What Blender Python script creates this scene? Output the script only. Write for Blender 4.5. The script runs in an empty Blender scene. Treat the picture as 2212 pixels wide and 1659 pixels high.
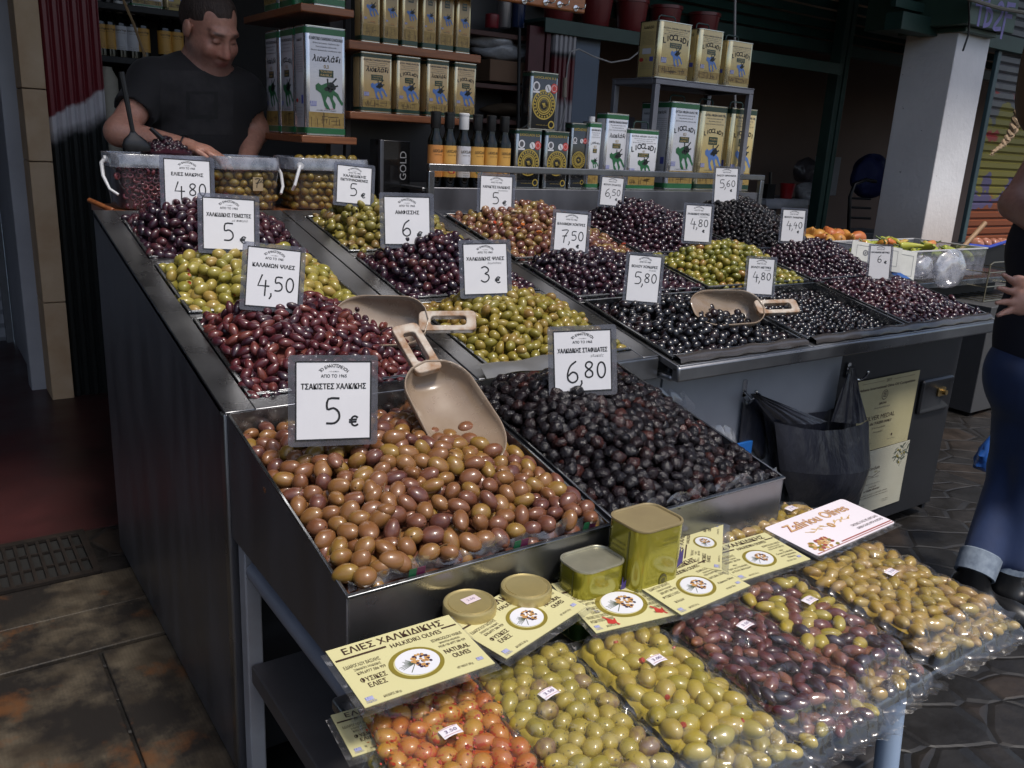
import bpy, bmesh, math, random
import numpy as np
from mathutils import Vector, Matrix

# ------------------------------------------------------------------ camera, world, sun, exposure
S = bpy.context.scene
COL = S.collection
PITCH, ROLL, YAW, FPX, CAMH = 15.9, 3.14, 35.64, 1842.0, 1.275
p_, r_, y_ = map(math.radians, (PITCH, ROLL, YAW))
FW = np.array([math.sin(y_)*math.cos(p_), math.cos(y_)*math.cos(p_), -math.sin(p_)])
RT0 = np.array([math.cos(y_), -math.sin(y_), 0.0])
DN0 = np.cross(FW, RT0)
RT = RT0*math.cos(r_) - DN0*math.sin(r_)
DN = np.cross(FW, RT)
CAM = np.array([0.0, 0.0, CAMH])
cam_d = bpy.data.cameras.new('camera')
cam_d.sensor_width = 36.0
cam_d.lens = FPX/2212.0*36.0
cam_d.clip_start = 0.02
cam_d.clip_end = 400.0
cam_o = bpy.data.objects.new('camera', cam_d)
COL.objects.link(cam_o)
cam_o.matrix_world = Matrix(((RT[0], -DN[0], -FW[0], CAM[0]), (RT[1], -DN[1], -FW[1], CAM[1]),
                             (RT[2], -DN[2], -FW[2], CAM[2]), (0, 0, 0, 1)))
S.camera = cam_o

SUN_ELEV, SUN_AZ = math.radians(64), math.radians(170)     # azimuth measured from +Y towards +X
w = bpy.data.worlds.new('World')
S.world = w
w.use_nodes = True
nt = w.node_tree
for n_ in list(nt.nodes):
    nt.nodes.remove(n_)
wo = nt.nodes.new('ShaderNodeOutputWorld')
bg = nt.nodes.new('ShaderNodeBackground')
sky = nt.nodes.new('ShaderNodeTexSky')
sky.sky_type = 'NISHITA'
sky.sun_disc = False
sky.sun_elevation = SUN_ELEV
sky.sun_rotation = SUN_AZ
sky.air_density = 1.0
sky.dust_density = 3.0
bg.inputs['Strength'].default_value = 0.10
nt.links.new(sky.outputs[0], bg.inputs['Color'])
nt.links.new(bg.outputs[0], wo.inputs['Surface'])
sd = bpy.data.lights.new('sun', 'SUN')
sd.energy = 2.1
sd.angle = math.radians(10)
sd.color = (1.0, 0.95, 0.88)
so = bpy.data.objects.new('sun', sd)
COL.objects.link(so)
sdir = Vector((math.sin(SUN_AZ)*math.cos(SUN_ELEV), math.cos(SUN_AZ)*math.cos(SUN_ELEV), math.sin(SUN_ELEV)))
so.rotation_euler = sdir.to_track_quat('Z', 'Y').to_euler()
so.location = sdir*30
S.view_settings.view_transform = 'Standard'
S.view_settings.look = 'None'
S.view_settings.gamma = 1.0
S.view_settings.use_curve_mapping = False
S.view_settings.exposure = 0.55
S.cycles.max_bounces = 8
S.cycles.transparent_max_bounces = 24
S.cycles.caustics_reflective = False
S.cycles.caustics_refractive = False
S.cycles.sample_clamp_indirect = 4.0

# ------------------------------------------------------------------ measuring: a pixel of the 2212 x 1659 view onto a real plane
def ray(px, py):
    v = RT*(px-1106.0) + DN*(py-829.5) + FW*FPX
    return v/np.linalg.norm(v)
def hit(px, py, o, n):
    r = ray(px, py)
    return CAM + r*(np.dot(np.asarray(o, float)-CAM, n)/np.dot(r, n))
def PX(x, px, py): return hit(px, py, (x, 0, 0), np.array([1., 0, 0]))
def PY(y, px, py): return hit(px, py, (0, y, 0), np.array([0, 1., 0]))
def PZ(z, px, py): return hit(px, py, (0, 0, z), np.array([0, 0, 1.]))
AL = math.radians(12.06)
TV = np.array([0, math.cos(AL), math.sin(AL)])      # up the sloping display
NV = np.array([0, -math.sin(AL), math.cos(AL)])     # its normal
SO = np.array([0, 1.454, 0.788])
def SP(x, s, n=0.0): return np.array([x, 0, 0]) + SO + TV*s + NV*n
def PS(n, px, py):
    q = hit(px, py, SO+NV*n, NV)
    return q[0], float((q-SO)@TV)

# ------------------------------------------------------------------ object bookkeeping
def tag(o, label=None, cat=None, group=None, kind=None):
    if label: o['label'] = label
    if cat: o['category'] = cat
    if group: o['group'] = group
    if kind: o['kind'] = kind
    return o
def thing(name, label, cat, loc=(0, 0, 0), group=None, rotz=0.0, mat4=None):
    o = bpy.data.objects.new(name, None)
    o.empty_display_size = 0.05
    COL.objects.link(o)
    if mat4 is not None: o.matrix_world = mat4
    else:
        o.location = [float(c) for c in loc]
        o.rotation_euler = (0, 0, rotz)
    return tag(o, label, cat, group)
def copy_tree(o, parent=None):
    c = o.copy()
    COL.objects.link(c)
    if parent is not None: c.parent = parent
    for ch in list(o.children): copy_tree(ch, c)
    return c
def basis(o, x, y, z):
    return Matrix(((x[0], y[0], z[0], o[0]), (x[1], y[1], z[1], o[1]), (x[2], y[2], z[2], o[2]), (0, 0, 0, 1)))
def nrm(v):
    v = np.asarray(v, float)
    return v/np.linalg.norm(v)

# ------------------------------------------------------------------ materials
MATS = {}
def newmat(name):
    m = bpy.data.materials.new(name)
    m.use_nodes = True
    t = m.node_tree
    for n in list(t.nodes): t.nodes.remove(n)
    out = t.nodes.new('ShaderNodeOutputMaterial')
    return m, t, out
def N(t, typ, **kw):
    n = t.nodes.new(typ)
    for k, v in kw.items():
        if k in n.inputs: n.inputs[k].default_value = v
        else: setattr(n, k, v)
    return n
def noise(t, scale, detail=4, stretch=None, rough=0.55, coords='Object', off=(0, 0, 0)):
    tc = N(t, 'ShaderNodeTexCoord')
    src = tc.outputs[coords]
    if stretch or any(off):
        mp = N(t, 'ShaderNodeMapping')
        mp.inputs['Scale'].default_value = stretch or (1, 1, 1)
        mp.inputs['Location'].default_value = off
        t.links.new(src, mp.inputs[0])
        src = mp.outputs[0]
    n = N(t, 'ShaderNodeTexNoise')
    n.inputs['Scale'].default_value = scale
    n.inputs['Detail'].default_value = detail
    n.inputs['Roughness'].default_value = rough
    t.links.new(src, n.inputs['Vector'])
    return n.outputs['Fac']
def ramp(t, fac, stops, interp='LINEAR'):
    r = N(t, 'ShaderNodeValToRGB')
    r.color_ramp.interpolation = interp
    e = r.color_ramp.elements
    while len(e) > 1: e.remove(e[-1])
    e[0].position = stops[0][0]
    e[0].color = tuple(stops[0][1]) + (1,)
    for p, c in stops[1:]:
        x = e.new(p)
        x.color = tuple(c) + (1,)
    t.links.new(fac, r.inputs[0])
    return r.outputs[0]
def mixc(t, fac, a, b, mode='MIX'):
    m = N(t, 'ShaderNodeMix', data_type='RGBA', blend_type=mode)
    for i, v in ((0, fac), (6, a), (7, b)):
        if isinstance(v, (int, float)): m.inputs[i].default_value = v
        elif isinstance(v, tuple): m.inputs[i].default_value = v + (1,)
        else: t.links.new(v, m.inputs[i])
    return m.outputs[2]
def mrange(t, fac, a, b, lo=0.0, hi=1.0):
    m = N(t, 'ShaderNodeMapRange')
    t.links.new(fac, m.inputs[0])
    for i, v in enumerate((a, b, lo, hi)): m.inputs[i+1].default_value = v
    return m.outputs[0]
def bump(t, fac, strength, dist=0.01):
    b = N(t, 'ShaderNodeBump')
    b.inputs['Strength'].default_value = strength
    b.inputs['Distance'].default_value = dist
    t.links.new(fac, b.inputs['Height'])
    return b.outputs[0]
def mat(name, col, rough=0.5, metal=0.0, col2=None, vs=20.0, stretch=None, bmp=0.0, bs=None, bd=0.004,
        coat=0.0, spec=0.5, rvar=0.0, trans=0.0, sheen=0.0, contrast=0.25, sss=0.0):
    if name in MATS: return MATS[name]
    m, t, out = newmat(name)
    b = N(t, 'ShaderNodeBsdfPrincipled')
    b.inputs['Metallic'].default_value = metal
    b.inputs['Roughness'].default_value = rough
    b.inputs['Coat Weight'].default_value = coat
    b.inputs['Coat Roughness'].default_value = 0.08
    b.inputs['Specular IOR Level'].default_value = spec
    b.inputs['Transmission Weight'].default_value = trans
    b.inputs['Sheen Weight'].default_value = sheen
    if sss:
        b.inputs['Subsurface Weight'].default_value = sss
        b.inputs['Subsurface Radius'].default_value = (0.01, 0.004, 0.002)
        b.inputs['Subsurface Scale'].default_value = 0.4
    if col2 is None: col2 = tuple(c*0.8 for c in col)
    nz = noise(t, vs, 5, stretch)
    t.links.new(ramp(t, nz, [(0.5-contrast, col2), (0.5+contrast, col)]), b.inputs['Base Color'])
    if rvar: t.links.new(mrange(t, nz, 0.3, 0.7, rough-rvar, rough+rvar), b.inputs['Roughness'])
    if bmp:
        t.links.new(bump(t, noise(t, bs or vs*2, 4, stretch), bmp, bd), b.inputs['Normal'])
    t.links.new(b.outputs[0], out.inputs[0])
    MATS[name] = m
    return m
def film(name, tint=(0.9, 0.9, 0.92), gloss=0.10, milky=0.04, rough=0.12, bs=90.0, bmp=0.5, milkcol=(0.75, 0.77, 0.8), shadow=None):
    # thin clear plastic: mostly see-through, glossy creases, a little milky
    if name in MATS: return MATS[name]
    m, t, out = newmat(name)
    tr = N(t, 'ShaderNodeBsdfTransparent')
    tr.inputs[0].default_value = tint + (1,)
    gl = N(t, 'ShaderNodeBsdfGlossy')
    gl.inputs['Roughness'].default_value = rough
    gl.inputs['Color'].default_value = (1, 1, 1, 1)
    df = N(t, 'ShaderNodeBsdfDiffuse')
    df.inputs[0].default_value = milkcol + (1,)
    fr = N(t, 'ShaderNodeLayerWeight')
    fr.inputs[0].default_value = 0.5
    nz = noise(t, bs, 3, None, 0.5)
    if bmp:
        hz = nz
        if bmp >= .55:
            hz = noise(t, bs, 2, None, 0.5)
            hz.node.noise_type = 'RIDGED_MULTIFRACTAL'
            hz = hz.node.outputs[0]
        bn = bump(t, hz, bmp, 0.004)
        t.links.new(bn, gl.inputs['Normal'])
        t.links.new(bn, fr.inputs['Normal'])
    m1 = N(t, 'ShaderNodeMixShader')
    t.links.new(mrange(t, nz, 0.35, 0.75, milky*0.5, milky*1.6), m1.inputs[0])
    t.links.new(tr.outputs[0], m1.inputs[1])
    t.links.new(df.outputs[0], m1.inputs[2])
    m2 = N(t, 'ShaderNodeMixShader')
    pw = N(t, 'ShaderNodeMath', operation='POWER')
    t.links.new(fr.outputs['Facing'], pw.inputs[0])
    pw.inputs[1].default_value = 4.0
    ad = N(t, 'ShaderNodeMath', operation='MULTIPLY_ADD')
    t.links.new(pw.outputs[0], ad.inputs[0])
    ad.inputs[1].default_value = 0.75
    ad.inputs[2].default_value = gloss
    t.links.new(ad.outputs[0], m2.inputs[0])
    t.links.new(m1.outputs[0], m2.inputs[1])
    t.links.new(gl.outputs[0], m2.inputs[2])
    t.links.new(m2.outputs[0], out.inputs[0])
    MATS[name] = m
    return m
def olive_mat(name, stops, rough=0.16, stuff=False, spots=None, wrinkle=0.0, mott=0.35, spec=0.35, coat=0.55, vs=60.0):
    # colour differs from olive to olive (object or mesh-island random) and mottles over each skin
    key = name + ('_heap' if stuff else '')
    if key in MATS: return MATS[key]
    m, t, out = newmat(key)
    b = N(t, 'ShaderNodeBsdfPrincipled')
    if stuff:
        g = N(t, 'ShaderNodeNewGeometry')
        rnd = g.outputs['Random Per Island']
    else:
        g = N(t, 'ShaderNodeObjectInfo')
        rnd = g.outputs['Random']
    nz = noise(t, vs, 4)
    mx = N(t, 'ShaderNodeMath', operation='MULTIPLY_ADD')
    t.links.new(nz, mx.inputs[0])
    mx.inputs[1].default_value = mott*2
    ad = N(t, 'ShaderNodeMath', operation='ADD')
    t.links.new(rnd, ad.inputs[0])
    ad.inputs[1].default_value = -mott
    t.links.new(ad.outputs[0], mx.inputs[2])
    col = ramp(t, mx.outputs[0], stops)
    if spots:
        sp = noise(t, spots[0], 3, None, 0.6, 'Object')
        col = mixc(t, ramp(t, sp, [(spots[1], (0, 0, 0)), (spots[1]+0.06, (1, 1, 1))]), col, spots[2])
    t.links.new(col, b.inputs['Base Color'])
    b.inputs['Roughness'].default_value = min(.45, rough+.20)
    b.inputs['Specular IOR Level'].default_value = .12 if wrinkle else spec
    b.inputs['Coat Weight'].default_value = coat
    b.inputs['Coat Roughness'].default_value = 0.04
    if wrinkle:
        t.links.new(bump(t, noise(t, 190, 4, None, 0.6), wrinkle, 0.006), b.inputs['Normal'])
        t.links.new(bump(t, noise(t, 380, 3, (1, 1, 1), 0.6), .45, 0.003), b.inputs['Coat Normal'])
    else: t.links.new(bump(t, noise(t, 240, 2), 0.12, 0.001), b.inputs['Normal'])
    t.links.new(b.outputs[0], out.inputs[0])
    MATS[key] = m
    return m

# ------------------------------------------------------------------ mesh builder: collects shapes, links them as ONE mesh object
class MB:
    def __init__(self):
        self.v, self.f, self.mi = [], [], []
    def add(self, verts, faces, m=0):
        o = len(self.v)
        self.v.extend([tuple(float(c) for c in p) for p in verts])
        self.f.extend([tuple(i+o for i in f) for f in faces])
        self.mi.extend([m]*len(faces))
        return self
    def frame_box(self, O, U, V, W, u0, u1, v0, v1, w0, w1, m=0):
        O, U, V, W = (np.asarray(a, float) for a in (O, U, V, W))
        P = [O+U*a+V*b+W*c for c in (w0, w1) for (a, b) in ((u0, v0), (u1, v0), (u1, v1), (u0, v1))]
        return self.add(P, [(0, 3, 2, 1), (4, 5, 6, 7), (0, 1, 5, 4), (1, 2, 6, 5), (2, 3, 7, 6), (3, 0, 4, 7)], m)
    def box(self, x0, x1, y0, y1, z0, z1, m=0):
        return self.frame_box((0, 0, 0), (1, 0, 0), (0, 1, 0), (0, 0, 1), x0, x1, y0, y1, z0, z1, m)
    def sbox(self, x0, x1, s0, s1, n0, n1, m=0):         # a box in the sloping display's own axes
        return self.frame_box(SO, (1, 0, 0), TV, NV, x0, x1, s0, s1, n0, n1, m)
    def rings(self, rings, m=0, caps=(True, True), close=True):
        k = len(rings[0])
        fs = []
        for i in range(len(rings)-1):
            for j in range(k if close else k-1):
                a, b = i*k+j, i*k+(j+1) % k
                fs.append((a, b, b+k, a+k))
        if caps[0]: fs.append(tuple(reversed(range(k))))
        if caps[1]: fs.append(tuple(range((len(rings)-1)*k, len(rings)*k)))
        return self.add([p for r in rings for p in r], fs, m)
    def lathe(self, prof, O=(0, 0, 0), seg=24, m=0, axis=None, caps=(True, True)):
        O = np.asarray(O, float)
        A = nrm(axis) if axis is not None else np.array([0, 0, 1.])
        X = nrm(np.cross(A, [0, 1, 0] if abs(A[1]) < 0.9 else [1, 0, 0]))
        Y = np.cross(A, X)
        return self.rings([[O+A*h+X*r*math.cos(2*math.pi*j/seg)+Y*r*math.sin(2*math.pi*j/seg) for j in range(seg)] for r, h in prof], m, caps)
    def cyl(self, a, b, r, r2=None, seg=16, m=0, caps=(True, True)):
        a, b = np.asarray(a, float), np.asarray(b, float)
        return self.lathe([(r, 0), (r if r2 is None else r2, float(np.linalg.norm(b-a)))], a, seg, m, b-a, caps)
    def tube(self, pts, r, seg=10, m=0, closed=False):
        P = [np.asarray(p, float) for p in pts]
        n = len(P)
        rs = r if hasattr(r, '__len__') else [r]*n
        rings = []
        X = None
        for i in range(n):
            if closed: T = nrm(P[(i+1) % n]-P[i-1])
            else: T = nrm(P[min(i+1, n-1)]-P[max(i-1, 0)])
            if X is None:
                X = nrm(np.cross(T, [0, 0, 1] if abs(T[2]) < 0.9 else [1, 0, 0]))
            else: X = nrm(X-T*np.dot(X, T))
            Y = np.cross(T, X)
            rings.append([P[i]+(X*math.cos(2*math.pi*j/seg)+Y*math.sin(2*math.pi*j/seg))*rs[i] for j in range(seg)])
        if closed: rings.append(rings[0])
        return self.rings(rings, m, (not closed, not closed))
    def prism(self, poly, O, U, V, W, w0, w1, m=0):
        O, U, V, W = (np.asarray(a, float) for a in (O, U, V, W))
        return self.rings([[O+U*x+V*y+W*h for x, y in poly] for h in (w0, w1)], m)
    def rbox(self, O, U, V, W, a, b, h0, h1, rad, m=0, seg=4, prof=None):
        # rounded-corner prism a x b (centred on O), optional profile of (inset, height)
        poly = rrect(a, b, rad, seg)
        O, U, V, W = (np.asarray(x, float) for x in (O, U, V, W))
        prof = prof or [(0, h0), (0, h1)]
        R = []
        for ins, h in prof:
            pl = rrect(a-2*ins, b-2*ins, max(rad-ins, 0.0005), seg)
            R.append([O+U*x+V*y+W*h for x, y in pl])
        return self.rings(R, m)
    def grid(self, G, m=0):
        G = np.asarray(G, float)
        r, c = G.shape[:2]
        fs = [(i*c+j, i*c+j+1, (i+1)*c+j+1, (i+1)*c+j) for i in range(r-1) for j in range(c-1)]
        return self.add(G.reshape(-1, 3), fs, m)
    def build(self, name, mats, parent=None, bevel=0.0, sharp=38, local=False, solid=0.0, smooth=True):
        me = bpy.data.meshes.new(name)
        V = self.v
        if parent is not None and not local:
            inv = parent_matrix(parent).inverted()
            V = [tuple(inv @ Vector(p)) for p in V]
        me.from_pydata(V, [], self.f)
        for mm in (mats if isinstance(mats, (list, tuple)) else [mats]): me.materials.append(mm)
        me.polygons.foreach_set('material_index', self.mi)
        if smooth:
            me.polygons.foreach_set('use_smooth', [True]*len(me.polygons))
            me.set_sharp_from_angle(angle=math.radians(sharp))
        me.validate()
        me.update()
        o = bpy.data.objects.new(name, me)
        COL.objects.link(o)
        if parent is not None: o.parent = parent
        if solid:
            md = o.modifiers.new('solid', 'SOLIDIFY')
            md.thickness = solid
            md.offset = 0
        if bevel:
            md = o.modifiers.new('bevel', 'BEVEL')
            md.width = bevel
            md.segments = 2
            md.limit_method = 'ANGLE'
            md.angle_limit = math.radians(40)
        return o
def parent_matrix(o):
    m = o.matrix_basis.copy()
    while o.parent is not None:
        o = o.parent
        m = o.matrix_basis @ m
    return m
def rrect(a, b, rad, seg=4):
    out = []
    for cx, cy, t0 in ((a/2-rad, b/2-rad, 0), (-a/2+rad, b/2-rad, 90), (-a/2+rad, -b/2+rad, 180), (a/2-rad, -b/2+rad, 270)):
        for i in range(seg+1):
            t = math.radians(t0+90*i/seg)
            out.append((cx+rad*math.cos(t), cy+rad*math.sin(t)))
    return out

# ------------------------------------------------------------------ flat printing: lettering, strokes and shapes on a surface
_TX = {}
def glyphs(s, bold=0.0, res=3):
    k = (s, bold)
    if k in _TX: return _TX[k]
    c = bpy.data.curves.new('lettering', 'FONT')
    c.body = s
    c.resolution_u = res
    c.offset = bold
    o = bpy.data.objects.new('lettering', c)
    COL.objects.link(o)
    dg = bpy.context.evaluated_depsgraph_get()
    dg.update()
    e = o.evaluated_get(dg)
    me = e.to_mesh()
    v = np.array([(p.co.x, p.co.y) for p in me.vertices]) if len(me.vertices) else np.zeros((0, 2))
    f = [tuple(p.vertices) for p in me.polygons]
    e.to_mesh_clear()
    bpy.data.objects.remove(o)
    bpy.data.curves.remove(c)
    x0 = v[:, 0].min() if len(v) else 0
    x1 = v[:, 0].max() if len(v) else 0
    _TX[k] = (v-np.array([x0, 0]) if len(v) else v, f, x1-x0)
    return _TX[k]
CAPH = 0.72
HAND = {
 '0': [[(.3+.26*math.cos(t), .5+.5*math.sin(t)) for t in [math.radians(100+30*i) for i in range(13)]]],
 '3': [[(.08, .92), (.3, 1), (.52, .86), (.5, .66), (.3, .55), (.52, .44), (.56, .22), (.4, .03), (.2, 0), (.04, .1)]],
 '4': [[(.22, 1), (.02, .42), (.6, .42)], [(.42, .72), (.4, -.1)]],
 '5': [[(.55, 1), (.14, .98), (.1, .58), (.34, .62), (.54, .46), (.56, .2), (.38, .02), (.08, .02)]],
 '6': [[(.46, 1), (.2, .8), (.06, .45), (.08, .14), (.3, 0), (.52, .14), (.5, .4), (.3, .5), (.1, .34)]],
 '7': [[(.04, .96), (.58, 1), (.3, .45), (.24, -.05)], [(.12, .48), (.48, .52)]],
 '8': [[(.3, .52), (.1, .7), (.14, .92), (.34, 1), (.52, .88), (.48, .68), (.3, .52), (.08, .32), (.1, .08), (.3, 0), (.52, .1), (.52, .34), (.3, .52)]],
 ',': [[(.14, .1), (.16, -.04), (.06, -.22)]],
 '€': [[(.9, .86), (.62, 1), (.34, .84), (.26, .5), (.36, .14), (.64, 0), (.92, .12)], [(.08, .62), (.78, .66)], [(.08, .38), (.74, .42)]],
 '2': [[(.06, .8), (.28, 1), (.52, .84), (.46, .5), (.04, .02), (.6, .04)]],
 'T': [[(.3, 1), (.34, 0)], [(-.06, .74), (.7, .84)]],
 'D': [[(.1, 1), (.06, 0)], [(.0, .7), (.5, .5), (.4, .12), (.02, 0)]],
 'F': [[(.1, 1.05), (.04, -.3)], [(.08, 1), (.66, 1.04)], [(.06, .56), (.56, .58)]],
}
WID = {',': .3, '€': 1.0}
class Flat:
    def __init__(self):
        self.it = []
        self.rng = random.Random(5)
    def poly(self, pts, m, z=0):
        self.it.append(([tuple(p) for p in pts], [tuple(range(len(pts)))], m, z))
        return self
    def mesh(self, pts, faces, m, z=0):
        self.it.append((pts, faces, m, z))
        return self
    def rect(self, x0, y0, x1, y1, m, z=0):
        return self.poly([(x0, y0), (x1, y0), (x1, y1), (x0, y1)], m, z)
    def frame(self, x0, y0, x1, y1, t, m, z=0):
        P = [(x0, y0), (x1, y0), (x1, y1), (x0, y1), (x0+t, y0+t), (x1-t, y0+t), (x1-t, y1-t), (x0+t, y1-t)]
        return self.mesh(P, [(0, 1, 5, 4), (1, 2, 6, 5), (2, 3, 7, 6), (3, 0, 4, 7)], m, z)
    def ell(self, cx, cy, rx, ry, m, z=0, n=28, rot=0.0):
        c, s = math.cos(rot), math.sin(rot)
        return self.poly([(cx+rx*math.cos(t)*c-ry*math.sin(t)*s, cy+rx*math.cos(t)*s+ry*math.sin(t)*c) for t in [2*math.pi*i/n for i in range(n)]], m, z)
    def ring(self, cx, cy, r0, r1, m, z=0, n=36, sq=1.0):
        P = [(cx+r*math.cos(2*math.pi*i/n), cy+r*sq*math.sin(2*math.pi*i/n)) for r in (r0, r1) for i in range(n)]
        return self.mesh(P, [(i, (i+1) % n, n+(i+1) % n, n+i) for i in range(n)], m, z)
    def text(self, s, x, y, h, m, align='C', z=0, width=None, bold=0.0, rot=0.0, slant=0.0, squash=1.0):
        if bold > .008:
            sh = h*min(bold*1.5, .05)
            for dx_, dy_, zz in ((-sh, 0, .3), (sh, 0, .6), (sh*.5, -sh*.7, .9), (-sh*.5, sh*.7, 1.2)):
                self.text(s, x+dx_*math.cos(rot), y+dx_*math.sin(rot)+dy_, h, m, align, z+zz*.3, width, 0.0, rot, slant, squash)
        bold = 0.0
        v, f, wd = glyphs(s, bold)
        if not len(v): return self
        k = h/CAPH
        kx = k*squash
        if width is not None: kx = width/wd
        q = v*np.array([kx, k])
        if slant: q[:, 0] += q[:, 1]*slant
        q[:, 0] -= {'C': wd*kx/2, 'L': 0, 'R': wd*kx}[align]
        if rot:
            c, s_ = math.cos(rot), math.sin(rot)
            q = np.stack([q[:, 0]*c-q[:, 1]*s_, q[:, 0]*s_+q[:, 1]*c], 1)
        self.it.append(([(a+x, b+y) for a, b in q], f, m, z))
        return self
    def arc(self, s, cx, cy, R, h, m, a0, a1, z=0, bold=0.0, up=True):
        n = len(s)
        for i, ch in enumerate(s):
            if ch == ' ': continue
            a = a0+(a1-a0)*(i/(n-1) if n > 1 else .5)
            rot = a-math.pi/2 if up else a+math.pi/2
            self.text(ch, cx+R*math.cos(a), cy+R*math.sin(a), h, m, 'C', z, None, bold, rot)
        return self
    def stroke(self, pts, wd, m, z=0, smooth=True):
        P = [np.array(p, float) for p in pts]
        if smooth and len(P) > 3:
            Q = []
            for i in range(len(P)-1):
                p0, p1, p2, p3 = P[max(i-1, 0)], P[i], P[i+1], P[min(i+2, len(P)-1)]
                for t in (0, .34, .67):
                    Q.append(.5*((2*p1)+(p2-p0)*t+(2*p0-5*p1+4*p2-p3)*t*t+(3*p1-p0-3*p2+p3)*t**3))
            Q.append(P[-1])
            P = Q
        L, R = [], []
        for i in range(len(P)):
            d = P[min(i+1, len(P)-1)]-P[max(i-1, 0)]
            d = d/(np.linalg.norm(d)+1e-9)
            nn = np.array([-d[1], d[0]])*wd/2
            if i == 0: P[0] = P[0]-d*wd*.3
            if i == len(P)-1: P[-1] = P[-1]+d*wd*.3
            L.append(P[i]+nn)
            R.append(P[i]-nn)
        k = len(P)
        return self.mesh([tuple(q) for q in L+R], [(i, k+i, k+i+1, i+1) for i in range(k-1)], m, z)
    def hand(self, s, x, y, h, wd, m, z=0, gap=.22, slant=0.0):
        zz = 0
        for ch in s:
            if ch == ' ':
                x += h*.4
                continue
            dx = self.rng.uniform(-.03, .03)*h
            k = h*(1 if ch != '€' else .62)
            for st in HAND[ch]:
                self.stroke([(x+(a+slant*b)*k, y+dx+b*k) for a, b in st], wd, m, z+zz)
                zz += 0.12
            x += k*(WID.get(ch, .6)+gap)
        return self
    def build(self, name, mats, parent, O, U, V, W, z0=0.0004, dz=0.00022, local=False, bend=0.0):
        mb = MB()
        O, U, V, W = (np.asarray(a, float) for a in (O, U, V, W))
        names = list(mats.keys())
        for pts, faces, m, z in self.it:
            if bend:
                mb.add([O+U*(math.sin(a/bend)*(bend+z0+dz*z))+W*(math.cos(a/bend)*(bend+z0+dz*z))+V*b for a, b in pts], faces, names.index(m))
            else: mb.add([O+U*a+V*b+W*(z0+dz*z) for a, b in pts], faces, names.index(m))
        return mb.build(name, [mats[k] for k in names], parent, smooth=False, local=local)

# ------------------------------------------------------------------ shared materials
STEEL = mat('brushed_steel', (0.30, 0.305, 0.32), 0.30, 0.95, col2=(0.17, 0.172, 0.18), vs=5, bmp=0.04, bs=140, rvar=0.09)
STEEL_D = mat('dull_steel', (0.20, 0.20, 0.22), 0.42, 0.85, col2=(0.14, 0.14, 0.155), vs=3.5, stretch=(3, 3, .8), bmp=0.04, bs=120, rvar=0.08)
STEEL_T = mat('tray_steel', (0.30, 0.31, 0.32), 0.26, 0.95, col2=(0.17, 0.18, 0.19), vs=16, rvar=0.12, bmp=0.05)
ENAMEL = mat('grey_white_enamel', (0.36, 0.375, 0.41), 0.42, 0.0, col2=(0.27, 0.28, 0.31), vs=4, bmp=0.05)
WOOD = mat('varnished_wood', (0.30, 0.105, 0.035), 0.42, 0.0, col2=(0.15, 0.046, 0.016), vs=6, stretch=(1.5, 18, 30), bmp=0.12, bs=40, coat=0.25)
WOOD_O = mat('orange_board', (0.42, 0.15, 0.04), 0.40, 0.0, col2=(0.30, 0.09, 0.02), vs=5, stretch=(1.5, 14, 22), coat=0.3)
BLACK = mat('black_plastic', (0.012, 0.012, 0.013), 0.35, col2=(0.008, 0.008, 0.009))
DARK = mat('dark_metal', (0.022, 0.022, 0.024), 0.6, col2=(0.012, 0.012, 0.013), vs=3)  # one even near-black colour for dark metal pieces
WHITE = mat('white_paper', (0.78, 0.78, 0.79), 0.55, col2=(0.73, 0.73, 0.74), vs=8)
INK = mat('black_ink', (0.012, 0.012, 0.014), 0.45)
GREEN_P = mat('green_paint', (0.022, 0.06, 0.048), 0.45, col2=(0.012, 0.034, 0.028), vs=6, bmp=0.1)
CHROME = mat('chrome', (0.75, 0.75, 0.76), 0.12, 1.0)
GOLD = mat('gold_lid', (0.50, 0.40, 0.17), 0.30, .55, col2=(0.42, 0.34, 0.15), vs=30)

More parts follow.
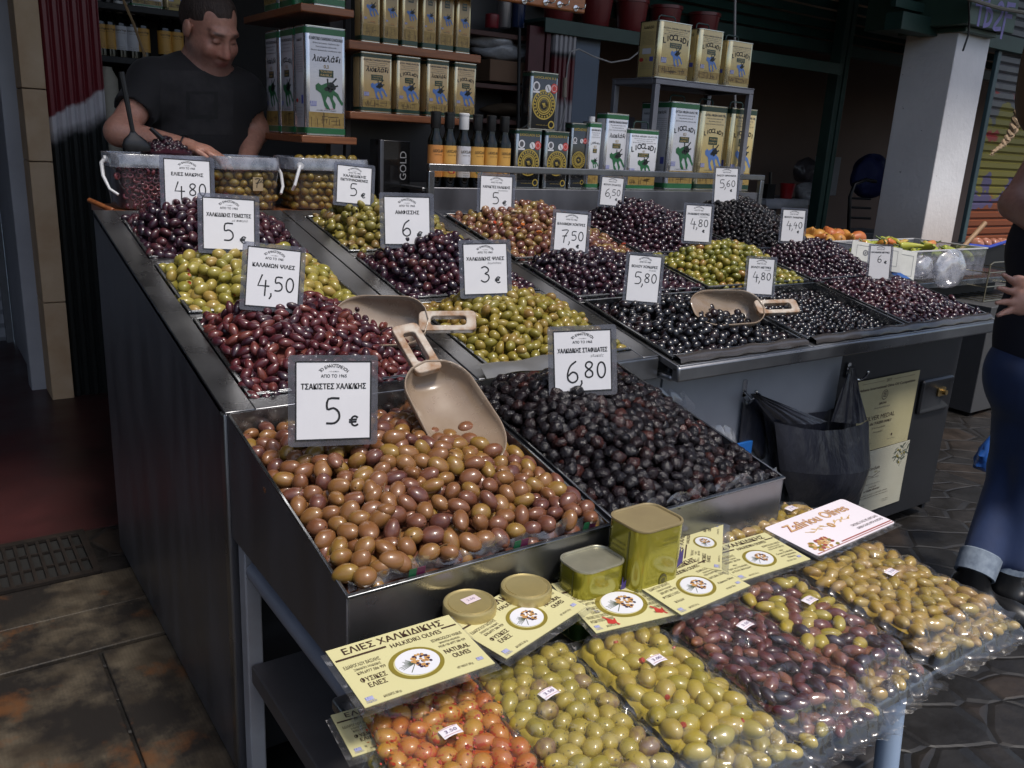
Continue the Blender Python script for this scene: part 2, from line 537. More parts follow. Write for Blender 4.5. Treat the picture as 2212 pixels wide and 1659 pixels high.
# ------------------------------------------------------------------ the ground
def paving_mat():
    m, t, out = newmat('stone_paving')
    b = N(t, 'ShaderNodeBsdfPrincipled')
    tc = N(t, 'ShaderNodeTexCoord')
    wv = noise(t, 2.6, 3)
    mp = N(t, 'ShaderNodeMapping')
    mp.inputs['Rotation'].default_value = (0, 0, 0.55)
    t.links.new(tc.outputs['Object'], mp.inputs[0])
    ad = N(t, 'ShaderNodeVectorMath', operation='ADD')
    sc = N(t, 'ShaderNodeVectorMath', operation='SCALE')
    cmb = N(t, 'ShaderNodeCombineXYZ')
    t.links.new(wv, cmb.inputs[0])
    t.links.new(noise(t, 3.7, 3), cmb.inputs[1])
    t.links.new(cmb.outputs[0], sc.inputs[0])
    sc.inputs['Scale'].default_value = 0.05
    t.links.new(mp.outputs[0], ad.inputs[0])
    t.links.new(sc.outputs[0], ad.inputs[1])
    st_ = N(t, 'ShaderNodeMapping')
    st_.inputs['Scale'].default_value = (1.0, 1.55, 1.0)
    t.links.new(ad.outputs[0], st_.inputs[0])
    vo = N(t, 'ShaderNodeTexVoronoi')
    vo.inputs['Scale'].default_value = 5.2
    ve = N(t, 'ShaderNodeTexVoronoi', feature='DISTANCE_TO_EDGE')
    ve.inputs['Scale'].default_value = 5.2
    for q_ in (vo, ve): t.links.new(st_.outputs[0], q_.inputs['Vector'])
    sepc = N(t, 'ShaderNodeSeparateColor')
    t.links.new(vo.outputs['Color'], sepc.inputs[0])
    stone = ramp(t, sepc.outputs[0], [(0, (0.008, 0.0075, 0.0075)), (.6, (0.017, 0.014, 0.012)), (1, (0.032, 0.021, 0.014))])
    joint = mrange(t, ve.outputs[0], .0, .07)
    paved = mixc(t, joint, (0.010, 0.009, 0.009), stone)
    nz = noise(t, 11, 6)
    c = mixc(t, ramp(t, nz, [(0.35, (0.35, 0.35, 0.35)), (0.65, (1, 1, 1))]), (0.012, 0.011, 0.010), paved)
    t.links.new(c, b.inputs['Base Color'])
    t.links.new(mrange(t, nz, 0.3, 0.7, 0.32, 0.62), b.inputs['Roughness'])
    mm = N(t, 'ShaderNodeMath', operation='MULTIPLY_ADD')
    t.links.new(noise(t, 26, 5), mm.inputs[0])
    mm.inputs[1].default_value = 0.5
    t.links.new(joint, mm.inputs[2])
    t.links.new(bump(t, mm.outputs[0], 0.55, 0.008), b.inputs['Normal'])
    t.links.new(b.outputs[0], out.inputs[0])
    return m
g = MB()
g.box(-60, 60, -60, 60, -0.2, 0.0)
tag(g.build('ground', paving_mat(), smooth=False), kind='structure')

RED = mat('red_floor_paint', (0.055, 0.014, 0.014), 0.38, col2=(0.022, 0.010, 0.010), vs=2.2, rvar=0.14, bmp=0.06, bs=30, contrast=0.16)
g = MB()
g.box(-7, 4.6, 2.80, 12, -0.1, 0.004)
tag(g.build('red_floor', RED, smooth=False), kind='structure')

def slab_mat():
    m, t, out = newmat('stained_concrete')
    b = N(t, 'ShaderNodeBsdfPrincipled')
    base = ramp(t, noise(t, 14, 6, (1, 1, 1)), [(0.35, (0.030, 0.022, 0.014)), (0.62, (0.080, 0.065, 0.045))])
    comb = N(t, 'ShaderNodeTexWave')
    comb.wave_type = 'BANDS'
    comb.bands_direction = 'X'
    comb.inputs['Scale'].default_value = 38
    comb.inputs['Distortion'].default_value = 1.2
    comb.inputs['Detail'].default_value = 2
    tc = N(t, 'ShaderNodeTexCoord')
    t.links.new(tc.outputs['Object'], comb.inputs[0])
    base = mixc(t, ramp(t, comb.outputs['Fac'], [(0.2, (0.0, 0.0, 0.0)), (0.8, (0.16, 0.16, 0.16))]), base, (0.03, 0.022, 0.016))
    grime = ramp(t, noise(t, 3.2, 8, None, 0.68), [(0.44, (0, 0, 0)), (0.56, (1, 1, 1))])
    c = mixc(t, grime, base, (0.009, 0.007, 0.006))
    rust = ramp(t, noise(t, 4.6, 7, None, 0.66, 'Object', (3.1, 1.7, 0)), [(0.58, (0, 0, 0)), (0.68, (0.8, 0.8, 0.8))])
    c = mixc(t, rust, c, (0.10, 0.038, 0.010))
    t.links.new(c, b.inputs['Base Color'])
    b.inputs['Roughness'].default_value = 0.6
    t.links.new(bump(t, comb.outputs['Fac'], 0.12, 0.003), b.inputs['Normal'])
    t.links.new(b.outputs[0], out.inputs[0])
    return m
g = MB()
SL = slab_mat()
rg = random.Random(3)
xs = [-4.0, -2.6, -1.45, -0.52, 0.02, 0.27, 0.44]
for i in range(len(xs)-1):
    for j, (y0, y1) in enumerate(((-1.0, 0.3), (0.3, 1.25), (1.25, 2.06))):
        g.box(xs[i]+.004, xs[i+1]-.004, y0+.004+rg.uniform(0, .008), y1-.004, -0.1, 0.006+rg.uniform(0, .004))
g.box(-4, 0.44, 2.07, 2.27, -0.1, 0.012)
g.box(-4, 0.44, 2.275, 2.47, -0.1, 0.009)
tag(g.build('concrete_pavement', SL, bevel=0.003), kind='structure')

gr = thing('drain_grate', 'dark rusty iron drain grate set in the floor before the red floor', 'drain grate', (0, 2.63, 0))
g = MB()
IRON = mat('rusty_iron', (0.030, 0.022, 0.018), 0.6, 0.4, col2=(0.012, 0.010, 0.009), vs=30, bmp=0.2)
for (x0, x1, y0, y1) in ((-1.6, 0.35, 2.48, 2.50), (-1.6, 0.35, 2.765, 2.79), (-1.6, -1.57, 2.5, 2.765), (0.33, 0.35, 2.5, 2.765)):
    g.box(x0, x1, y0, y1, 0.004, 0.014)
g.build('frame', IRON, gr)
g = MB()
x = -1.56
while x < 0.33:
    g.box(x, x+.009, 2.5, 2.765, 0.002, 0.012)
    x += .03
for y in (2.585, 2.68): g.box(-1.57, 0.33, y, y+.006, 0.003, 0.0105)
g.build('bars', IRON, gr)
g = MB()
g.box(-1.57, 0.33, 2.5, 2.765, 0.0, 0.0015)
g.build('channel', mat('drain_black', (0.006, 0.006, 0.006), 0.9), gr)

# ------------------------------------------------------------------ roof and walls of the market hall
rf = MB()
rf.box(-7, 3.4, 1.85, 13, 3.05, 3.15)  # out of view; front edge stepped to shape daylight on stall and pillar
rf.box(3.4, 14, 2.35, 13, 3.05, 3.15)
tag(rf.build('market_roof', mat('roof_boards', (0.03, 0.035, 0.033), 0.8, vs=2), smooth=False), 'unseen market roof over the stalls and the back rooms, front edge shaped for the light', 'roof')
WALLB = mat('brown_plaster', (0.30, 0.205, 0.165), 0.85, col2=(0.23, 0.155, 0.125), vs=1.5, bmp=0.05)
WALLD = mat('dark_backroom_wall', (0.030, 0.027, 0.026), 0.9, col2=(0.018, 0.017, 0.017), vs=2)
WALLG = mat('grey_plaster', (0.26, 0.26, 0.30), 0.8, col2=(0.20, 0.20, 0.235), vs=2, bmp=0.05)
m_ = MB()
m_.box(3.45, 12.0, 5.6, 5.75, 0, 3.05)
tag(m_.build('back_wall', WALLB, smooth=False), 'brownish plaster wall at the back right behind the green post', 'wall')
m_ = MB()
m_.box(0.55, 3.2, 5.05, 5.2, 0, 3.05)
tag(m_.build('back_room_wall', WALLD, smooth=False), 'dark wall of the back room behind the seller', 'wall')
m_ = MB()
m_.box(-2.9, -2.7, 0.8, 5.6, 0, 3.05)  # unseen wall added to keep light from the left off the counter
tag(m_.build('side_wall', WALLD, smooth=False), 'unseen dark wall added left of the counter to block light', 'wall')
# left passage: grey roller shutter, grey post, beige stone jamb, painted corrugated strip
sh = thing('roller_shutter', 'pale grey roller shutter at the far left edge', 'shutter', (-0.3, 5.62, 0))
m_ = MB()
SHUT = mat('grey_shutter_paint', (0.30, 0.32, 0.37), 0.5, col2=(0.22, 0.235, 0.28), vs=3)
for i in range(38):
    z = i*.08
    m_.add([(-1.6, 5.62, z), (0.395, 5.62, z), (0.395, 5.605, z+.03), (-1.6, 5.605, z+.03), (0.395, 5.62, z+.08), (-1.6, 5.62, z+.08)], [(0, 1, 2, 3), (3, 2, 4, 5)])
m_.build('slats', SHUT, sh, sharp=20)
m_ = MB()
m_.box(0.395, 0.43, 5.56, 5.64, 0, 3.0)
m_.build('guide_rail', mat('guide_grey', (0.16, 0.17, 0.19), 0.5), sh)
gp = MB()
a = PZ(0, 60, 822)
gp.box(0.435, 0.452, 4.62, 5.6, 0, 3.05)
gp.box(0.40, 0.47, 4.50, 4.62, 0, 3.05)
tag(gp.build('door_post', mat('grey_post_paint', (0.42, 0.44, 0.49), 0.55, col2=(0.30, 0.31, 0.35), vs=3), bevel=.004), 'grey painted door post beside the beige stone jamb', 'post')
jm = MB()
z = 0
for hh in (0.46, 0.62, 0.30, 0.62, 0.62, 0.42):
    jm.box(0.462, 0.554, 4.30, 4.52, z+.002, z+hh-.002)
    z += hh
tag(jm.build('stone_jamb', mat('beige_stone', (0.60, 0.45, 0.30), 0.7, col2=(0.46, 0.30, 0.17), vs=7, bmp=0.15), bevel=.003), 'beige stone door jamb left of the red and black strip', 'jamb')
def strip_mat():
    m, t, out = newmat('red_white_black_paint')
    b = N(t, 'ShaderNodeBsdfPrincipled')
    tc = N(t, 'ShaderNodeTexCoord')
    sp = N(t, 'ShaderNodeSeparateXYZ')
    t.links.new(tc.outputs['Object'], sp.inputs[0])
    mm = N(t, 'ShaderNodeMath', operation='MULTIPLY_ADD')
    t.links.new(sp.outputs[0], mm.inputs[0])
    mm.inputs[1].default_value = -0.55
    t.links.new(sp.outputs[2], mm.inputs[2])
    m2 = N(t, 'ShaderNodeMath', operation='MULTIPLY_ADD')
    t.links.new(noise(t, 9, 3), m2.inputs[0])
    m2.inputs[1].default_value = 0.10
    t.links.new(mm.outputs[0], m2.inputs[2])
    c = ramp(t, mrange(t, m2.outputs[0], 0.0, 2.0), [(0.0, (0.008, 0.010, 0.010)), (0.44, (0.010, 0.012, 0.012)), (0.47, (0.55, 0.52, 0.54)), (0.500, (0.55, 0.52, 0.54)), (0.508, (0.16, 0.015, 0.022)), (1.0, (0.13, 0.012, 0.018))])
    t.links.new(c, b.inputs['Base Color'])
    b.inputs['Roughness'].default_value = 0.35
    t.links.new(b.outputs[0], out.inputs[0])
    return m
cs = MB()
poly = []
xx = 0.557
pts = []
for i in range(6):
    for dx, dy in ((0, 0), (.012, -.012), (.026, -.012), (.036, 0)): pts.append((xx+dx, 4.33+dy))
    xx += .0385
pts.append((xx, 4.33))
cs.rings([[(x, y, z) for x, y in pts] + [(pts[-1][0], 4.36, z), (pts[0][0], 4.36, z)] for z in (0, 3.05)])
tag(cs.build('corrugated_strip', strip_mat(), sharp=20), 'ribbed metal strip painted red, white and black beside the beige jamb', 'metal strip')
m_ = MB()
m_.box(0.45, 0.53, 4.53, 5.05, 0, 3.05)
tag(m_.build('passage_wall', WALLD, smooth=False), 'dark end wall of the back room behind the corrugated strip', 'wall')

# ------------------------------------------------------------------ the display counter
ct = thing('display_counter', 'long steel market counter with sloping top holding the olive trays', 'counter', (0.422, 1.454, 0))
SL0, SL1, SL2 = -0.003, 1.17, -0.065
e = MB()
p0, p1 = SP(0, SL0)[1:], SP(0, SL1)[1:]
e.prism([(p0[0], 0.02), (p1[0], 0.02), (p1[0], p1[1]-.004), (p0[0], p0[1]-.004)], (0.422, 0, 0), (0, 1, 0), (0, 0, 1), (1, 0, 0), 0, .022)
e.build('end_panel', STEEL_D, ct, bevel=.002)
e = MB()
e.box(0.419, 0.462, 1.452, 1.478, 0, 0.784)
e.build('corner_post', STEEL, ct, bevel=.004)
# sloping top: flat bars between the trays
top = MB()
T0, T1 = -.016, 0.0
colsL = [(0.476, 0.893), (1.003, 1.428)]
rowsL = [(0.040, 0.408), (0.434, 0.742), (0.782, 1.106)]
top.sbox(0.422, 0.476, SL0, SL1, T0, T1)
top.sbox(0.893, 0.9505, SL0, SL1, T0, T1)
top.sbox(0.9545, 1.003, SL0, SL1, T0, T1)
top.sbox(1.428, 1.480, SL0, SL1, T0, T1)
for x0, x1 in colsL:
    for s0, s1 in ((SL0, .04), (.408, .434), (.742, .782), (1.106, SL1)): top.sbox(x0+.0005, x1-.0005, s0, s1, T0, T1-.0008)
colsR = [(1.494, 2.004), (2.018, 2.520), (2.536, 3.020)]
rowsR = [(-0.035, 0.335), (0.352, 0.640), (0.662, 1.106)]
top.sbox(1.484, 1.494, SL2, SL1, T0, T1)
top.sbox(2.004, 2.018, SL2, SL1, T0, T1)
top.sbox(2.520, 2.536, SL2, SL1, T0, T1)
top.sbox(3.020, 3.046, SL2, SL1, T0, T1)
for x0, x1 in colsR:
    for s0, s1 in ((SL2, -.035), (.335, .352), (.640, .662), (1.106, SL1)): top.sbox(x0+.0005, x1-.0005, s0, s1, T0, T1-.0008)
top.build('sloping_top', STEEL, ct, bevel=.0015)
lip = MB()
q = SP(0, SL0)
lip.box(0.463, 1.478, q[1]-.004, q[1]+.016, q[2]-.060, q[2]-.0035)
lip.build('edge_lip', STEEL, ct, bevel=.004)
lip = MB()
q = SP(0, SL2)
lip.box(1.484, 3.046, q[1]-.006, q[1]+.018, q[2]-.042, q[2]-.003)
lip.box(1.484, 3.046, q[1]+.018, 1.50, q[2]-.046, q[2]-.030)
lip.build('front_lip', STEEL, ct, bevel=.006)
fp = MB()
fp.box(1.30, 1.462, 1.502, 1.52, 0.08, 0.742)
fp.box(1.470, 1.548, 1.502, 1.52, 0.08, 0.742)
fp.box(1.556, 2.33, 1.502, 1.52, 0.08, 0.742)
fp.build('enamel_front', ENAMEL, ct, bevel=.002)
fp = MB()
fp.box(0.445, 1.298, 1.50, 1.52, 0.02, 0.722)
fp.box(2.332, 3.046, 1.505, 1.52, 0.05, 0.742)
fp.box(3.026, 3.046, 1.52, 2.58, 0.02, 0.742)
fp.box(0.46, 3.03, 1.56, 2.5, 0.02, 0.06)
DOOR = mat('dark_door_steel', (0.045, 0.046, 0.052), .36, .55, col2=(0.030, 0.031, 0.035), vs=4, bmp=.04, bs=80, rvar=.08)
fp.build('dark_front', DOOR, ct, bevel=.002)
dr = MB()
c0, c1 = PY(1.49, 1992, 822), PY(1.49, 2140, 900)
dr.rbox(((2.81+3.03)/2, 1.505, 0.49), (1, 0, 0), (0, 0, 1), (0, -1, 0), .205, .125, 0, .014, .014, prof=[(0, 0), (0, .008), (.006, .014), (.012, .014), (.018, .010)])
d_ = dr.build('drawer_front', DOOR, ct)
k = MB()
k.rbox((2.945, 1.495, 0.50), (1, 0, 0), (0, 0, 1), (0, -1, 0), .05, .032, 0, .006, .008)
k.cyl((2.955, 1.489, .498), (2.955, 1.477, .498), .009)
k.build('latch', mat('brass_latch', (0.35, 0.25, 0.11), 0.35, 0.9), d_)
for px in (1608, 1832):
    h = MB()
    c = PY(1.5, px, 838 if px < 1700 else 800)
    h.rbox((c[0], 1.502, c[2]), (1, 0, 0), (0, 0, 1), (0, -1, 0), .016, .05, 0, .005, .005)
    h.tube([c+np.array(v) for v in ((0, -.005, -.012), (.004, -.025, -.022), (.02, -.034, -.024), (.042, -.036, -.016), (.052, -.036, -.004))] if px > 1700 else
           [c+np.array(v) for v in ((0, -.005, -.012), (0, -.03, -.026), (0, -.04, -.018), (0, -.042, 0))], .0035, 8)
    h.lathe([(0.0, -.006), (.005, -.003), (.006, 0), (.005, .004), (0.0, .006)], c+np.array((.052, -.036, -.002) if px > 1700 else (0, -.042, 0)), 10)
    h.build('coat_hook', CHROME, ct)

# trays let into the top
def pan(mb, x0, x1, s0, s1, depth, rim, t=.002, rimw=.006, n0=0.0):
    mb.sbox(x0, x1, s0, s1, n0-depth-t, n0-depth)
    mb.sbox(x0, x0+t, s0, s1, n0-depth, n0+rim)
    mb.sbox(x1-t, x1, s0, s1, n0-depth, n0+rim)
    mb.sbox(x0+t, x1-t, s0, s0+t, n0-depth, n0+rim)
    mb.sbox(x0+t, x1-t, s1-t, s1, n0-depth, n0+rim)
    # rolled rim
    mb.sbox(x0-rimw, x0, s0-rimw, s1+rimw, n0+rim-.004, n0+rim)
    mb.sbox(x1, x1+rimw, s0-rimw, s1+rimw, n0+rim-.004, n0+rim)
    mb.sbox(x0, x1, s0-rimw, s0, n0+rim-.004, n0+rim)
    mb.sbox(x0, x1, s1, s1+rimw, n0+rim-.004, n0+rim)
TRAYS = {}
def tray(key, label, x0, x1, s0, s1, depth=.06, rim=.006):
    mb = MB()
    pan(mb, x0, x1, s0, s1, depth, rim)
    o = tag(mb.build('olive_tray', STEEL_T, bevel=.0008), label, 'tray', 'steel olive trays let into the counter')
    TRAYS[key] = (x0, x1, s0, s1)
    return o
g_ = .008
for key, col, row, cols, rows, lab in (
    ('purple', 0, 2, colsL, rowsL, 'steel tray of long purple olives at the back left corner, before the clear buckets'),
    ('stuffed', 0, 1, colsL, rowsL, 'steel tray of green olives stuffed with red pepper, left edge of the counter'),
    ('kalamata', 0, 0, colsL, rowsL, 'steel tray of reddish purple pointed olives nearest the left front corner'),
    ('pitted', 1, 2, colsL, rowsL, 'steel tray of pitted olive green olives in the back row'),
    ('amfissa', 1, 1, colsL, rowsL, 'steel tray of round violet olives behind the smooth green ones'),
    ('green', 1, 0, colsL, rowsL, 'steel tray of smooth yellow green olives behind the wrinkled black ones'),
    ('carved', 0, 2, colsR, rowsR, 'steel tray of brown pink slit olives with bits of carrot, back row'),
    ('large', 0, 1, colsR, rowsR, 'steel tray of dark purple olives behind the shiny black ones'),
    ('black', 0, 0, colsR, rowsR, 'steel tray of big shiny black olives in the front row'),
    ('vinegar', 1, 2, colsR, rowsR, 'steel tray of dark violet round olives in the back row before the oil tins'),
    ('bigreen', 1, 1, colsR, rowsR, 'steel tray of mixed green olives right of the middle'),
    ('midblack', 1, 0, colsR, rowsR, 'steel tray of smaller shiny black olives under the right hand scoop'),
    ('throuba', 2, 2, colsR, rowsR, 'steel tray of small wrinkled black olives in the back right corner'),
    ('violet', 2, 1, colsR, rowsR, 'steel tray of small violet olives at the right, second row'),
    ('longdark', 2, 0, colsR, rowsR, 'steel tray of dark long olives at the right front corner'),
):
    x0, x1 = cols[col]
    s0, s1 = rows[row]
    tray(key, lab, x0+g_, x1-g_, s0+g_, s1-g_, .06 if cols is colsL else .05, .004 if cols is colsL else .010)

# the two deep trays hung in front of the counter
def front_tray(key, label, x0, x1):
    o = thing('front_olive_tray', label, 'tray', SP((x0+x1)/2, -.28, -.1), 'deep steel trays in front of the counter')
    y0, y1 = SP(0, -.522)[1], SP(0, -.006)[1]
    zb = .548
    z0, z1 = SP(0, -.522)[2], SP(0, -.006)[2]
    prof = [(y0, zb), (y1, zb), (y1, z1), (y0, z0)]
    t = .003
    for nm, xa, xb in (('side_wall', x0, x0+t), ('side_wall', x1-t, x1)):
        mb = MB()
        mb.prism(prof, (xa, 0, 0), (0, 1, 0), (0, 0, 1), (1, 0, 0), 0, xb-xa)
        mb.build(nm, STEEL_D, o, bevel=.001)
    mb = MB()
    mb.box(x0+t, x1-t, y0, y0+t, zb, z0-.0005)
    mb.build('front_wall', STEEL, o, bevel=.001)
    mb = MB()
    mb.box(x0+t, x1-t, y1-t, y1, zb, z1-.001)
    mb.build('back_wall', STEEL_T, o)
    mb = MB()
    mb.box(x0+t, x1-t, y0+t, y1-t, zb, zb+t)
    mb.build('tray_floor', STEEL_D, o)
    mb = MB()
    for xa in (x0, x1-.004): mb.sbox(xa-.0005, xa+.0045, -.522, -.006, -.003, .0015)
    mb.sbox(x0, x1, -.526, -.519, -.003, .0018)
    mb.build('rolled_rim', STEEL_T, o, bevel=.001)
    TRAYS[key] = (x0+t, x1-t, -.519, -.010)
    return o
front_tray('tan', 'deep steel tray of big brown cracked olives at the front left', .424, .893)
front_tray('wrinkled', 'deep steel tray of wrinkled black olives at the front centre', .903, 1.335)

# stand below the front trays
st = thing('tray_stand', 'worn grey steel stand under the front trays', 'stand', (.44, 1.2, 0))
for x_, z_ in ((.432, .546), (1.28, .50)):
    mb = MB()
    mb.box(x_, x_+.03, 1.405, 1.44, 0, z_)
    mb.build('upright', mat('pale_grey_paint', (0.36, 0.37, 0.40), 0.5, col2=(0.22, 0.2, 0.2), vs=6), st, bevel=.003)
for x_ in (.448, 1.27):
    mb = MB()
    mb.tube([(x_, 1.39, .50), (x_, .62, .50)], .019, 12)
    mb.build('support_tube', mat('grey_tube_paint', (0.22, 0.23, 0.27), 0.4, col2=(0.16, 0.17, 0.2), vs=5), st)
mb = MB()
mb.box(.436, 1.30, .62, 1.40, .262, .30)
mb.build('lower_shelf', mat('lower_shelf_grey', (0.13, 0.12, 0.12), 0.5, 0.3, col2=(0.07, 0.065, 0.065), vs=5), st, bevel=.003)
mb = MB()
for xx in (.448, 1.27):
    mb = MB()
    mb.box(xx-.014, xx+.014, .66, .688, 0, .2615)
    mb.build('foot_post', DARK, st, bevel=.003)

# low table of the bags
tb = thing('bag_table', 'low steel topped table with a pale blue leg under the olive bags', 'table', (.9, .72, 0))
mb = MB()
mb.box(.40, 1.395, .535, .943, .512, .532)
mb.build('tabletop', STEEL, tb, bevel=.006)
for (a, b) in (((1.215, .60, .511), (1.20, .55, 0)), ((1.33, .90, .511), (1.33, .90, 0)), ((.47, .90, .511), (.47, .90, 0)), ((.47, .60, .511), (.47, .60, 0))):
    mb = MB()
    mb.cyl(a, b, .019)
    mb.build('leg', mat('pale_blue_paint', (0.33, 0.42, 0.56), 0.35, col2=(0.27, 0.36, 0.5), vs=14), tb)

# ------------------------------------------------------------------ olives
def olive_geo(L, D, kind='plain', seg=14, rn=9, seed=0, tip=0.25, wr=0.0):
    # lathe along x; returns verts, faces, material indices (0 skin, 1 hole or pepper)
    rg = np.random.RandomState(seed)
    prof = []
    for i in range(rn+1):
        t = math.pi*i/rn
        x = -math.cos(t)
        r = math.sin(t)**(0.92)
        r *= 1-.10*max(0, x)*tip*2
        if x > .6: r *= 1-.25*tip*(x-.6)
        prof.append((x*L/2*(1+.06*tip*(x > .9)), r*D/2))
    verts, faces, mi = [], [], []
    hole = kind in ('pitted', 'stuffed')
    if hole:
        prof = prof[1:]
        hr = D*.17
        prof = [(prof[0][0]+D*.14, hr*.85), (prof[0][0]+D*.02, hr), (prof[0][0]-D*.01, hr*1.25)] + prof[1:]
    else:
        prof = [(prof[0][0]+D*.045, D*.012), (prof[0][0]+D*.004, D*.045), (prof[0][0]+D*.001, D*.10)] + prof[1:]
    seam = rg.uniform(.94, 1.06, 3)
    for x, r in prof[:-1]:
        for j in range(seg):
            a = 2*math.pi*j/seg
            k = 1.0
            if wr: k = 1+wr*(rg.uniform(-1, 1))
            verts.append((x*(1+.5*(k-1)), r*math.cos(a)*k, r*math.sin(a)*k))
    n = len(prof)-1
    verts.append((prof[-1][0], 0, 0))
    for i in range(n-1):
        for j in range(seg):
            faces.append((i*seg+j, i*seg+(j+1) % seg, (i+1)*seg+(j+1) % seg, (i+1)*seg+j))
            mi.append(1 if i == 0 else 0)
    for j in range(seg):
        faces.append(((n-1)*seg+j, (n-1)*seg+(j+1) % seg, n*seg))
        mi.append(0)
    faces.append(tuple(reversed(range(seg))))
    mi.append(1)
    # gentle irregularity
    V = np.array(verts)
    b = rg.uniform(-.05, .05, 2)
    ph_ = rg.uniform(0, 6.28, 4)
    ang = np.arctan2(V[:, 2], V[:, 1])
    k9 = 3.2 if wr else 1.0
    lump = 1+k9*(.022*np.sin(2*ang+ph_[0]+V[:, 0]/L*3)+.018*np.sin(3*ang+ph_[1]-V[:, 0]/L*5)+.015*np.sin(V[:, 0]/L*9+ph_[2]))+(.035*np.sin(7*ang+ph_[3]+V[:, 0]/L*8)*np.sin(V[:, 0]/L*14+ph_[0]) if wr else 0)
    V[:, 1] *= lump
    V[:, 2] *= lump
    V[:, 1] *= seam[0]
    V[:, 2] *= seam[1]
    V[:, 1] += b[0]*D*(V[:, 0]/(L/2))**2
    return V, faces, mi
def geo_mesh(name, geo, mats):
    me = bpy.data.meshes.new(name)
    me.from_pydata([tuple(v) for v in geo[0]], [], geo[1])
    for mm in mats: me.materials.append(mm)
    me.polygons.foreach_set('material_index', geo[2])
    me.polygons.foreach_set('use_smooth', [True]*len(me.polygons))
    me.update()
    return me

OL = {}
def C_(*a): return a
BROWN = [(0.0, (0.22, 0.13, 0.026)), (0.2, (0.205, 0.096, 0.030)), (0.6, (0.165, 0.066, 0.028)), (0.85, (0.135, 0.050, 0.029)), (1.0, (0.09, 0.032, 0.026))]
PINKB = [(0.0, (0.22, 0.15, 0.045)), (0.4, (0.185, 0.085, 0.04)), (0.75, (0.13, 0.048, 0.035)), (1.0, (0.085, 0.028, 0.024))]
KALA = [(0.0, (0.022, 0.008, 0.015)), (0.3, (0.055, 0.011, 0.017)), (0.7, (0.090, 0.018, 0.020)), (1.0, (0.13, 0.034, 0.024))]
PURP = [(0.0, (0.012, 0.006, 0.013)), (0.5, (0.030, 0.009, 0.018)), (1.0, (0.064, 0.018, 0.022))]
AMF = [(0.0, (0.010, 0.005, 0.012)), (0.55, (0.030, 0.008, 0.017)), (0.85, (0.056, 0.013, 0.019)), (1.0, (0.085, 0.028, 0.022))]
GRN = [(0.0, (0.20, 0.18, 0.030)), (0.5, (0.27, 0.225, 0.045)), (1.0, (0.29, 0.19, 0.05))]
GRN2 = [(0.0, (0.175, 0.15, 0.022)), (0.6, (0.225, 0.17, 0.028)), (1.0, (0.21, 0.12, 0.030))]
PITG = [(0.0, (0.16, 0.14, 0.030)), (0.6, (0.21, 0.17, 0.035)), (1.0, (0.16, 0.095, 0.035))]
MIXG = [(0.0, (0.10, 0.105, 0.014)), (0.5, (0.20, 0.18, 0.026)), (0.85, (0.26, 0.20, 0.035)), (1.0, (0.24, 0.11, 0.03))]
BLK = [(0.0, (0.004, 0.004, 0.006)), (0.7, (0.006, 0.005, 0.008)), (1.0, (0.018, 0.007, 0.008))]
WRK = [(0.0, (0.003, 0.002, 0.004)), (0.6, (0.006, 0.003, 0.005)), (0.85, (0.014, 0.005, 0.006)), (1.0, (0.045, 0.010, 0.007))]
DPU = [(0.0, (0.009, 0.005, 0.010)), (0.7, (0.024, 0.008, 0.017)), (1.0, (0.048, 0.013, 0.021))]
HOLE = mat('olive_hole', (0.035, 0.018, 0.010), 0.5)
PEPPER = mat('red_pepper', (0.42, 0.045, 0.012), 0.3, coat=.3)
# key: obj name, L, D, stops, kinds (weights), rough, wrinkle, segs
SPEC = {
 'tan':      ('brown_olive', .0365, .0282, BROWN, ['plain'], .15, 0, 18, 12),
 'wrinkled': ('wrinkled_black_olive', .0300, .0245, WRK, ['plain'], .24, .10, 22, 15),
 'kalamata': ('purple_pointed_olive', .0330, .0195, KALA, ['plain', 'plain', 'plain'], .16, 0, 12, 9),
 'stuffed':  ('stuffed_green_olive', .0390, .0290, GRN, ['plain', 'plain', 'stuffed'], .16, 0, 14, 10),
 'purple':   ('long_purple_olive', .0340, .0230, PURP, ['plain'], .15, 0, 12, 8),
 'pitted':   ('pitted_green_olive', .0345, .0260, PITG, ['pitted'], .17, 0, 12, 8),
 'amfissa':  ('round_violet_olive', .0285, .0245, AMF, ['plain'], .14, 0, 12, 8),
 'green':    ('smooth_green_olive', .0320, .0240, GRN2, ['plain'], .15, 0, 14, 9),
 'carved':   ('brown_slit_olive', .0320, .0260, PINKB, ['plain'], .17, 0, 12, 8),
 'large':    ('dark_purple_olive', .0290, .0230, DPU, ['plain'], .14, 0, 12, 8),
 'black':    ('big_black_olive', .0290, .0255, BLK, ['plain'], .10, 0, 14, 9),
 'vinegar':  ('dark_round_olive', .0250, .0220, DPU, ['plain'], .14, 0, 10, 7),
 'bigreen':  ('mixed_green_olive', .0310, .0255, MIXG, ['plain'], .15, 0, 12, 8),
 'midblack': ('small_black_olive', .0225, .0200, BLK, ['plain'], .10, 0, 10, 7),
 'throuba':  ('shrivelled_black_olive', .0215, .0180, BLK, ['plain'], .24, .10, 9, 6),
 'violet':   ('small_violet_olive', .0225, .0190, DPU, ['plain'], .14, 0, 10, 7),
 'longdark': ('long_dark_olive', .0290, .0180, PURP, ['plain'], .13, 0, 10, 7),
}
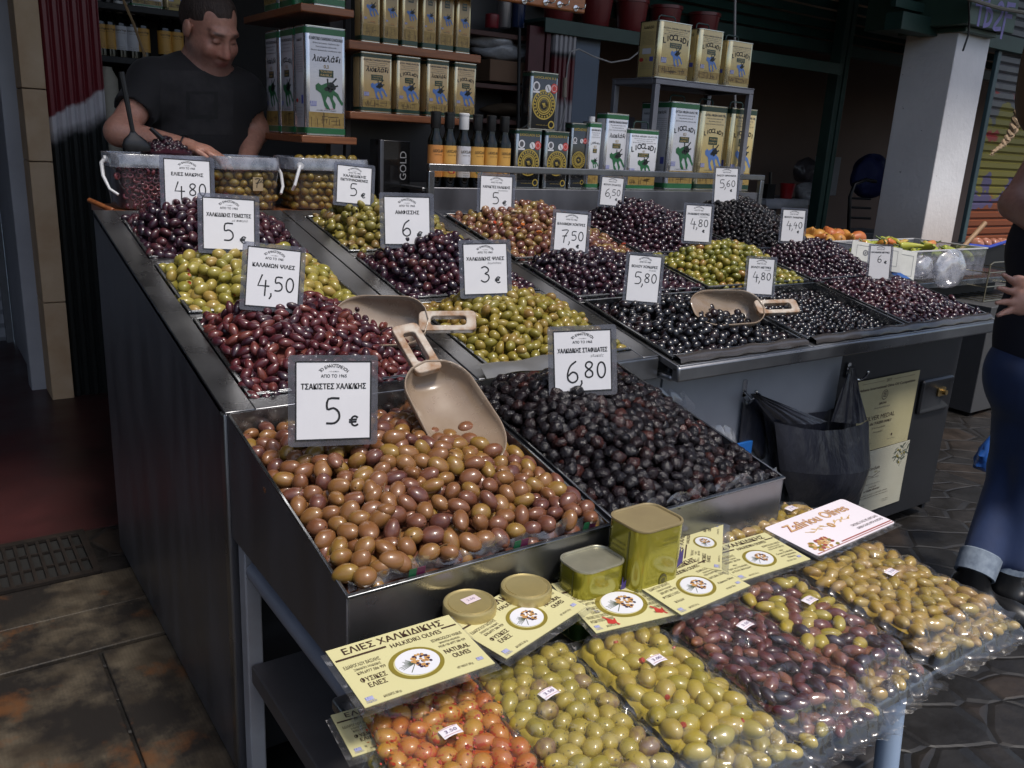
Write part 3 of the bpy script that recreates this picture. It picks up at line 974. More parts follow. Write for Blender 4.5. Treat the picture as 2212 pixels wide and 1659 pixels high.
# heap shape: level at the walls (n), peak height above it, peak position (fractions), label
HEAP = {
 'tan':      ((.010, -.032), .044, .42, .55, 'shiny brown cracked olive heaped in the deep front left tray'),
 'wrinkled': ((-.010, -.012), .062, .34, .66, 'wrinkled black olive heaped in the deep front centre tray'),
 'kalamata': (-.004, .074, .36, .74, 'reddish purple pointed olive heaped in the tray at the left front corner'),
 'stuffed':  (-.006, .070, .42, .72, 'big green stuffed olive heaped in the second tray on the left edge'),
 'purple':   (.000, .088, .36, .62, 'long dark purple olive heaped before the clear buckets'),
 'pitted':   (-.004, .084, .36, .66, 'pitted olive green olive heaped in the back row'),
 'amfissa':  (-.004, .090, .42, .72, 'round violet olive heaped behind the smooth green ones'),
 'green':    (-.008, .072, .46, .66, 'smooth yellow green olive heaped behind the wrinkled black ones'),
 'carved':   (-.004, .078, .46, .70, 'brown pink slit olive heaped in the back row'),
 'large':    (-.004, .062, .25, .76, 'dark purple olive heaped behind the shiny black ones'),
 'black':    (-.010, .040, .50, .70, 'big shiny black olive heaped in the front row'),
 'vinegar':  (-.004, .094, .40, .68, 'dark violet round olive heaped before the oil tins'),
 'bigreen':  (-.004, .080, .52, .70, 'mixed green olive heaped right of the middle'),
 'midblack': (-.022, .010, .50, .60, 'small shiny black olive lying low in the tray under the right scoop'),
 'throuba':  (.000, .112, .45, .62, 'small shrivelled black olive heaped in the back right corner'),
 'violet':   (-.004, .072, .50, .74, 'small violet olive heaped in the second row at the right'),
 'longdark': (-.006, .030, .45, .80, 'long dark olive heaped at the right front corner'),
}
OVER = {k: (.004, .013, .012) for k in TRAYS if k not in ('tan', 'wrinkled', 'midblack', 'black', 'longdark')}
for k in list(TRAYS):
    ox, of, ob = OVER.get(k, (0, 0, 0))
    a_ = TRAYS[k]
    TRAYS[k] = (a_[0]-ox, a_[1]+ox, a_[2]-of, a_[3]+ob)
    if k in OVER: HEAP[k] = (HEAP[k][0]+.012 if k != 'kalamata' else (.008, .010),) + HEAP[k][1:]
HEAP['black'] = (.004,) + HEAP['black'][1:]
HEAP['midblack'] = (-.012,) + HEAP['midblack'][1:]
HEAP['longdark'] = (.010,) + HEAP['longdark'][1:]
HEAP['tan'] = ((.022, -.026),) + HEAP['tan'][1:]
HEAP['wrinkled'] = ((.004, .002),) + HEAP['wrinkled'][1:]
def heap_fn(key):
    x0, x1, s0, s1 = TRAYS[key]
    base, amp, pu, pv, _ = HEAP[key]
    fb, bb = base if isinstance(base, tuple) else (base, base)
    rg = np.random.RandomState(abs(hash(key)) % 1000 if False else sum(map(ord, key)))
    ph = rg.uniform(0, 6.28, 6)
    def H(x, s):
        u = np.clip((x-x0)/(x1-x0), 0, 1)
        v = np.clip((s-s0)/(s1-s0), 0, 1)
        du = np.where(u < pu, (pu-u)/pu, (u-pu)/(1-pu))
        dv = np.where(v < pv, (pv-v)/pv, (v-pv)/(1-pv))
        d = np.minimum(1, (np.abs(du)**2.3+np.abs(dv)**2.3)**(1/2.3))
        h = 1-d**1.9
        wob = .004*(np.sin(9*u+ph[0])*np.sin(8*v+ph[1]))+.003*np.sin(17*u+ph[2])*np.sin(15*v+ph[3])
        return fb+(bb-fb)*v + amp*h + wob
    return H
def pack(x0, x1, s0, s1, H, d, rng, inset, layers=2, extra=0.10):
    # blue-noise spots over the heap's surface, pushed apart, on two layers plus a few sitting on top
    pts = []
    area = (x1-x0)*(s1-s0)
    cand = rng.uniform((x0+inset, s0+inset), (x1-inset, s1-inset), (int(area/d**2*28), 2))
    chosen = []
    cell = d
    gridd = {}
    for c in cand:
        k = (int(c[0]/cell), int(c[1]/cell))
        ok = True
        for i in (-1, 0, 1):
            for j in (-1, 0, 1):
                for q in gridd.get((k[0]+i, k[1]+j), ()):
                    if (q[0]-c[0])**2+(q[1]-c[1])**2 < (d*.80)**2:
                        ok = False
                        break
                if not ok: break
            if not ok: break
        if ok:
            gridd.setdefault(k, []).append(c)
            chosen.append(c)
    P = np.array(chosen)
    for it in range(14):
        D = P[:, None, :]-P[None, :, :]
        r = np.sqrt((D**2).sum(2))+np.eye(len(P))*9
        push = np.clip(d*.97-r, 0, None)*.32
        P = P+(D/r[..., None]*push[..., None]).sum(1)
        P[:, 0] = np.clip(P[:, 0], x0+inset, x1-inset)
        P[:, 1] = np.clip(P[:, 1], s0+inset, s1-inset)
    top = np.column_stack([P, H(P[:, 0], P[:, 1])+rng.uniform(-.30, .12, len(P))*d*.5])
    # lower layer at the gaps
    Q = P+rng.uniform(-.55, .55, P.shape)*d
    Q[:, 0] = np.clip(Q[:, 0], x0+inset, x1-inset)
    Q[:, 1] = np.clip(Q[:, 1], s0+inset, s1-inset)
    low = np.column_stack([Q, H(Q[:, 0], Q[:, 1])-d*rng.uniform(.55, .75, len(Q))])
    k = int(len(P)*extra)
    idx = rng.choice(len(P), k, False)
    E_ = P[idx]+rng.uniform(-.5, .5, (k, 2))*d
    E_[:, 0] = np.clip(E_[:, 0], x0+inset*1.3, x1-inset*1.3)
    E_[:, 1] = np.clip(E_[:, 1], s0+inset*1.3, s1-inset*1.3)
    ex = np.column_stack([E_, H(E_[:, 0], E_[:, 1])+d*rng.uniform(.22, .42, k)])
    return top, low, ex
def rand_rot(rng, normal, lie=.35):
    z = nrm(np.asarray(normal)+rng.normal(0, lie, 3))
    a = rng.uniform(0, 2*math.pi)
    t = np.cross(z, [1, 0, 0])
    t = nrm(t)
    x = t*math.cos(a)+np.cross(z, t)*math.sin(a)
    return np.column_stack([x, np.cross(z, x), z])
NOBJ = 0
def fill(key):
    name, L, D, stops, kinds, rough, wr, seg, rn = SPEC[key]
    x0, x1, s0, s1 = TRAYS[key]
    H = heap_fn(key)
    rng = np.random.RandomState(7+sum(map(ord, key)))
    d = (L*D)**.5*.93 if not wr else D*.93
    spots = None
    m_i = olive_mat(name+'_skin', stops, rough, False, spots, 1.0 if wr else 0, vs=45)
    m_s = olive_mat(name+'_skin', stops, rough, True, spots, 1.0 if wr else 0, vs=45)
    geos, mi_, meshes = [], [], []
    variants = [(k, sd) for k in kinds for sd in (1, 2)] if not wr else [('plain', s) for s in range(1, 7)]
    for k, sd in variants:
        gl = olive_geo(L, D, k, seg, rn, sd+len(key)*3, {'kalamata': .9, 'longdark': .8, 'tan': .35}.get(key, .3), wr)
        geos.append(gl)
        m2 = PEPPER if k == 'stuffed' else HOLE
        meshes.append((geo_mesh(name, gl, [m_i, m2]), m2))
    top, low, ex = pack(x0, x1, s0, s1, H, d, rng, D*.45, extra={'tan': .08, 'wrinkled': .12, 'midblack': .10}.get(key, .14))
    items = []
    eps = .004
    for lay, arr in ((0, ex), (1, top), (2, low)):
        for x, s, n in arr:
            gx = (H(x+eps, s)-H(x-eps, s))/(2*eps)
            gs = (H(x, s+eps)-H(x, s-eps))/(2*eps)
            nv = nrm(np.array([-gx, 0, 0])-TV*gs+NV)
            R = rand_rot(rng, nv, .45 if lay < 2 else .8)
            p = SP(x, s, n-D*.40)
            dist = np.linalg.norm(p-CAM)
            face = float(np.dot(nv, nrm(CAM-p)))
            rank = dist + (0 if lay < 2 else 50) + (20 if face < -.05 else 0)
            items.append((rank, p, R, rng.randint(len(geos)), rng.uniform(.86, 1.1, 3), lay))
    items.sort(key=lambda a: a[0])
    vis = [i for i in items if i[0] < 20]
    ind = vis[:300]
    rest = items[len(ind):]
    label = HEAP[key][4]
    grp = label.split(' heaped')[0].split(' lying')[0]+'s heaped in their tray'
    for rank, p, R, gi, sc, lay in ind:
        o = bpy.data.objects.new(name, meshes[gi][0])
        COL.objects.link(o)
        M3 = R*sc
        o.matrix_world = Matrix([list(M3[i])+[p[i]] for i in range(3)]+[[0, 0, 0, 1]])
        o['label'] = label
        o['category'] = 'olive'
        o['group'] = grp
        if key == 'tan' and rng.rand() < .10:
            mb = MB()
            mb.tube([(-L*.48, 0, 0), (-L*.60, .001, .001), (-L*.72, .003, .004), (-L*.82, .006, .006)], [.0013, .0010, .0009, .0012], 6)
            mb.build('stem', mat('olive_stem', (0.16, 0.09, 0.035), .6), o, local=True)
    # everything deeper or smaller in view: one heap
    mb = MB()
    V_all, F_all, M_all = [], [], []
    off = 0
    m2s = []
    for m, m2 in meshes:
        if m2 not in m2s: m2s.append(m2)
    for rank, p, R, gi, sc, lay in rest:
        gv, gf, gm = geos[gi]
        V_all.append((gv*1.0)@(R*sc).T+p)
        F_all.extend([tuple(i+off for i in f) for f in gf])
        k2 = 1+m2s.index(meshes[gi][1])
        M_all.extend([k2 if a else 0 for a in gm])
        off += len(gv)
    # core under the olives
    nx, ns = 22, 18
    G = []
    xi, si = np.linspace(x0+.004, x1-.004, nx), np.linspace(s0+.004, s1-.004, ns)
    core = np.array([[SP(a, b, float(H(a, b))-d*1.25) for a in xi] for b in si]).reshape(-1, 3)
    V_all.append(core)
    for i in range(ns-1):
        for j in range(nx-1):
            F_all.append(tuple(off+k for k in (i*nx+j, i*nx+j+1, (i+1)*nx+j+1, (i+1)*nx+j)))
            M_all.append(0)
    me = bpy.data.meshes.new('olive_heap')
    me.from_pydata(np.concatenate(V_all).tolist(), [], F_all)
    for mm in [m_s]+m2s: me.materials.append(mm)
    me.polygons.foreach_set('material_index', M_all)
    me.polygons.foreach_set('use_smooth', [True]*len(me.polygons))
    me.update()
    o = bpy.data.objects.new('olive_heap', me)
    COL.objects.link(o)
    tag(o, 'rest of the heap of '+label.split(' heaped')[0].split(' lying')[0]+'s under and behind the nearest ones', 'olives', kind='stuff')
    return len(ind), len(rest)
for key in SPEC:
    n_i, n_r = fill(key)
    print('OLIVES', key, n_i, n_r)

# ------------------------------------------------------------------ price cards
SLEEVE = film('card_sleeve', (0.68, 0.69, 0.74), 0.04, 0.22, 0.2, 14, 0.1, (0.22, 0.22, 0.26))
CARDP = mat('card_paper', (0.68, 0.68, 0.71), 0.4, col2=(0.64, 0.64, 0.67), vs=30)
GREYINK = mat('grey_ink', (0.16, 0.16, 0.17), 0.5)
def on_heap(key, px, py):
    H = heap_fn(key)
    sp_ = TRAYS[key][2]+(TRAYS[key][3]-TRAYS[key][2])*min(.9, HEAP[key][3]+.04)
    r = ray(px, py)
    for i in range(1200):
        q = CAM+r*(.8+i*.003)
        d = q-SO
        s = float(d@TV)
        if s > sp_: return hit(px, py, SO+TV*sp_, TV)
        if float(d@NV) <= float(H(q[0], s)): return q
    return q
def price_card(label, TL, TR, BL, s, title, price, sub=None, hand_title=None, yaw=18, euro=True, small=False):
    mid = (BL[0]+(TR[0]-TL[0])/2, BL[1]+(TR[1]-TL[1])/2)
    if isinstance(s, tuple):
        base = on_heap(s[0], mid[0]+s[2] if len(s) > 2 else mid[0], s[1])
        base = base + NV*.004
    else:
        base = hit(mid[0], mid[1], SO+TV*s, TV)
    a = math.radians(yaw)
    le = math.radians(10)
    W_ = np.array([-math.sin(a)*math.cos(le), -math.cos(a)*math.cos(le), math.sin(le)])
    q = [hit(p[0], p[1], base, W_) for p in (TL, TR, BL)]
    U_ = nrm(q[1]-q[0])
    wd = float(np.linalg.norm(q[1]-q[0]))
    V_ = nrm(np.cross(W_, U_))
    ht = max(float((q[0]-q[2])@V_), wd*1.0)
    root = thing('price_card', label, 'price card', q[0]-V_*ht+U_*wd/2, 'price cards standing in the olives')
    O = q[0]
    mb = MB()
    mb.rbox(O+U_*wd/2-V_*ht/2, U_, V_, W_, wd, ht, -.0006, .0, .006)
    mb.build('plastic_sleeve', SLEEVE, root)
    ix, iy = wd*.075, wd*.065
    pw, ph = wd-2*ix, ht-2*iy
    fl = Flat()
    fl.rect(ix, -iy-ph, wd-ix, -iy, 'paper', 0)
    fl.build('paper', {'paper': CARDP}, root, O, U_, V_, W_, .0004)
    t = Flat()
    cx = wd/2
    t.frame(ix, -iy-ph, wd-ix, -iy, wd*.017, 'ink', 1)
    R = wd*.20
    t.arc('ΤΟ ΕΛΑΙΟΠΩΛΕΙΟΝ', cx, -iy-wd*.105-R*.82, R, wd*.034, 'ink', math.radians(133), math.radians(47), 1, .015)
    t.text('στο καπάνι', cx, -iy-wd*.125, wd*.016, 'grey', 'C', 1, slant=.25)
    t.text('ΑΠΟ ΤΟ 1965', cx, -iy-wd*.185, wd*.034, 'ink', 'C', 1, bold=.015)
    if title:
        _, _, tw = glyphs(title, .03)
        wmax = wd*.72
        h = wd*.062
        k = h/CAPH
        t.text(title, cx, -iy-wd*.315, h, 'ink', 'C', 1, min(wmax, tw*k*.92), bold=.03)
    if hand_title:
        for i, ln in enumerate(hand_title): t.text(ln, cx, -iy-wd*(.27+.095*i), wd*.058, 'ink', 'C', 1, wd*.66 if i else wd*.56, bold=.045)
    if sub: t.text(sub, cx+wd*.30, -iy-wd*.385, wd*.038, 'grey', 'R', 1, slant=.35)
    t.build('printed_text', {'ink': INK, 'grey': GREYINK}, root, O, U_, V_, W_, .0006)
    hnd = Flat()
    hnd.rng = random.Random(len(label)*7+int(TL[0]))
    ph_ = wd*.285
    y0 = -iy-wd*.72
    if euro == 'right':
        hnd.hand(price, cx-wd*.10, y0+wd*.01, ph_, wd*.024, 'ink', 1)
        hnd.hand('€', cx+wd*.17, y0-wd*.02, ph_*.62, wd*.022, 'ink', 1)
    else:
        whole, dec = (price.split(',')+[''])[:2]
        hnd.hand(whole, cx-wd*.24, y0-wd*.02, ph_*1.05, wd*.024, 'ink', 1)
        if dec:
            hnd.hand(',', cx-wd*.06, y0-wd*.03, ph_*.9, wd*.024, 'ink', 1)
            hnd.hand(dec, cx+wd*.02, y0+wd*.04, ph_*.78, wd*.023, 'ink', 1)
        if euro: hnd.hand('€', cx+wd*.16, y0-wd*.15, ph_*.45, wd*.022, 'ink', 1)
    hnd.build('handwritten_price', {'ink': INK}, root, O, U_, V_, W_, .0006)
    return root
price_card('price card ΕΛΙΕΣ ΜΑΚΡΗΣ 4,80 before the first clear bucket', (343, 333), (462, 341), (352, 452), ('purple', 425), 'ΕΛΙΕΣ ΜΑΚΡΗΣ', '4,80', euro=False, yaw=10)
price_card('price card with hand lettered title and 5 €, behind the pitted olives', (722, 348), (811, 358), (728, 443), ('pitted', 436), None, '5', hand_title=('ΧΑΛΚΙΔΙΚΗΣ', 'ΕΚΠΥΡΗΝΩΜΕΝΕΣ'), euro='right', yaw=14)
price_card('price card ΧΑΛΚΙΔΙΚΗΣ ΓΕΜΙΣΤΕΣ 5 € above the stuffed green olives', (426, 415), (560, 424), (440, 540), ('stuffed', 535), 'ΧΑΛΚΙΔΙΚΗΣ ΓΕΜΙΣΤΕΣ', '5', 'με πιπεριά', euro='right', yaw=10)
price_card('price card ΑΜΦΙΣΣΗΣ 6 € above the round violet olives', (819, 415), (937, 418), (833, 530), ('amfissa', 515), 'ΑΜΦΙΣΣΗΣ', '6', euro='right', yaw=18)
price_card('price card ΧΑΡΑΚΤΕΣ ΧΑΛΚ/ΚΗΣ 5 € above the brown pink olives', (1032, 372), (1114, 377), (1035, 460), ('carved', 446), 'ΧΑΡΑΚΤΕΣ ΧΑΛΚ/ΚΗΣ', '5', 'ριγανάτες', euro='right', yaw=24)
price_card('bent looking price card ΒΟΛΟΥ ΞΥΔΑΤΕΣ 6,50 below the steel rail', (1297, 377), (1353, 382), (1307, 447), ('vinegar', 440), 'ΒΟΛΟΥ ΞΥΔΑΤΕΣ', '6,50', yaw=38)
price_card('price card ΘΑΣΟΥ ΘΡΟΥΜΠΑ 5,60 in the back right corner', (1542, 358), (1600, 360), (1538, 440), ('throuba', 432), 'ΘΑΣΟΥ ΘΡΟΥΜΠΑ', '5,60', yaw=38)
price_card('price card ΧΑΛΚΙΔΙΚΗΣ ΧΟΝΤΡΕΣ 4,80 above the mixed green olives', (1478, 437), (1544, 441), (1473, 525), ('bigreen', 518), 'ΧΑΛΚΙΔΙΚΗΣ ΧΟΝΤΡΕΣ', '4,80', 'λεμονάτες', yaw=36)
price_card('price card ΚΑΛΑΜΩΝ ΧΟΝΤΡΕΣ 7,50 behind the dark purple olives', (1195, 451), (1278, 458), (1188, 545), ('large', 536), 'ΚΑΛΑΜΩΝ ΧΟΝΤΡΕΣ', '7,50', yaw=28)
price_card('price card ΒΟΛΟΥ ΧΑΝΔΡΑΚΙ 4,40 above the small violet olives', (1688, 448), (1746, 451), (1690, 525), ('violet', 518), 'ΒΟΛΟΥ ΧΑΝΔΡΑΚΙ', '4,40', yaw=42)
price_card('price card ΚΑΛΑΜΩΝ ΜΕΤΡΙΕΣ 6 at the far right', (1877, 526), (1931, 528), (1887, 606), ('longdark', 604), 'ΚΑΛΑΜΩΝ ΜΕΤΡΙΕΣ', '6', euro='right', yaw=44)
price_card('price card ΒΟΛΟΥ ΧΟΝΔΡΕΣ 5,80 behind the big black olives', (1354, 543), (1437, 550), (1350, 655), ('black', 648), 'ΒΟΛΟΥ ΧΟΝΔΡΕΣ', '5,80', 'γλυκιές', euro=False, yaw=32)
price_card('leaning price card ΒΟΛΟΥ ΜΕΤΡΙΕΣ 4,80 beside the right hand scoop', (1613, 552), (1680, 556), (1632, 640), ('midblack', 642), 'ΒΟΛΟΥ ΜΕΤΡΙΕΣ', '4,80', 'γλυκιές', euro=False, yaw=36)
price_card('price card ΧΑΛΚΙΔΙΚΗΣ ΨΙΛΕΣ 3 € behind the smooth green olives', (990, 519), (1103, 517), (1010, 645), ('green', 635), 'ΧΑΛΚΙΔΙΚΗΣ ΨΙΛΕΣ', '3', 'λεμονάτες', euro='right', yaw=22)
price_card('price card ΚΑΛΑΜΩΝ ΨΙΛΕΣ 4,50 above the reddish pointed olives', (525, 520), (662, 535), (540, 670), ('kalamata', 655), 'ΚΑΛΑΜΩΝ ΨΙΛΕΣ', '4,50', euro=False, yaw=10)
price_card('price card ΤΣΑΚΙΣΤΕΣ ΧΑΛΚ/ΚΗΣ 5 € standing in the big brown olives', (622, 767), (817, 767), (632, 966), ('tan', 945), 'ΤΣΑΚΙΣΤΕΣ ΧΑΛΚ/ΚΗΣ', '5', euro='right', yaw=14)
price_card('price card ΧΑΛΚΙΔΙΚΗΣ ΣΤΑΦΙΔΑΤΕΣ 6,80 in the wrinkled black olives', (1182, 706), (1331, 700), (1178, 860), ('wrinkled', 845), 'ΧΑΛΚΙΔΙΚΗΣ ΣΤΑΦΙΔΑΤΕΣ', '6,80', 'γλυκιές', euro=False, yaw=26)

# ------------------------------------------------------------------ oil tins
TIN_W = mat('tin_white_print', (0.72, 0.72, 0.75), 0.22, 0.0, col2=(0.66, 0.66, 0.70), vs=5, coat=.6)
TIN_C = mat('tin_cream_print', (0.60, 0.42, 0.19), 0.25, 0.0, col2=(0.53, 0.36, 0.15), vs=5, coat=.5)
TIN_Y = mat('tin_yellow_print', (0.66, 0.52, 0.23), 0.25, 0.0, col2=(0.60, 0.46, 0.19), vs=5, coat=.5)
TIN_K = mat('tin_black_print', (0.014, 0.015, 0.016), 0.14, 0.0, coat=.8)
TIN_M = mat('tin_rim_metal', (0.70, 0.69, 0.66), 0.22, 1.0)
GRN_I = mat('green_print', (0.022, 0.15, 0.055), 0.35, coat=.3)
DGR_I = mat('dark_green_print', (0.010, 0.045, 0.028), 0.3, coat=.3)
BLU_I = mat('blue_print', (0.12, 0.24, 0.58), 0.35)
OCH_I = mat('ochre_print', (0.42, 0.29, 0.085), 0.4, col2=(0.26, 0.165, 0.05), vs=90)
BRN_I = mat('brown_print', (0.10, 0.062, 0.026), 0.4)
TXT_I = mat('grey_print', (0.10, 0.10, 0.11), 0.4)
RED_I = mat('red_print', (0.55, 0.05, 0.04), 0.4)
GLD_I = mat('gold_print', (0.55, 0.40, 0.09), 0.3, 0.4)
FLG_I = mat('flag_blue', (0.10, 0.12, 0.48), 0.4)
LEAF_I = mat('olive_print', (0.018, 0.020, 0.020), 0.4)
PRN = {'white': TIN_W, 'green': GRN_I, 'dgreen': DGR_I, 'blue': BLU_I, 'ochre': OCH_I, 'brown': BRN_I, 'grey': TXT_I, 'red': RED_I, 'gold': GLD_I,
       'flag': FLG_I, 'dark': LEAF_I, 'cream': TIN_C, 'black': INK, 'metal': TIN_M, 'yellow': TIN_Y}
LANDMAP = [(-.52, .26), (-.40, .36), (-.28, .28), (-.10, .36), (.12, .42), (.30, .30), (.26, .10), (.42, 0), (.50, -.15), (.64, -.36), (.58, -.44), (.47, -.30), (.34, -.12), (.22, -.06),
       (.20, -.20), (.32, -.40), (.29, -.58), (.21, -.56), (.15, -.36), (.05, -.14), (-.03, -.12), (-.10, -.30), (.04, -.52), (.08, -.62), (-.06, -.60), (-.16, -.48), (-.22, -.24), (-.30, -.02), (-.50, .10)]
CORNER = {k: mat('glint_corner_' + n_, c, .2, .85, coat=.3) for k, n_, c in (('white', 'white', (.85, .85, .87)), ('cream', 'cream', (.80, .66, .42)), ('yellow', 'yellow', (.82, .70, .42)), ('black', 'dark', (.5, .52, .52)))}  # bright metallic corners put the daylight glint into the tin's colour
def flag(t, x, y, w, z=1):
    h = w*.66
    t.rect(x, y, x+w, y+h, 'white', z)
    for i in range(5): t.rect(x, y+h*(2*i)/9, x+w, y+h*(2*i+1)/9, 'flag', z+1)
    t.rect(x, y+h*4/9, x+w*.37, y+h, 'flag', z+2)
    t.rect(x+w*.14, y+h*4.2/9, x+w*.22, y+h, 'white', z+3)
    t.rect(x, y+h*6.2/9, x+w*.37, y+h*7/9, 'white', z+3)
def country(t, cx, cy, k, m, z=1):
    t.poly([(cx+x*k, cy+y*k) for x, y in LANDMAP], m, z)
    for x, y, a in ((.05, .25, .3), (.16, .33, -.4), (.10, .12, .8), (-.05, .15, .2), (.22, .20, .1)): t.ell(cx+x*k, cy+y*k, k*.11, k*.08, 'dark', z+1, 12, a)
    for a, b in (((.1, .3), (.34, .56)), ((.1, .2), (.40, .30)), ((0, .25), (-.02, .52))): t.stroke([(cx+a[0]*k, cy+a[1]*k), (cx+b[0]*k, cy+b[1]*k)], k*.06, 'dark', z+2, False)
def sketch_band(t, x0, x1, y0, y1, z=1, seed=1):
    t.rect(x0, y0, x1, y1, 'ochre', z)
    rg = random.Random(seed)
    w, h = x1-x0, y1-y0
    for i in range(9):
        a = x0+w*rg.uniform(.04, .92)
        t.stroke([(a, y0+h*rg.uniform(.05, .3)), (a+w*rg.uniform(-.03, .03), y0+h*rg.uniform(.5, .95))], w*.018, 'brown', z+1, False)
    for i in range(6):
        a, b = x0+w*rg.uniform(.04, .7), y0+h*rg.uniform(.1, .85)
        t.stroke([(a, b), (a+w*rg.uniform(.1, .26), b+h*rg.uniform(-.05, .05))], w*.016, 'brown', z+2, False)
    t.rect(x0+w*.40, y0, x0+w*.415, y1, 'brown', z+3)
def logo(t, kind, cx, y, w, m='black', z=1):
    if kind == 'latin':
        s = 'LIOCLaDI'
        for i, ch in enumerate(s):
            f = (i-3.5)/3.5
            t.text(ch, cx+f*w*.44, y-w*.10*f*f, w*.15, m, 'C', z, bold=.03, rot=-f*.12)
    else: t.text('λιοκλάδι', cx, y, w*.17, m, 'C', z, w*.86, bold=.02, slant=.25)
def tin(label, x0, x1, z0, z1, y, d, style, brand='latin', rot=0.0, handle=True, size_mark=None, group='olive oil tins', cap=False, seed=1, side=True, tall=False):
    w, h = x1-x0, z1-z0
    root = thing('oil_tin', label, 'oil tin', ((x0+x1)/2, y+d/2, z0), group, rot)
    X, Y, Z = (1, 0, 0), (0, 1, 0), (0, 0, 1)
    rad = min(w, d)*.16
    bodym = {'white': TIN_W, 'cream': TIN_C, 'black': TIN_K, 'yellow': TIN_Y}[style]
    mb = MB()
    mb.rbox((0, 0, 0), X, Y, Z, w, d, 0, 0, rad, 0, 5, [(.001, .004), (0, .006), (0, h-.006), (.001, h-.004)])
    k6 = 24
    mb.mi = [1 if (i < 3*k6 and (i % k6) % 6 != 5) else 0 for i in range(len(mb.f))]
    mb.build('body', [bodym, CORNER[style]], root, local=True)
    for nm, a, b in (('bottom_rim', 0, .0045), ('top_rim', h-.0045, h)):
        mb = MB()
        mb.rbox((0, 0, 0), X, Y, Z, w+.002, d+.002, 0, 0, rad, 0, 5, [(.0015, a), (0, a+.001), (0, b-.001), (.0015, b)] + ([(.004, b), (.0045, b-.002)] if nm == 'top_rim' else []))
        mb.build(nm, TIN_M, root, local=True)
    band = GRN_I if style == 'white' else DGR_I
    bh = h*.055
    for a, b in ((.006, .006+bh), (h-.006-bh, h-.006)):
        if style == 'black' and a < .01: continue
        if style == 'yellow' and not tall: continue
        mb = MB()
        mb.rbox((0, 0, 0), X, Y, Z, w+.0008, d+.0008, a, b, rad, 0, 5)
        mb.build('colour_band', band, root, local=True)
    if handle:
        mb = MB()
        mb.tube([(-w*.26, 0, h-.004), (-w*.24, 0, h+.022), (-w*.18, 0, h+.028), (w*.18, 0, h+.028), (w*.24, 0, h+.022), (w*.26, 0, h-.004)], .0032, 8)
        mb.build('handle', GREEN_P, root, local=True)
    if cap:
        mb = MB()
        mb.cyl((-w*.1, 0, h-.003), (-w*.1, 0, h+.02), .013, seg=14)
        mb.build('screw_cap', WHITE, root, local=True)
    t = Flat()
    uw = w-2*rad
    if style == 'black':
        t.text('LIOCLADI 0.2', 0, h*.885, h*.040, 'gold', 'C', 1, uw*.92, bold=.02)
        ry = h*.44 if h > .16 else h*.40
        R = min(uw*.50, h*.26)
        t.ring(0, ry, R*.90, R, 'gold', 1)
        for i in range(22):
            a = 2*math.pi*i/22
            t.ell(R*.80*math.cos(a), ry+R*.80*math.sin(a), R*.075, R*.075, 'gold', 2, 8)
        t.ring(0, ry, R*.60, R*.68, 'gold', 2)
        t.ring(0, ry, R*.44, R*.55, 'gold', 2)
        t.ring(0, ry, R*.36, R*.39, 'gold', 2)
        t.poly([(x*R*.34, ry+y_*R*.34) for x, y_ in LANDMAP], 'gold', 2)
        by = h*.735 if h > .16 else h*.74
        br = uw*.15
        t.ell(-uw*.36, by+br*.2, br, br, 'white', 2)
        t.ell(-uw*.36, by+br*.2, br*.62, br*.7, 'grey', 3)
        t.rect(-uw*.36-br, by-br*1.25, -uw*.36+br, by-br*.85, 'white', 3)
        t.ell(uw*.14, by-br*.1, br*.85, br*.85, 'white', 3)
        t.stroke([(uw*.10, by+br*.4), (uw*.18, by-br*.6)], br*.22, 'grey', 4, False)
        t.ell(uw*.40, by, br*1.0, br*1.1, 'red', 2)
        t.ring(uw*.40, by, br*.62, br*.72, 'white', 3)
        t.ring(uw*.36, h*.10, br*.6, br*.9, 'gold', 3)
        t.text('extra virgin olive oil', -uw*.05, h*.08, h*.016, 'gold', 'C', 1, uw*.5)
    else:
        g_ = 'grey'
        top = h-.006-bh
        if brand == 'greek':
            t.text('ΕΞΑΙΡΕΤΙΚΟ ΠΑΡΘΕΝΟ ΕΛΑΙΟΛΑΔΟ', 0, top-h*.052, h*.026, g_, 'C', 1, uw*1.02, bold=.02)
        else:
            t.text('EXTRA VIRGIN OLIVE OIL', 0, top-h*.052, h*.026, g_, 'C', 1, uw*1.0, bold=.02)
        for i, k in enumerate((.8, .62, .9)): t.text('Ekstra devicansko maslinovo ulje', 0, top-h*(.085+.032*i), h*.015, g_, 'C', 1, uw*k)
        ly = h*.685
        logo(t, 'greek' if brand == 'greek' else 'latin', 0, ly, uw*.98)
        if style == 'white': t.text('0,3', 0, h*.625, h*.032, 'ochre', 'C', 1, bold=.02)
        t.rect(-uw*.22, h*.545, uw*.22, h*.61 if style == 'white' else h*.635, 'dgreen', 1)
        t.text('TOLERIS', 0, h*.585 if style == 'white' else h*.598, h*.020, 'cream', 'C', 2, uw*.36, bold=.02)
        t.text('FAMILY', 0, h*.553 if style == 'white' else h*.560, h*.020, 'cream', 'C', 2, uw*.34, bold=.02)
        country(t, uw*.05, h*.40, min(uw*.74, h*.28), 'green' if style == 'white' else 'blue', 1)
        flag(t, -uw*.50, h*.275, uw*.20)
        t.text('ΕΛΛΗΝΙΚΟ ΠΡΟΪΟΝ ΧΑΛΚΙΔΙΚΗΣ', 0, h*.232, h*.012, g_, 'C', 1, uw*.6)
        t.text('PRODUCT OF GREECE', uw*.1, h*.25, h*.010, 'red', 'C', 1, uw*.3)
        sketch_band(t, -uw*.5-rad*.3, uw*.5+rad*.3, .006+bh+.001, h*.22, 1, seed)
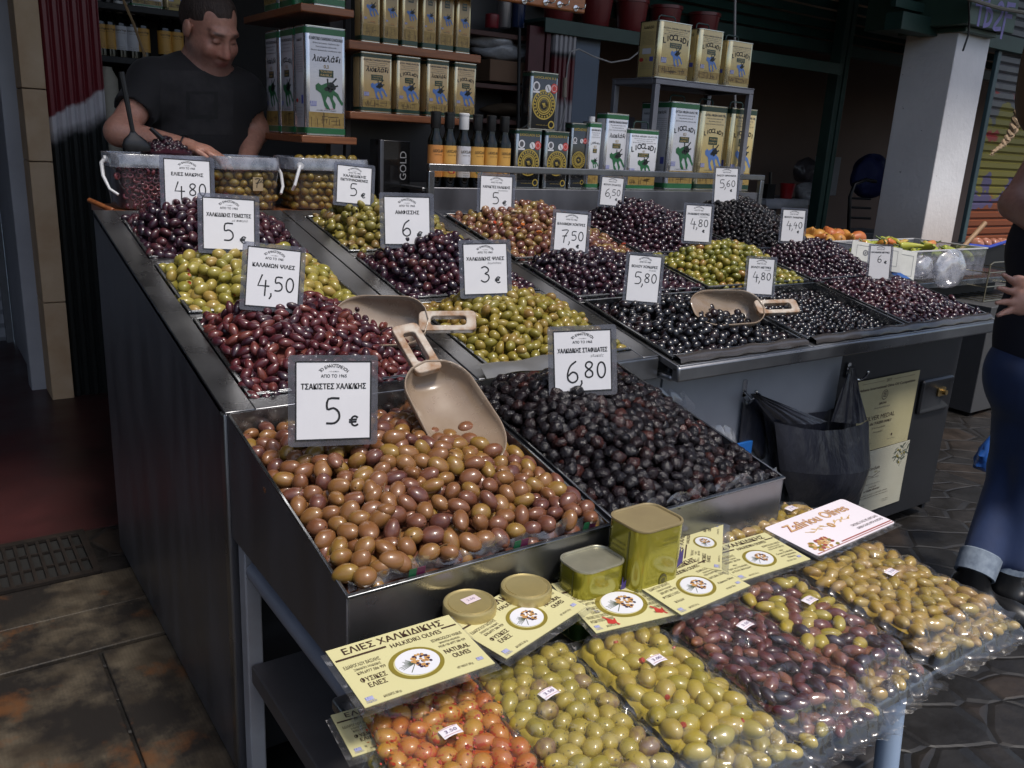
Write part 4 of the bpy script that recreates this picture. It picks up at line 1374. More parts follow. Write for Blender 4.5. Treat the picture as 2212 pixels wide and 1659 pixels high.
    t.build('front_print', PRN, root, (0, -d/2, 0), (1, 0, 0), (0, 0, 1), (0, -1, 0), .0006, .00018, local=True)
    if side and style != 'black':
        t = Flat()
        ud = d-2*rad
        logo(t, 'greek', 0, h*.86, ud*.8)
        for i in range(11): t.text('Extra virgin olive oil from Halkidiki Greece cold', 0, h*(.80-.022*i), h*.011, 'grey', 'C', 1, ud*.88)
        t.rect(-ud*.30, h*.42, ud*.28, h*.52, 'white', 1)
        t.rect(ud*.22, h*.29, ud*.46, h*.37, 'flag', 1)
        t.text(size_mark or '3', 0, h*.30, h*.045, 'grey', 'C', 1)
        t.ell(-ud*.32, h*.32, ud*.14, ud*.09, 'red', 1)
        for i in range(4): t.text('best before store in a cool place', 0, h*(.25-.03*i), h*.010, 'grey', 'C', 1, ud*.7)
        t.build('side_print', PRN, root, (-w/2, 0, 0), (0, -1, 0), (0, 0, 1), (-1, 0, 0), .0006, .00018, local=True)
    return root
def tin_px(label, xl, xr, yt, yb, Y, d, style, z0=None, **kw):
    a, b = PY(Y, xl, yb), PY(Y, xr, yb)
    zt = PY(Y, xl, yt)[2]
    zb = a[2] if z0 is None else z0
    return tin(label, a[0], b[0], zb, zt, Y, d, style, **kw)

# steel rail shelf behind the trays
rs = thing('rail_shelf', 'steel shelf with a square rail along the back of the counter', 'shelf', (2.3, 2.62, 1.02))
mb = MB()
mb.box(1.462, 3.19, 2.585, 2.607, 1.163, 1.187)
mb.build('rail', STEEL, rs, bevel=.003)
for xa in (1.462, 3.166):
    mb = MB()
    mb.box(xa, xa+.024, 2.586, 2.606, .99, 1.1625)
    mb.build('rail_post', STEEL, rs, bevel=.003)
mb = MB()
mb.box(1.487, 3.165, 2.594, 2.606, .985, 1.108)
mb.build('apron', STEEL_D, rs, bevel=.002)
mb = MB()
mb.box(1.45, 3.20, 2.607, 2.93, 1.094, 1.106)
mb.build('shelf_board', STEEL, rs, bevel=.002)
ZR = 1.1065

# bottles
GLASS = mat('dark_bottle_glass', (0.005, 0.006, 0.004), 0.05, 0.0, coat=.2, spec=.4)
def bottle(label, x, y, z, h, r, labm, capm, group, ltxt='LIOCLADI', fruit=None):
    root = thing('oil_bottle', label, 'bottle', (x, y, z), group)
    mb = MB()
    mb.lathe([(r*.9, 0), (r, .004), (r, h*.60), (r*.93, h*.64), (r*.62, h*.71), (r*.56, h*.75), (r*.56, h*.97)], seg=20)
    mb.build('glass_body', GLASS, root, local=True)
    mb = MB()
    mb.lathe([(r*.64, h*.78), (r*.67, h*.79), (r*.67, h*.965), (r*.72, h*.967), (r*.72, h*.99), (r*.6, h)], seg=16)
    mb.build('cap', capm, root, local=True)
    if labm:
        rr = r+.0006
        n = 16
        a0, a1 = -1.75, 1.75
        rows = []
        for zz in (h*.14, h*.56):
            rows.append([(math.sin(a0+(a1-a0)*i/n)*rr, -math.cos(a0+(a1-a0)*i/n)*rr, zz) for i in range(n+1)])
        mb = MB()
        mb.grid(rows)
        lab = mb.build('paper_label', labm, root, local=True)
        t = Flat()
        t.text(ltxt, 0, h*.47, h*.035, 'brown', 'C', 1, r*1.5, bold=.02)
        t.text('balsamic vinegar', 0, h*.43, h*.016, 'brown', 'C', 1, r*1.1)
        if fruit: t.ell(0, h*.24, r*.62, r*.5, fruit, 1)
        for i in range(2): t.text('with honey and orange', 0, h*(.19-.03*i), h*.014, 'brown', 'C', 1, r*.9)
        ob = t.build('label_print', PRN, root, (0, 0, 0), (1, 0, 0), (0, 0, 1), (0, -1, 0), .0012, .0003, local=True, bend=r)
    return root
L_OR = mat('orange_label', (0.62, 0.26, 0.07), 0.5)
L_YE = mat('amber_label', (0.66, 0.36, 0.08), 0.5)
L_WH = mat('white_label', (0.62, 0.62, 0.66), 0.5)
WCAP = mat('white_cap', (0.75, 0.75, 0.76), 0.4)
for px, lm, cm, fr, lb in ((938, L_OR, BLACK, None, 'dark vinegar bottle with plain orange label, first in the row by the rail'),
                       (967, L_YE, BLACK, 'red', 'dark bottle with amber label and small red fruit picture'),
                       (998, L_WH, WCAP, None, 'dark bottle with white cap and narrow white label'),
                       (1027, L_YE, BLACK, 'green', 'dark bottle with amber label and green fruit, right of the white capped one'),
                       (1056, L_YE, BLACK, None, 'dark bottle with plain amber label, second from the right in the row by the rail'),
                       (1084, L_YE, BLACK, 'brown', 'dark bottle with amber label and small dark seal, beside the black tins')):
    c = PY(2.655, px, 395)
    bottle(lb, c[0], 2.655, ZR, .252, .0265, lm, cm, 'vinegar and oil bottles on the rail shelf', fruit=fr)
# black gift box left of the bottles
gb = thing('gift_box', 'glossy black box lettered GOLD left of the bottles', 'box', (1.40, 2.80, 1.03), )
mb = MB()
mb.box(1.375, 1.485, 2.76, 2.86, 1.06, 1.255)
mb.build('box', mat('black_lacquer', (0.010, 0.010, 0.011), 0.15, coat=.6), gb, bevel=.003)
t = Flat()
t.text('GOLD', 0, 0, .026, 'w', 'C', 1, rot=math.pi/2)
t.build('box_print', {'w': mat('silver_print', (0.35, 0.35, 0.36), .4)}, gb, (1.468, 2.76, 1.17), (1, 0, 0), (0, 0, 1), (0, -1, 0))
mb = MB()
mb.box(1.355, 1.369, 2.735, 2.75, 0.95, 1.255)
mb.box(1.369, 1.455, 2.738, 2.748, 1.052, 1.0595)
mb.box(1.369, 1.455, 2.75, 2.87, 1.04, 1.0515)
tag(mb.build('shelf_bracket', STEEL_D, bevel=.002), 'small dark steel bracket shelf under the black GOLD box', 'bracket shelf')

# tins along the rail shelf
BLKG = 'black oil tins with gold rosette'
tin_px('small black oil tin with gold rosette, left one beside the bottles', 1110, 1166, 277, 404, 2.66, .07, 'black', ZR, handle=False, group=BLKG, side=False)
tin_px('small black oil tin with gold rosette, right one of the lower pair', 1173, 1224, 281, 408, 2.66, .07, 'black', ZR, handle=False, group=BLKG, side=False)
c = PY(2.665, 1140, 277)
tin_px('larger black oil tin with gold rosette standing on the two small ones', 1142, 1201, 152, 276, 2.668, .062, 'black', PY(2.66, 1110, 277)[2]+.0005, handle=False, group=BLKG, side=False)
tin_px('slim black oil tin half hidden beside the white one', 1228, 1263, 264, 398, 2.69, .05, 'black', ZR, handle=False, group=BLKG, side=False)
tin_px('slim white oil tin with a white screw cap', 1266, 1292, 262, 400, 2.675, .05, 'white', ZR, handle=False, cap=True, group='white oil tins', side=False)
tin_px('tall white oil tin with green fading top beside the slim white one', 1300, 1348, 242, 404, 2.685, .07, 'white', ZR, brand='greek', handle=False, group='white oil tins', side=False)
tin_px('short white oil tin with green handle before the rack', 1352, 1414, 276, 405, 2.665, .06, 'white', ZR, group='white oil tins', side=False)

# steel rack with tins above and below
rk = thing('steel_rack', 'grey angle steel rack carrying three yellow tins on top', 'rack', (2.96, 2.85, ZR))
RKP = mat('grey_rack_paint', (0.24, 0.24, 0.27), 0.45, 0.3, col2=(0.17, 0.17, 0.19), vs=8)
za = PY(2.70, 1430, 168)[2]
xa, xb = PY(2.70, 1418, 170)[0], PY(2.70, 1630, 186)[0]
for (x_, y_) in ((xa, 2.70), (xb-.026, 2.70), (xa, 2.95), (xb-.026, 2.95)):
    mb = MB()
    mb.box(x_, x_+.026, y_, y_+.022, ZR, za-.0255)
    mb.build('upright', RKP, rk, bevel=.002)
mb = MB()
for (y0, y1) in ((2.70, 2.722), (2.95, 2.972)): mb.box(xa, xb, y0, y1, za-.025, za-.0045)
for x_ in (xa, xb-.026): mb.box(x_, x_+.026, 2.7225, 2.9495, za-.025, za-.0045)
mb.build('top_frame', RKP, rk, bevel=.002)
mb = MB()
mb.box(xa-.002, xb+.002, 2.698, 2.974, za-.004, za)
mb.build('top_plate', RKP, rk, bevel=.001)
YT = 'large yellow oil tins on the rack'
tin_px('yellow three litre oil tin with printed side panel, left on the rack top', 1417, 1490, 40, 156, 2.715, .13, 'yellow', za+.0005, group=YT, seed=4, size_mark='3')
tin_px('yellow three litre oil tin in the middle of the rack top', 1503, 1558, 58, 165, 2.725, .13, 'yellow', za+.0005, group=YT, seed=5)
tin_px('yellow three litre oil tin at the right end of the rack top', 1568, 1622, 84, 172, 2.725, .13, 'yellow', za+.0005, group=YT, seed=6)
LT = 'large oil tins inside the rack'
tin_px('large white oil tin with green map inside the rack', 1436, 1497, 216, 408, 2.735, .13, 'white', ZR, group=LT, seed=7, tall=True)
tin_px('large yellow oil tin with blue map in the middle inside the rack', 1500, 1556, 224, 408, 2.745, .13, 'yellow', ZR, group=LT, seed=8, tall=True)
tin_px('large yellow oil tin at the right inside the rack', 1565, 1619, 230, 410, 2.745, .13, 'yellow', ZR, group=LT, seed=9, tall=True)
c = PY(2.86, 1402, 219)
tin_px('white oil tin behind the rack leg, mostly hidden', 1400, 1428, 219, 398, 2.84, .09, 'white', ZR, brand='greek', group=LT, handle=False, seed=3)

# wooden shelves on a steel post with the tall tins
post = MB()
post.box(1.285, 1.335, 2.995, 3.04, 0.0, 2.3)
post.box(1.345, 1.365, 2.995, 3.03, 0.0, 2.3)
tag(post.build('shelf_post', mat('grey_shelf_post', (0.20, 0.19, 0.20), 0.5, 0.3, col2=(0.13, 0.125, 0.13), vs=6), bevel=.003), 'grey steel post carrying the wooden tin shelves', 'post')
pn = MB()
pn.box(1.366, 1.80, 3.03, 3.05, 0.3, 1.34)
tag(pn.build('back_panel_sheet', mat('dark_steel_panel', (0.10, 0.095, 0.095), 0.45, 0.6, col2=(0.07, 0.066, 0.066), vs=4), bevel=.002), 'dark steel panel under the small tin shelf behind the bottles', 'panel')
def wood_shelf(label, x0, x1, y0, y1, z1, th=.026, skew=0.0):
    mb = MB()
    mb.box(x0, x1, y0, y1, z1-th, z1)
    o = tag(mb.build('wooden_shelf', WOOD, bevel=.003), label, 'shelf', 'varnished wooden shelves')
    return o
Y1 = 2.76
z_low = PY(Y1, 645, 291)[2]
xl, xr = PY(Y1, 652, 300)[0], PY(Y1, 768, 303)[0]
wood_shelf('lower varnished shelf under the three white tins', xl-.005, xr, Y1-.012, 3.30, z_low, .024)
z_top = PY(Y1, 638, 14)[2]
wood_shelf('upper varnished shelf at the top of the picture over the white tins', PY(Y1, 660, 20)[0]-.02, PY(Y1, 762, 30)[0], Y1-.012, 3.30, PY(Y1, 660, 8)[2], .024)
WT = 'big white five litre tins on the left wooden shelf'
a, b = PY(Y1, 661, 292), PY(Y1, 749, 293)
tin('big white oil tin with green map and cursive name, nearest the corner of the shelf', a[0], b[0], z_low+.0005, PY(Y1, 661, 52)[2], Y1, .095, 'white', brand='greek', group=WT, seed=2, size_mark='5', handle=False, tall=True)
dx = a[0]
for i, (yy, br, lb) in enumerate(((2.868, 'latin', 'big white oil tin turned sideways, middle of the three on the left shelf'), (3.015, 'greek', 'big white oil tin turned sideways, farthest left of the three'))):
    hh = PY(Y1, 661, 52)[2]-z_low-.0005
    w_, d_ = .140, .115
    r_ = thing('tmp', '', '')
    bpy.data.objects.remove(r_)
    o = tin(lb, -w_/2, w_/2, z_low+.0005, z_low+.0005+hh, 0, d_, 'white', brand=br, group=WT, seed=3+i, side=False, handle=False)
    o.rotation_euler = (0, 0, -math.pi/2)
    o.location = (dx+d_/2+.002+i*.0, yy+w_/2-.012, z_low+.0005)
zz = PY(Y1, 660, 8)[2]+.0005
tin('white oil tin cut off by the top edge, front corner of the upper shelf', a[0]+.03, b[0], zz, zz+.33, Y1, .095, 'white', brand='greek', group='tins on the upper left shelf', seed=12, handle=False, tall=True)
for i in range(2):
    o = tin(('white oil tin turned sideways on the upper shelf, second from the corner', 'white oil tin turned sideways on the upper shelf, farthest left')[i], -.07, .07, zz, zz+.33, 0, .115, 'white', brand='latin', group='tins on the upper left shelf', seed=13+i, side=False, handle=False)
    o.rotation_euler = (0, 0, -math.pi/2)
    o.location = (a[0]+.06, 2.868+i*.147+.058, zz)
# the two shelves of cream tins to the right of the post
Y2 = 2.78
z2 = PY(Y2, 770, 241)[2]
wood_shelf('varnished shelf under the four small cream tins', PY(Y2, 752, 245)[0], PY(Y2, 948, 262)[0]+.10, Y2-.015, 3.0, z2, .024)
z3 = PY(Y2, 770, 88)[2]
wood_shelf('varnished shelf under the tall cream tins', PY(Y2, 750, 92)[0], PY(Y2, 1035, 115)[0], Y2-.015, 3.0, z3, .028)
CG = 'small cream oil tins'
for i, (xl, xr, yt, br, lb) in enumerate(((779, 850, 110, 'greek', 'first cream oil tin from the post with cursive name'), (856, 911, 118, 'latin', 'second cream oil tin from the post'),
                                     (921, 972, 126, 'greek', 'third cream oil tin from the post with cursive name'), (980, 1030, 134, 'latin', 'fourth cream oil tin, at the shelf end'))):
    aa, bb = PY(Y2, xl, 240), PY(Y2, xr, 240)
    tin(lb, aa[0], bb[0]-.004, z2+.0005, PY(Y2, 779, 110)[2], Y2, .07, 'cream', brand=br, handle=False, group=CG, seed=20+i, side=False)
TG = 'tall cream oil tins on the upper shelf'
for i, (xl, xr, lb) in enumerate(((782, 824, 'tall cream oil tin nearest the post, top cut by the picture edge'), (829, 864, 'tall cream oil tin, second from the post'), (870, 906, 'tall cream oil tin, third from the post'),
                              (914, 945, 'tall cream oil tin, fourth from the post after the gap'), (949, 983, 'tall cream oil tin, fifth from the post'), (987, 1019, 'tall cream oil tin, at the right end of the shelf'))):
    aa, bb = PY(Y2, xl, 95), PY(Y2, xr, 95)
    tin(lb, aa[0], bb[0], z3+.0005, z3+.26, Y2+.006, .06, 'cream', brand='latin', handle=False, group=TG, seed=30+i, side=False, tall=True)

# ------------------------------------------------------------------ scoops
SCOOP = mat('stained_clear_plastic', (0.36, 0.285, 0.215), 0.28, 0.0, col2=(0.26, 0.18, 0.12), vs=11, coat=.4, trans=0.25, rvar=.08)
STAIN = mat('rusty_stain_plastic', (0.44, 0.39, 0.33), 0.25, 0.0, col2=(0.24, 0.13, 0.06), vs=28, coat=.4, contrast=.12)
def scoop(label, O, ax, up, L, W, D, hl):
    # ax = from the closed back towards the pouring lip
    ax = nrm(ax)
    up = nrm(np.asarray(up)-ax*np.dot(up, ax))
    sd_ = np.cross(up, ax)
    root = thing('plastic_scoop', label, 'scoop', O, 'plastic scoops', mat4=basis(O, ax, sd_, up))
    n, k = 26, 16
    G = []
    for i in range(n+1):
        t = i/n
        if t < .28: f = math.sqrt(max(0, 1-((.28-t)/.28)**2))
        else: f = 1.0
        wv = W/2*(f if t < .28 else 1+.10*(t-.28)/.72)
        if t > .62:
            wv *= math.sqrt(max(0.0, 1-((t-.62)/.40)**2.4))
        dv = D*min(1, (t/.10)**.6)*(1-max(0, (t-.35)/.65)**1.5*.94)
        row = []
        for j in range(k+1):
            a = -math.pi/2+math.pi*j/k
            row.append((t*L, wv*math.sin(a), -dv*math.cos(a)**.8 if math.cos(a) > 1e-6 else 0))
        G.append(row)
    mb = MB()
    mb.grid(G)
    mb.build('bowl', SCOOP, root, local=True, solid=.0022, sharp=60)
    hw = W*.205
    outer = [(x-hl/2+.012, y) for x, y in rrect(hl+.02, 2*hw, .010, 3)]
    inner = [(x-hl/2+.010, y) for x, y in rrect(hl*.74, hw*.92, .007, 3)]
    k4 = len(outer)
    mb = MB()
    R4 = [[(x, y, z) for x, y in pl] for z, pl in ((-.018, inner), (-.018, outer), (-.004, outer), (-.004, inner), (-.018, inner))]
    mb.rings(R4, caps=(False, False))
    mb.build('loop_handle', STAIN, root, local=True, bevel=.002, sharp=50)
    return root
def psurf(n, px, py):
    x, s = PS(n, px, py)
    return SP(x, s, n)
a, b = psurf(.075, 926, 690), psurf(.045, 735, 692)
scoop('stained plastic scoop lying across the purple and stuffed olives, handle to the right', a, b-a, NV*.75+np.array([-.35, -.75, .25]), .205, .125, .062, .105)
a, b = psurf(.105, 920, 778), psurf(.012, 1050, 1000)
a_s2, b_s2 = a, b
sc2 = scoop('stained plastic scoop stuck in the big brown olives, handle up', a, b-a, NV+np.array([-.15, -.2, 0.1]), float(np.linalg.norm(b-a)), .135, .05, .10)
a, b = psurf(.070, 1650, 660), psurf(.050, 1500, 665)
scoop('brownish plastic scoop lying on the shiny black olives', a, b-a, NV*.8+np.array([-.4, -.6, .2]), float(np.linalg.norm(b-a))*1.02, .115, .055, .115)

# a few brown olives that slid onto the lip of the front scoop
bo = [o for o in COL.objects if o.name.startswith('brown_olive')][:6]
rg = random.Random(12)
L2 = float(np.linalg.norm(b_s2-a_s2))
for t_, y_ in ((.80, .030), (.84, -.008), (.90, .020), (.93, -.022), (.76, .050), (.88, .046), (.97, .004), (.95, .034)):
    o = bo[rg.randrange(6)].copy()
    COL.objects.link(o)
    q = sc2.matrix_basis @ Vector((t_*L2, -y_, .004+rg.uniform(-.003, .003)))
    rot = Matrix.Rotation(rg.uniform(0, 6.28), 3, 'Z') @ Matrix.Rotation(rg.uniform(-.5, .5), 3, 'Y')
    o.matrix_world = Matrix.Translation(q) @ rot.to_4x4()

CARR = mat('carrot_orange', (0.50, 0.13, 0.015), .35, coat=.3)
for i, (px, py, m_c) in enumerate(((1128, 491, CARR), (1120, 499, CARR), (1163, 508, CARR), (1068, 487, PEPPER), (1082, 492, PEPPER), (1110, 463, mat('pale_garlic', (0.45, 0.36, 0.22), .5)), (1345, 533, PEPPER))):
    q = on_heap('carved', px, py)+NV*.010
    rg = random.Random(i)
    mb = MB()
    pl = [(.011*math.cos(t)*rg.uniform(.6, 1.1), .008*math.sin(t)*rg.uniform(.6, 1.1)) for t in [2*math.pi*k/7 for k in range(7)]]
    ax_ = nrm([rg.uniform(-1, 1), rg.uniform(-1, 1), .6])
    u_ = nrm(np.cross(ax_, [0, 0, 1]))
    mb.prism(pl, q, u_, np.cross(ax_, u_), ax_, -.002, .002)
    tag(mb.build('vegetable_piece', m_c, bevel=.001), ('bright orange carrot piece on the brown pink olives, upper one', 'bright orange carrot piece on the brown pink olives, lower one', 'small orange carrot piece right of the two others on the brown pink olives', 'small red pepper piece left of the carrot on the brown pink olives', 'small red pepper piece touching the carrot on the brown pink olives', 'pale garlic flake on the brown pink olives', 'red pepper piece at the right corner of the brown pink olives')[i], 'vegetable piece')

# ------------------------------------------------------------------ bodies: one smooth surface from blended volumes
def sd_cap(P, a, b, ra, rb):
    a, b = np.asarray(a, float), np.asarray(b, float)
    ba = b-a
    t = np.clip(((P-a)@ba)/(ba@ba), 0, 1)
    return np.linalg.norm(P-a-t[:, None]*ba, axis=1)-(ra+(rb-ra)*t)
def sd_ell(P, c, r, R=None):
    q = P-np.asarray(c, float)
    if R is not None: q = q@R
    r = np.asarray(r, float)
    k0 = np.linalg.norm(q/r, axis=1)
    k1 = np.linalg.norm(q/(r*r), axis=1)+1e-9
    return k0*(k0-1)/k1
def smin(a, b, k):
    h = np.clip(.5+.5*(b-a)/k, 0, 1)
    return b*(1-h)+a*h-k*h*(1-h)
def sdf_geo(prims, vox, pad=.02):
    lo, hi = np.full(3, 9e9), np.full(3, -9e9)
    for p in prims:
        if p[0] == 'c':
            for q, r in ((p[1], p[3]), (p[2], p[4])):
                lo = np.minimum(lo, np.asarray(q)-r)
                hi = np.maximum(hi, np.asarray(q)+r)
        elif p[-1] >= 0:
            lo = np.minimum(lo, np.asarray(p[1])-max(p[2]))
            hi = np.maximum(hi, np.asarray(p[1])+max(p[2]))
    lo, hi = lo-pad, hi+pad
    n = np.ceil((hi-lo)/vox).astype(int)+1
    ax = [lo[i]+vox*np.arange(n[i]) for i in range(3)]
    D = np.full(n, 1.0, dtype=np.float64)
    for p in prims:                                  # evaluate each volume only near itself
        if p[0] == 'c':
            a, b = np.asarray(p[1], float), np.asarray(p[2], float)
            m = max(p[3], p[4])+.07
            l2, h2 = np.minimum(a, b)-m, np.maximum(a, b)+m
        else:
            m = max(p[2])+.07
            l2, h2 = np.asarray(p[1])-m, np.asarray(p[1])+m
        i0 = np.clip(np.floor((l2-lo)/vox).astype(int), 0, n)
        i1 = np.clip(np.ceil((h2-lo)/vox).astype(int)+1, 0, n)
        if (i1 <= i0).any(): continue
        sl = tuple(slice(i0[i], i1[i]) for i in range(3))
        g = np.stack(np.meshgrid(*[ax[i][sl[i]] for i in range(3)], indexing='ij'), -1)
        P = g.reshape(-1, 3)
        if p[0] == 'c': d = sd_cap(P, p[1], p[2], p[3], p[4])
        else: d = sd_ell(P, p[1], p[2], p[3])
        d = d.reshape(g.shape[:3])
        k = p[-1]
        if k >= 0: D[sl] = smin(D[sl], d, max(k, 1e-4))
        else: D[sl] = -smin(-D[sl], d, -k)          # carve
    # surface nets
    S_ = D < 0
    cnt = np.zeros(n-1, int)
    acc = np.zeros(tuple(n-1)+(3,))
    cor = [(i, j, k) for i in (0, 1) for j in (0, 1) for k in (0, 1)]
    for axis in range(3):
        for o1 in (0, 1):
            for o2 in (0, 1):
                o = [0, 0, 0]
                oth = [i for i in range(3) if i != axis]
                o[oth[0]], o[oth[1]] = o1, o2
                sa = tuple(slice(o[i], o[i]+n[i]-1) for i in range(3))
                ob = list(o)
                ob[axis] = 1
                sb = tuple(slice(ob[i], ob[i]+n[i]-1) for i in range(3))
                da, db = D[sa], D[sb]
                x = S_[sa] != S_[sb]
                t = np.where(x, da/(da-db+1e-12), 0)
                cnt += x
                for i in range(3):
                    acc[..., i] += np.where(x, o[i]+(t if i == axis else 0), 0)
    act = cnt > 0
    idx = -np.ones(n-1, int)
    idx[act] = np.arange(act.sum())
    base = np.stack(np.meshgrid(*[np.arange(n[i]-1) for i in range(3)], indexing='ij'), -1)
    V = (base[act]+acc[act]/cnt[act][:, None])*vox+lo
    F = []
    for axis in range(3):
        a1, a2 = [(1, 2), (2, 0), (0, 1)][axis]
        sl_a = [slice(1, n[i]-1) for i in range(3)]
        sl_a[axis] = slice(0, n[axis]-1)
        sl_b = list(sl_a)
        sl_b[axis] = slice(1, n[axis])
        ia = S_[tuple(sl_a)]
        ib = S_[tuple(sl_b)]
        for cond, flip in ((ia & ~ib, False), (~ia & ib, True)):
            e = np.argwhere(cond)
            if not len(e): continue
            off = np.ones(3, int)
            off[axis] = 0
            e = e+off
            q = []
            for d1, d2 in ((-1, -1), (0, -1), (0, 0), (-1, 0)):
                c = e.copy()
                c[:, a1] += d1
                c[:, a2] += d2
                q.append(idx[c[:, 0], c[:, 1], c[:, 2]])
            q = np.stack(q, 1)
            if flip: q = q[:, ::-1]
            F.append(q)
    F = np.concatenate(F)
    # light smoothing
    for _ in range(2):
        s = np.zeros_like(V)
        c = np.zeros(len(V))
        for i in range(4):
            a, b = F[:, i], F[:, (i+1) % 4]
            np.add.at(s, a, V[b])
            np.add.at(c, a, 1)
            np.add.at(s, b, V[a])
            np.add.at(c, b, 1)
        V = V*.5+(s/np.maximum(c, 1)[:, None])*.5
    return V, F
def sdf_obj(name, prims, vox, material, parent, colour=None, cull=None):
    V, F = sdf_geo(prims, vox)
    inv = np.array(parent_matrix(parent).inverted()) if parent is not None else np.eye(4)
    VL = V@inv[:3, :3].T+inv[:3, 3]
    me = bpy.data.meshes.new(name)
    if cull is not None:
        keep = ~cull(V)
        F = F[keep[F].all(1)]
        used = np.unique(F)
        mp = -np.ones(len(V), int)
        mp[used] = np.arange(len(used))
        F = mp[F]
        V, VL = V[used], VL[used]
    me.from_pydata(VL.tolist(), [], F.tolist())
    me.materials.append(material)
    me.polygons.foreach_set('use_smooth', [True]*len(me.polygons))
    if colour is not None:
        at = me.color_attributes.new('tone', 'FLOAT_COLOR', 'POINT')
        c = np.ones((len(V), 4))
        c[:, :3] = colour(V)
        at.data.foreach_set('color', c.ravel())
    me.update()
    o = bpy.data.objects.new(name, me)
    COL.objects.link(o)
    if parent is not None: o.parent = parent
    return o
def skin_mat():
    m, t, out = newmat('skin')
    b = N(t, 'ShaderNodeBsdfPrincipled')
    at = N(t, 'ShaderNodeAttribute', attribute_name='tone')
    nz = noise(t, 70, 4)
    t.links.new(mixc(t, mrange(t, nz, .35, .65, 0, .25), at.outputs['Color'], (0.25, 0.09, 0.06)), b.inputs['Base Color'])
    b.inputs['Roughness'].default_value = .42
    b.inputs['Subsurface Weight'].default_value = .15
    b.inputs['Subsurface Radius'].default_value = (.012, .004, .002)
    b.inputs['Subsurface Scale'].default_value = .4
    t.links.new(bump(t, noise(t, 260, 3), .12, .001), b.inputs['Normal'])
    t.links.new(b.outputs[0], out.inputs[0])
    return m
SKIN = skin_mat()
TSHIRT = mat('black_cotton', (0.013, 0.012, 0.014), 0.85, col2=(0.010, 0.0095, 0.011), vs=14, sheen=.05, bmp=.25, bs=16, bd=.012)
HAIR_B = mat('short_brown_hair', (0.065, 0.042, 0.032), 0.6, col2=(0.020, 0.012, 0.009), vs=110, stretch=(1, 1, .3), bmp=1.0, bs=220, bd=.006)

# the seller, bent over behind the clear buckets
HC = PY(3.06, 457, 66)                       # centre of the head
f = nrm([.24, -.83, -.50])                   # where the face points
rt_ = nrm(np.cross(f, [0, 0, 1]))            # towards his left ear (image right)
rt_ = nrm(rt_ + np.array([0, 0, -.10]))
up_ = nrm(np.cross(rt_, f))
def hd(r, u, d): return HC + rt_*r + up_*u + f*d
RM = np.column_stack([rt_, f, up_])          # local axes right, forward, up
sel = thing('person', 'man in a black t-shirt with short brown hair looking down behind the clear buckets', 'person', (HC[0], 3.2, 0))
Lsh, Rsh = PY(3.14, 520, 205), PY(3.10, 334, 180)
neck = PY(3.15, 455, 135)
prims = [
 ('e', hd(0, .035, -.018), (.0735, .096, .088), RM, .0),
 ('e', hd(0, -.035, .022), (.060, .074, .075), RM, .03),
 ('e', hd(0, -.092, .046), (.042, .042, .034), RM, .03),      # chin and jaw
 ('e', hd(-.042, -.060, .018), (.023, .046, .040), RM, .03),
 ('e', hd(.042, -.060, .018), (.023, .046, .040), RM, .03),
 ('e', hd(-.036, -.028, .066), (.025, .022, .024), RM, .02),  # cheeks
 ('e', hd(.036, -.028, .066), (.025, .022, .024), RM, .02),
 ('e', hd(0, .028, .076), (.054, .018, .014), RM, .018),      # brow
 ('c', hd(0, .010, .090), hd(0, -.034, .108), .0095, .0135, .012),  # nose
 ('e', hd(-.013, -.036, .097), (.009, .011, .009), RM, .006),
 ('e', hd(.013, -.036, .097), (.009, .011, .009), RM, .006),
 ('e', hd(-.031, .008, .092), (.017, .012, .0085), RM, -.010),  # eye sockets
 ('e', hd(.031, .008, .092), (.017, .012, .0085), RM, -.010),
 ('e', hd(-.031, .006, .081), (.0135, .0095, .0095), RM, .002),
 ('e', hd(.031, .006, .081), (.0135, .0095, .0095), RM, .002),
 ('e', hd(0, -.062, .090), (.024, .010, .0065), RM, .006),    # lips
 ('e', hd(0, -.073, .087), (.021, .010, .0065), RM, .006),
 ('e', hd(0, -.0675, .103), (.030, .008, .0022), RM, -.003),
 ('e', hd(-.084, .000, -.012), (.010, .021, .032), RM, .006), # ears
 ('e', hd(.084, .000, -.012), (.010, .021, .032), RM, .006),
 ('e', hd(-.093, .003, -.004), (.006, .011, .020), RM, -.004),
 ('c', hd(0, -.05, -.035), neck+np.array([0, .03, -.03]), .058, .066, .03),
 ('c', Rsh, Lsh, .070, .070, .05),
]
# torso and arms
hipc = PY(3.26, 430, 420)
mid = PY(3.17, 425, 250)
prims += [
 ('e', mid, (.165, .130, .20), None, .06),
 ('e', PY(3.20, 430, 330), (.178, .140, .20), None, .06),
 ('c', hipc+np.array([-.06, 0, 0]), hipc+np.array([.06, 0, 0]), .13, .13, .06),
]
Rel = PY(2.99, 258, 285)
Rwr = PY(2.86, 405, 318)
prims += [('c', Rsh+np.array([-.01, 0, -.01]), Rel, .052, .042, .04), ('c', Rel, Rwr, .041, .028, .025)]
Lel = PY(3.14, 556, 282)
Lwr = PY(3.00, 528, 350)
prims += [('c', Lsh, Lel, .050, .040, .04), ('c', Lel, Lwr, .039, .028, .025)]
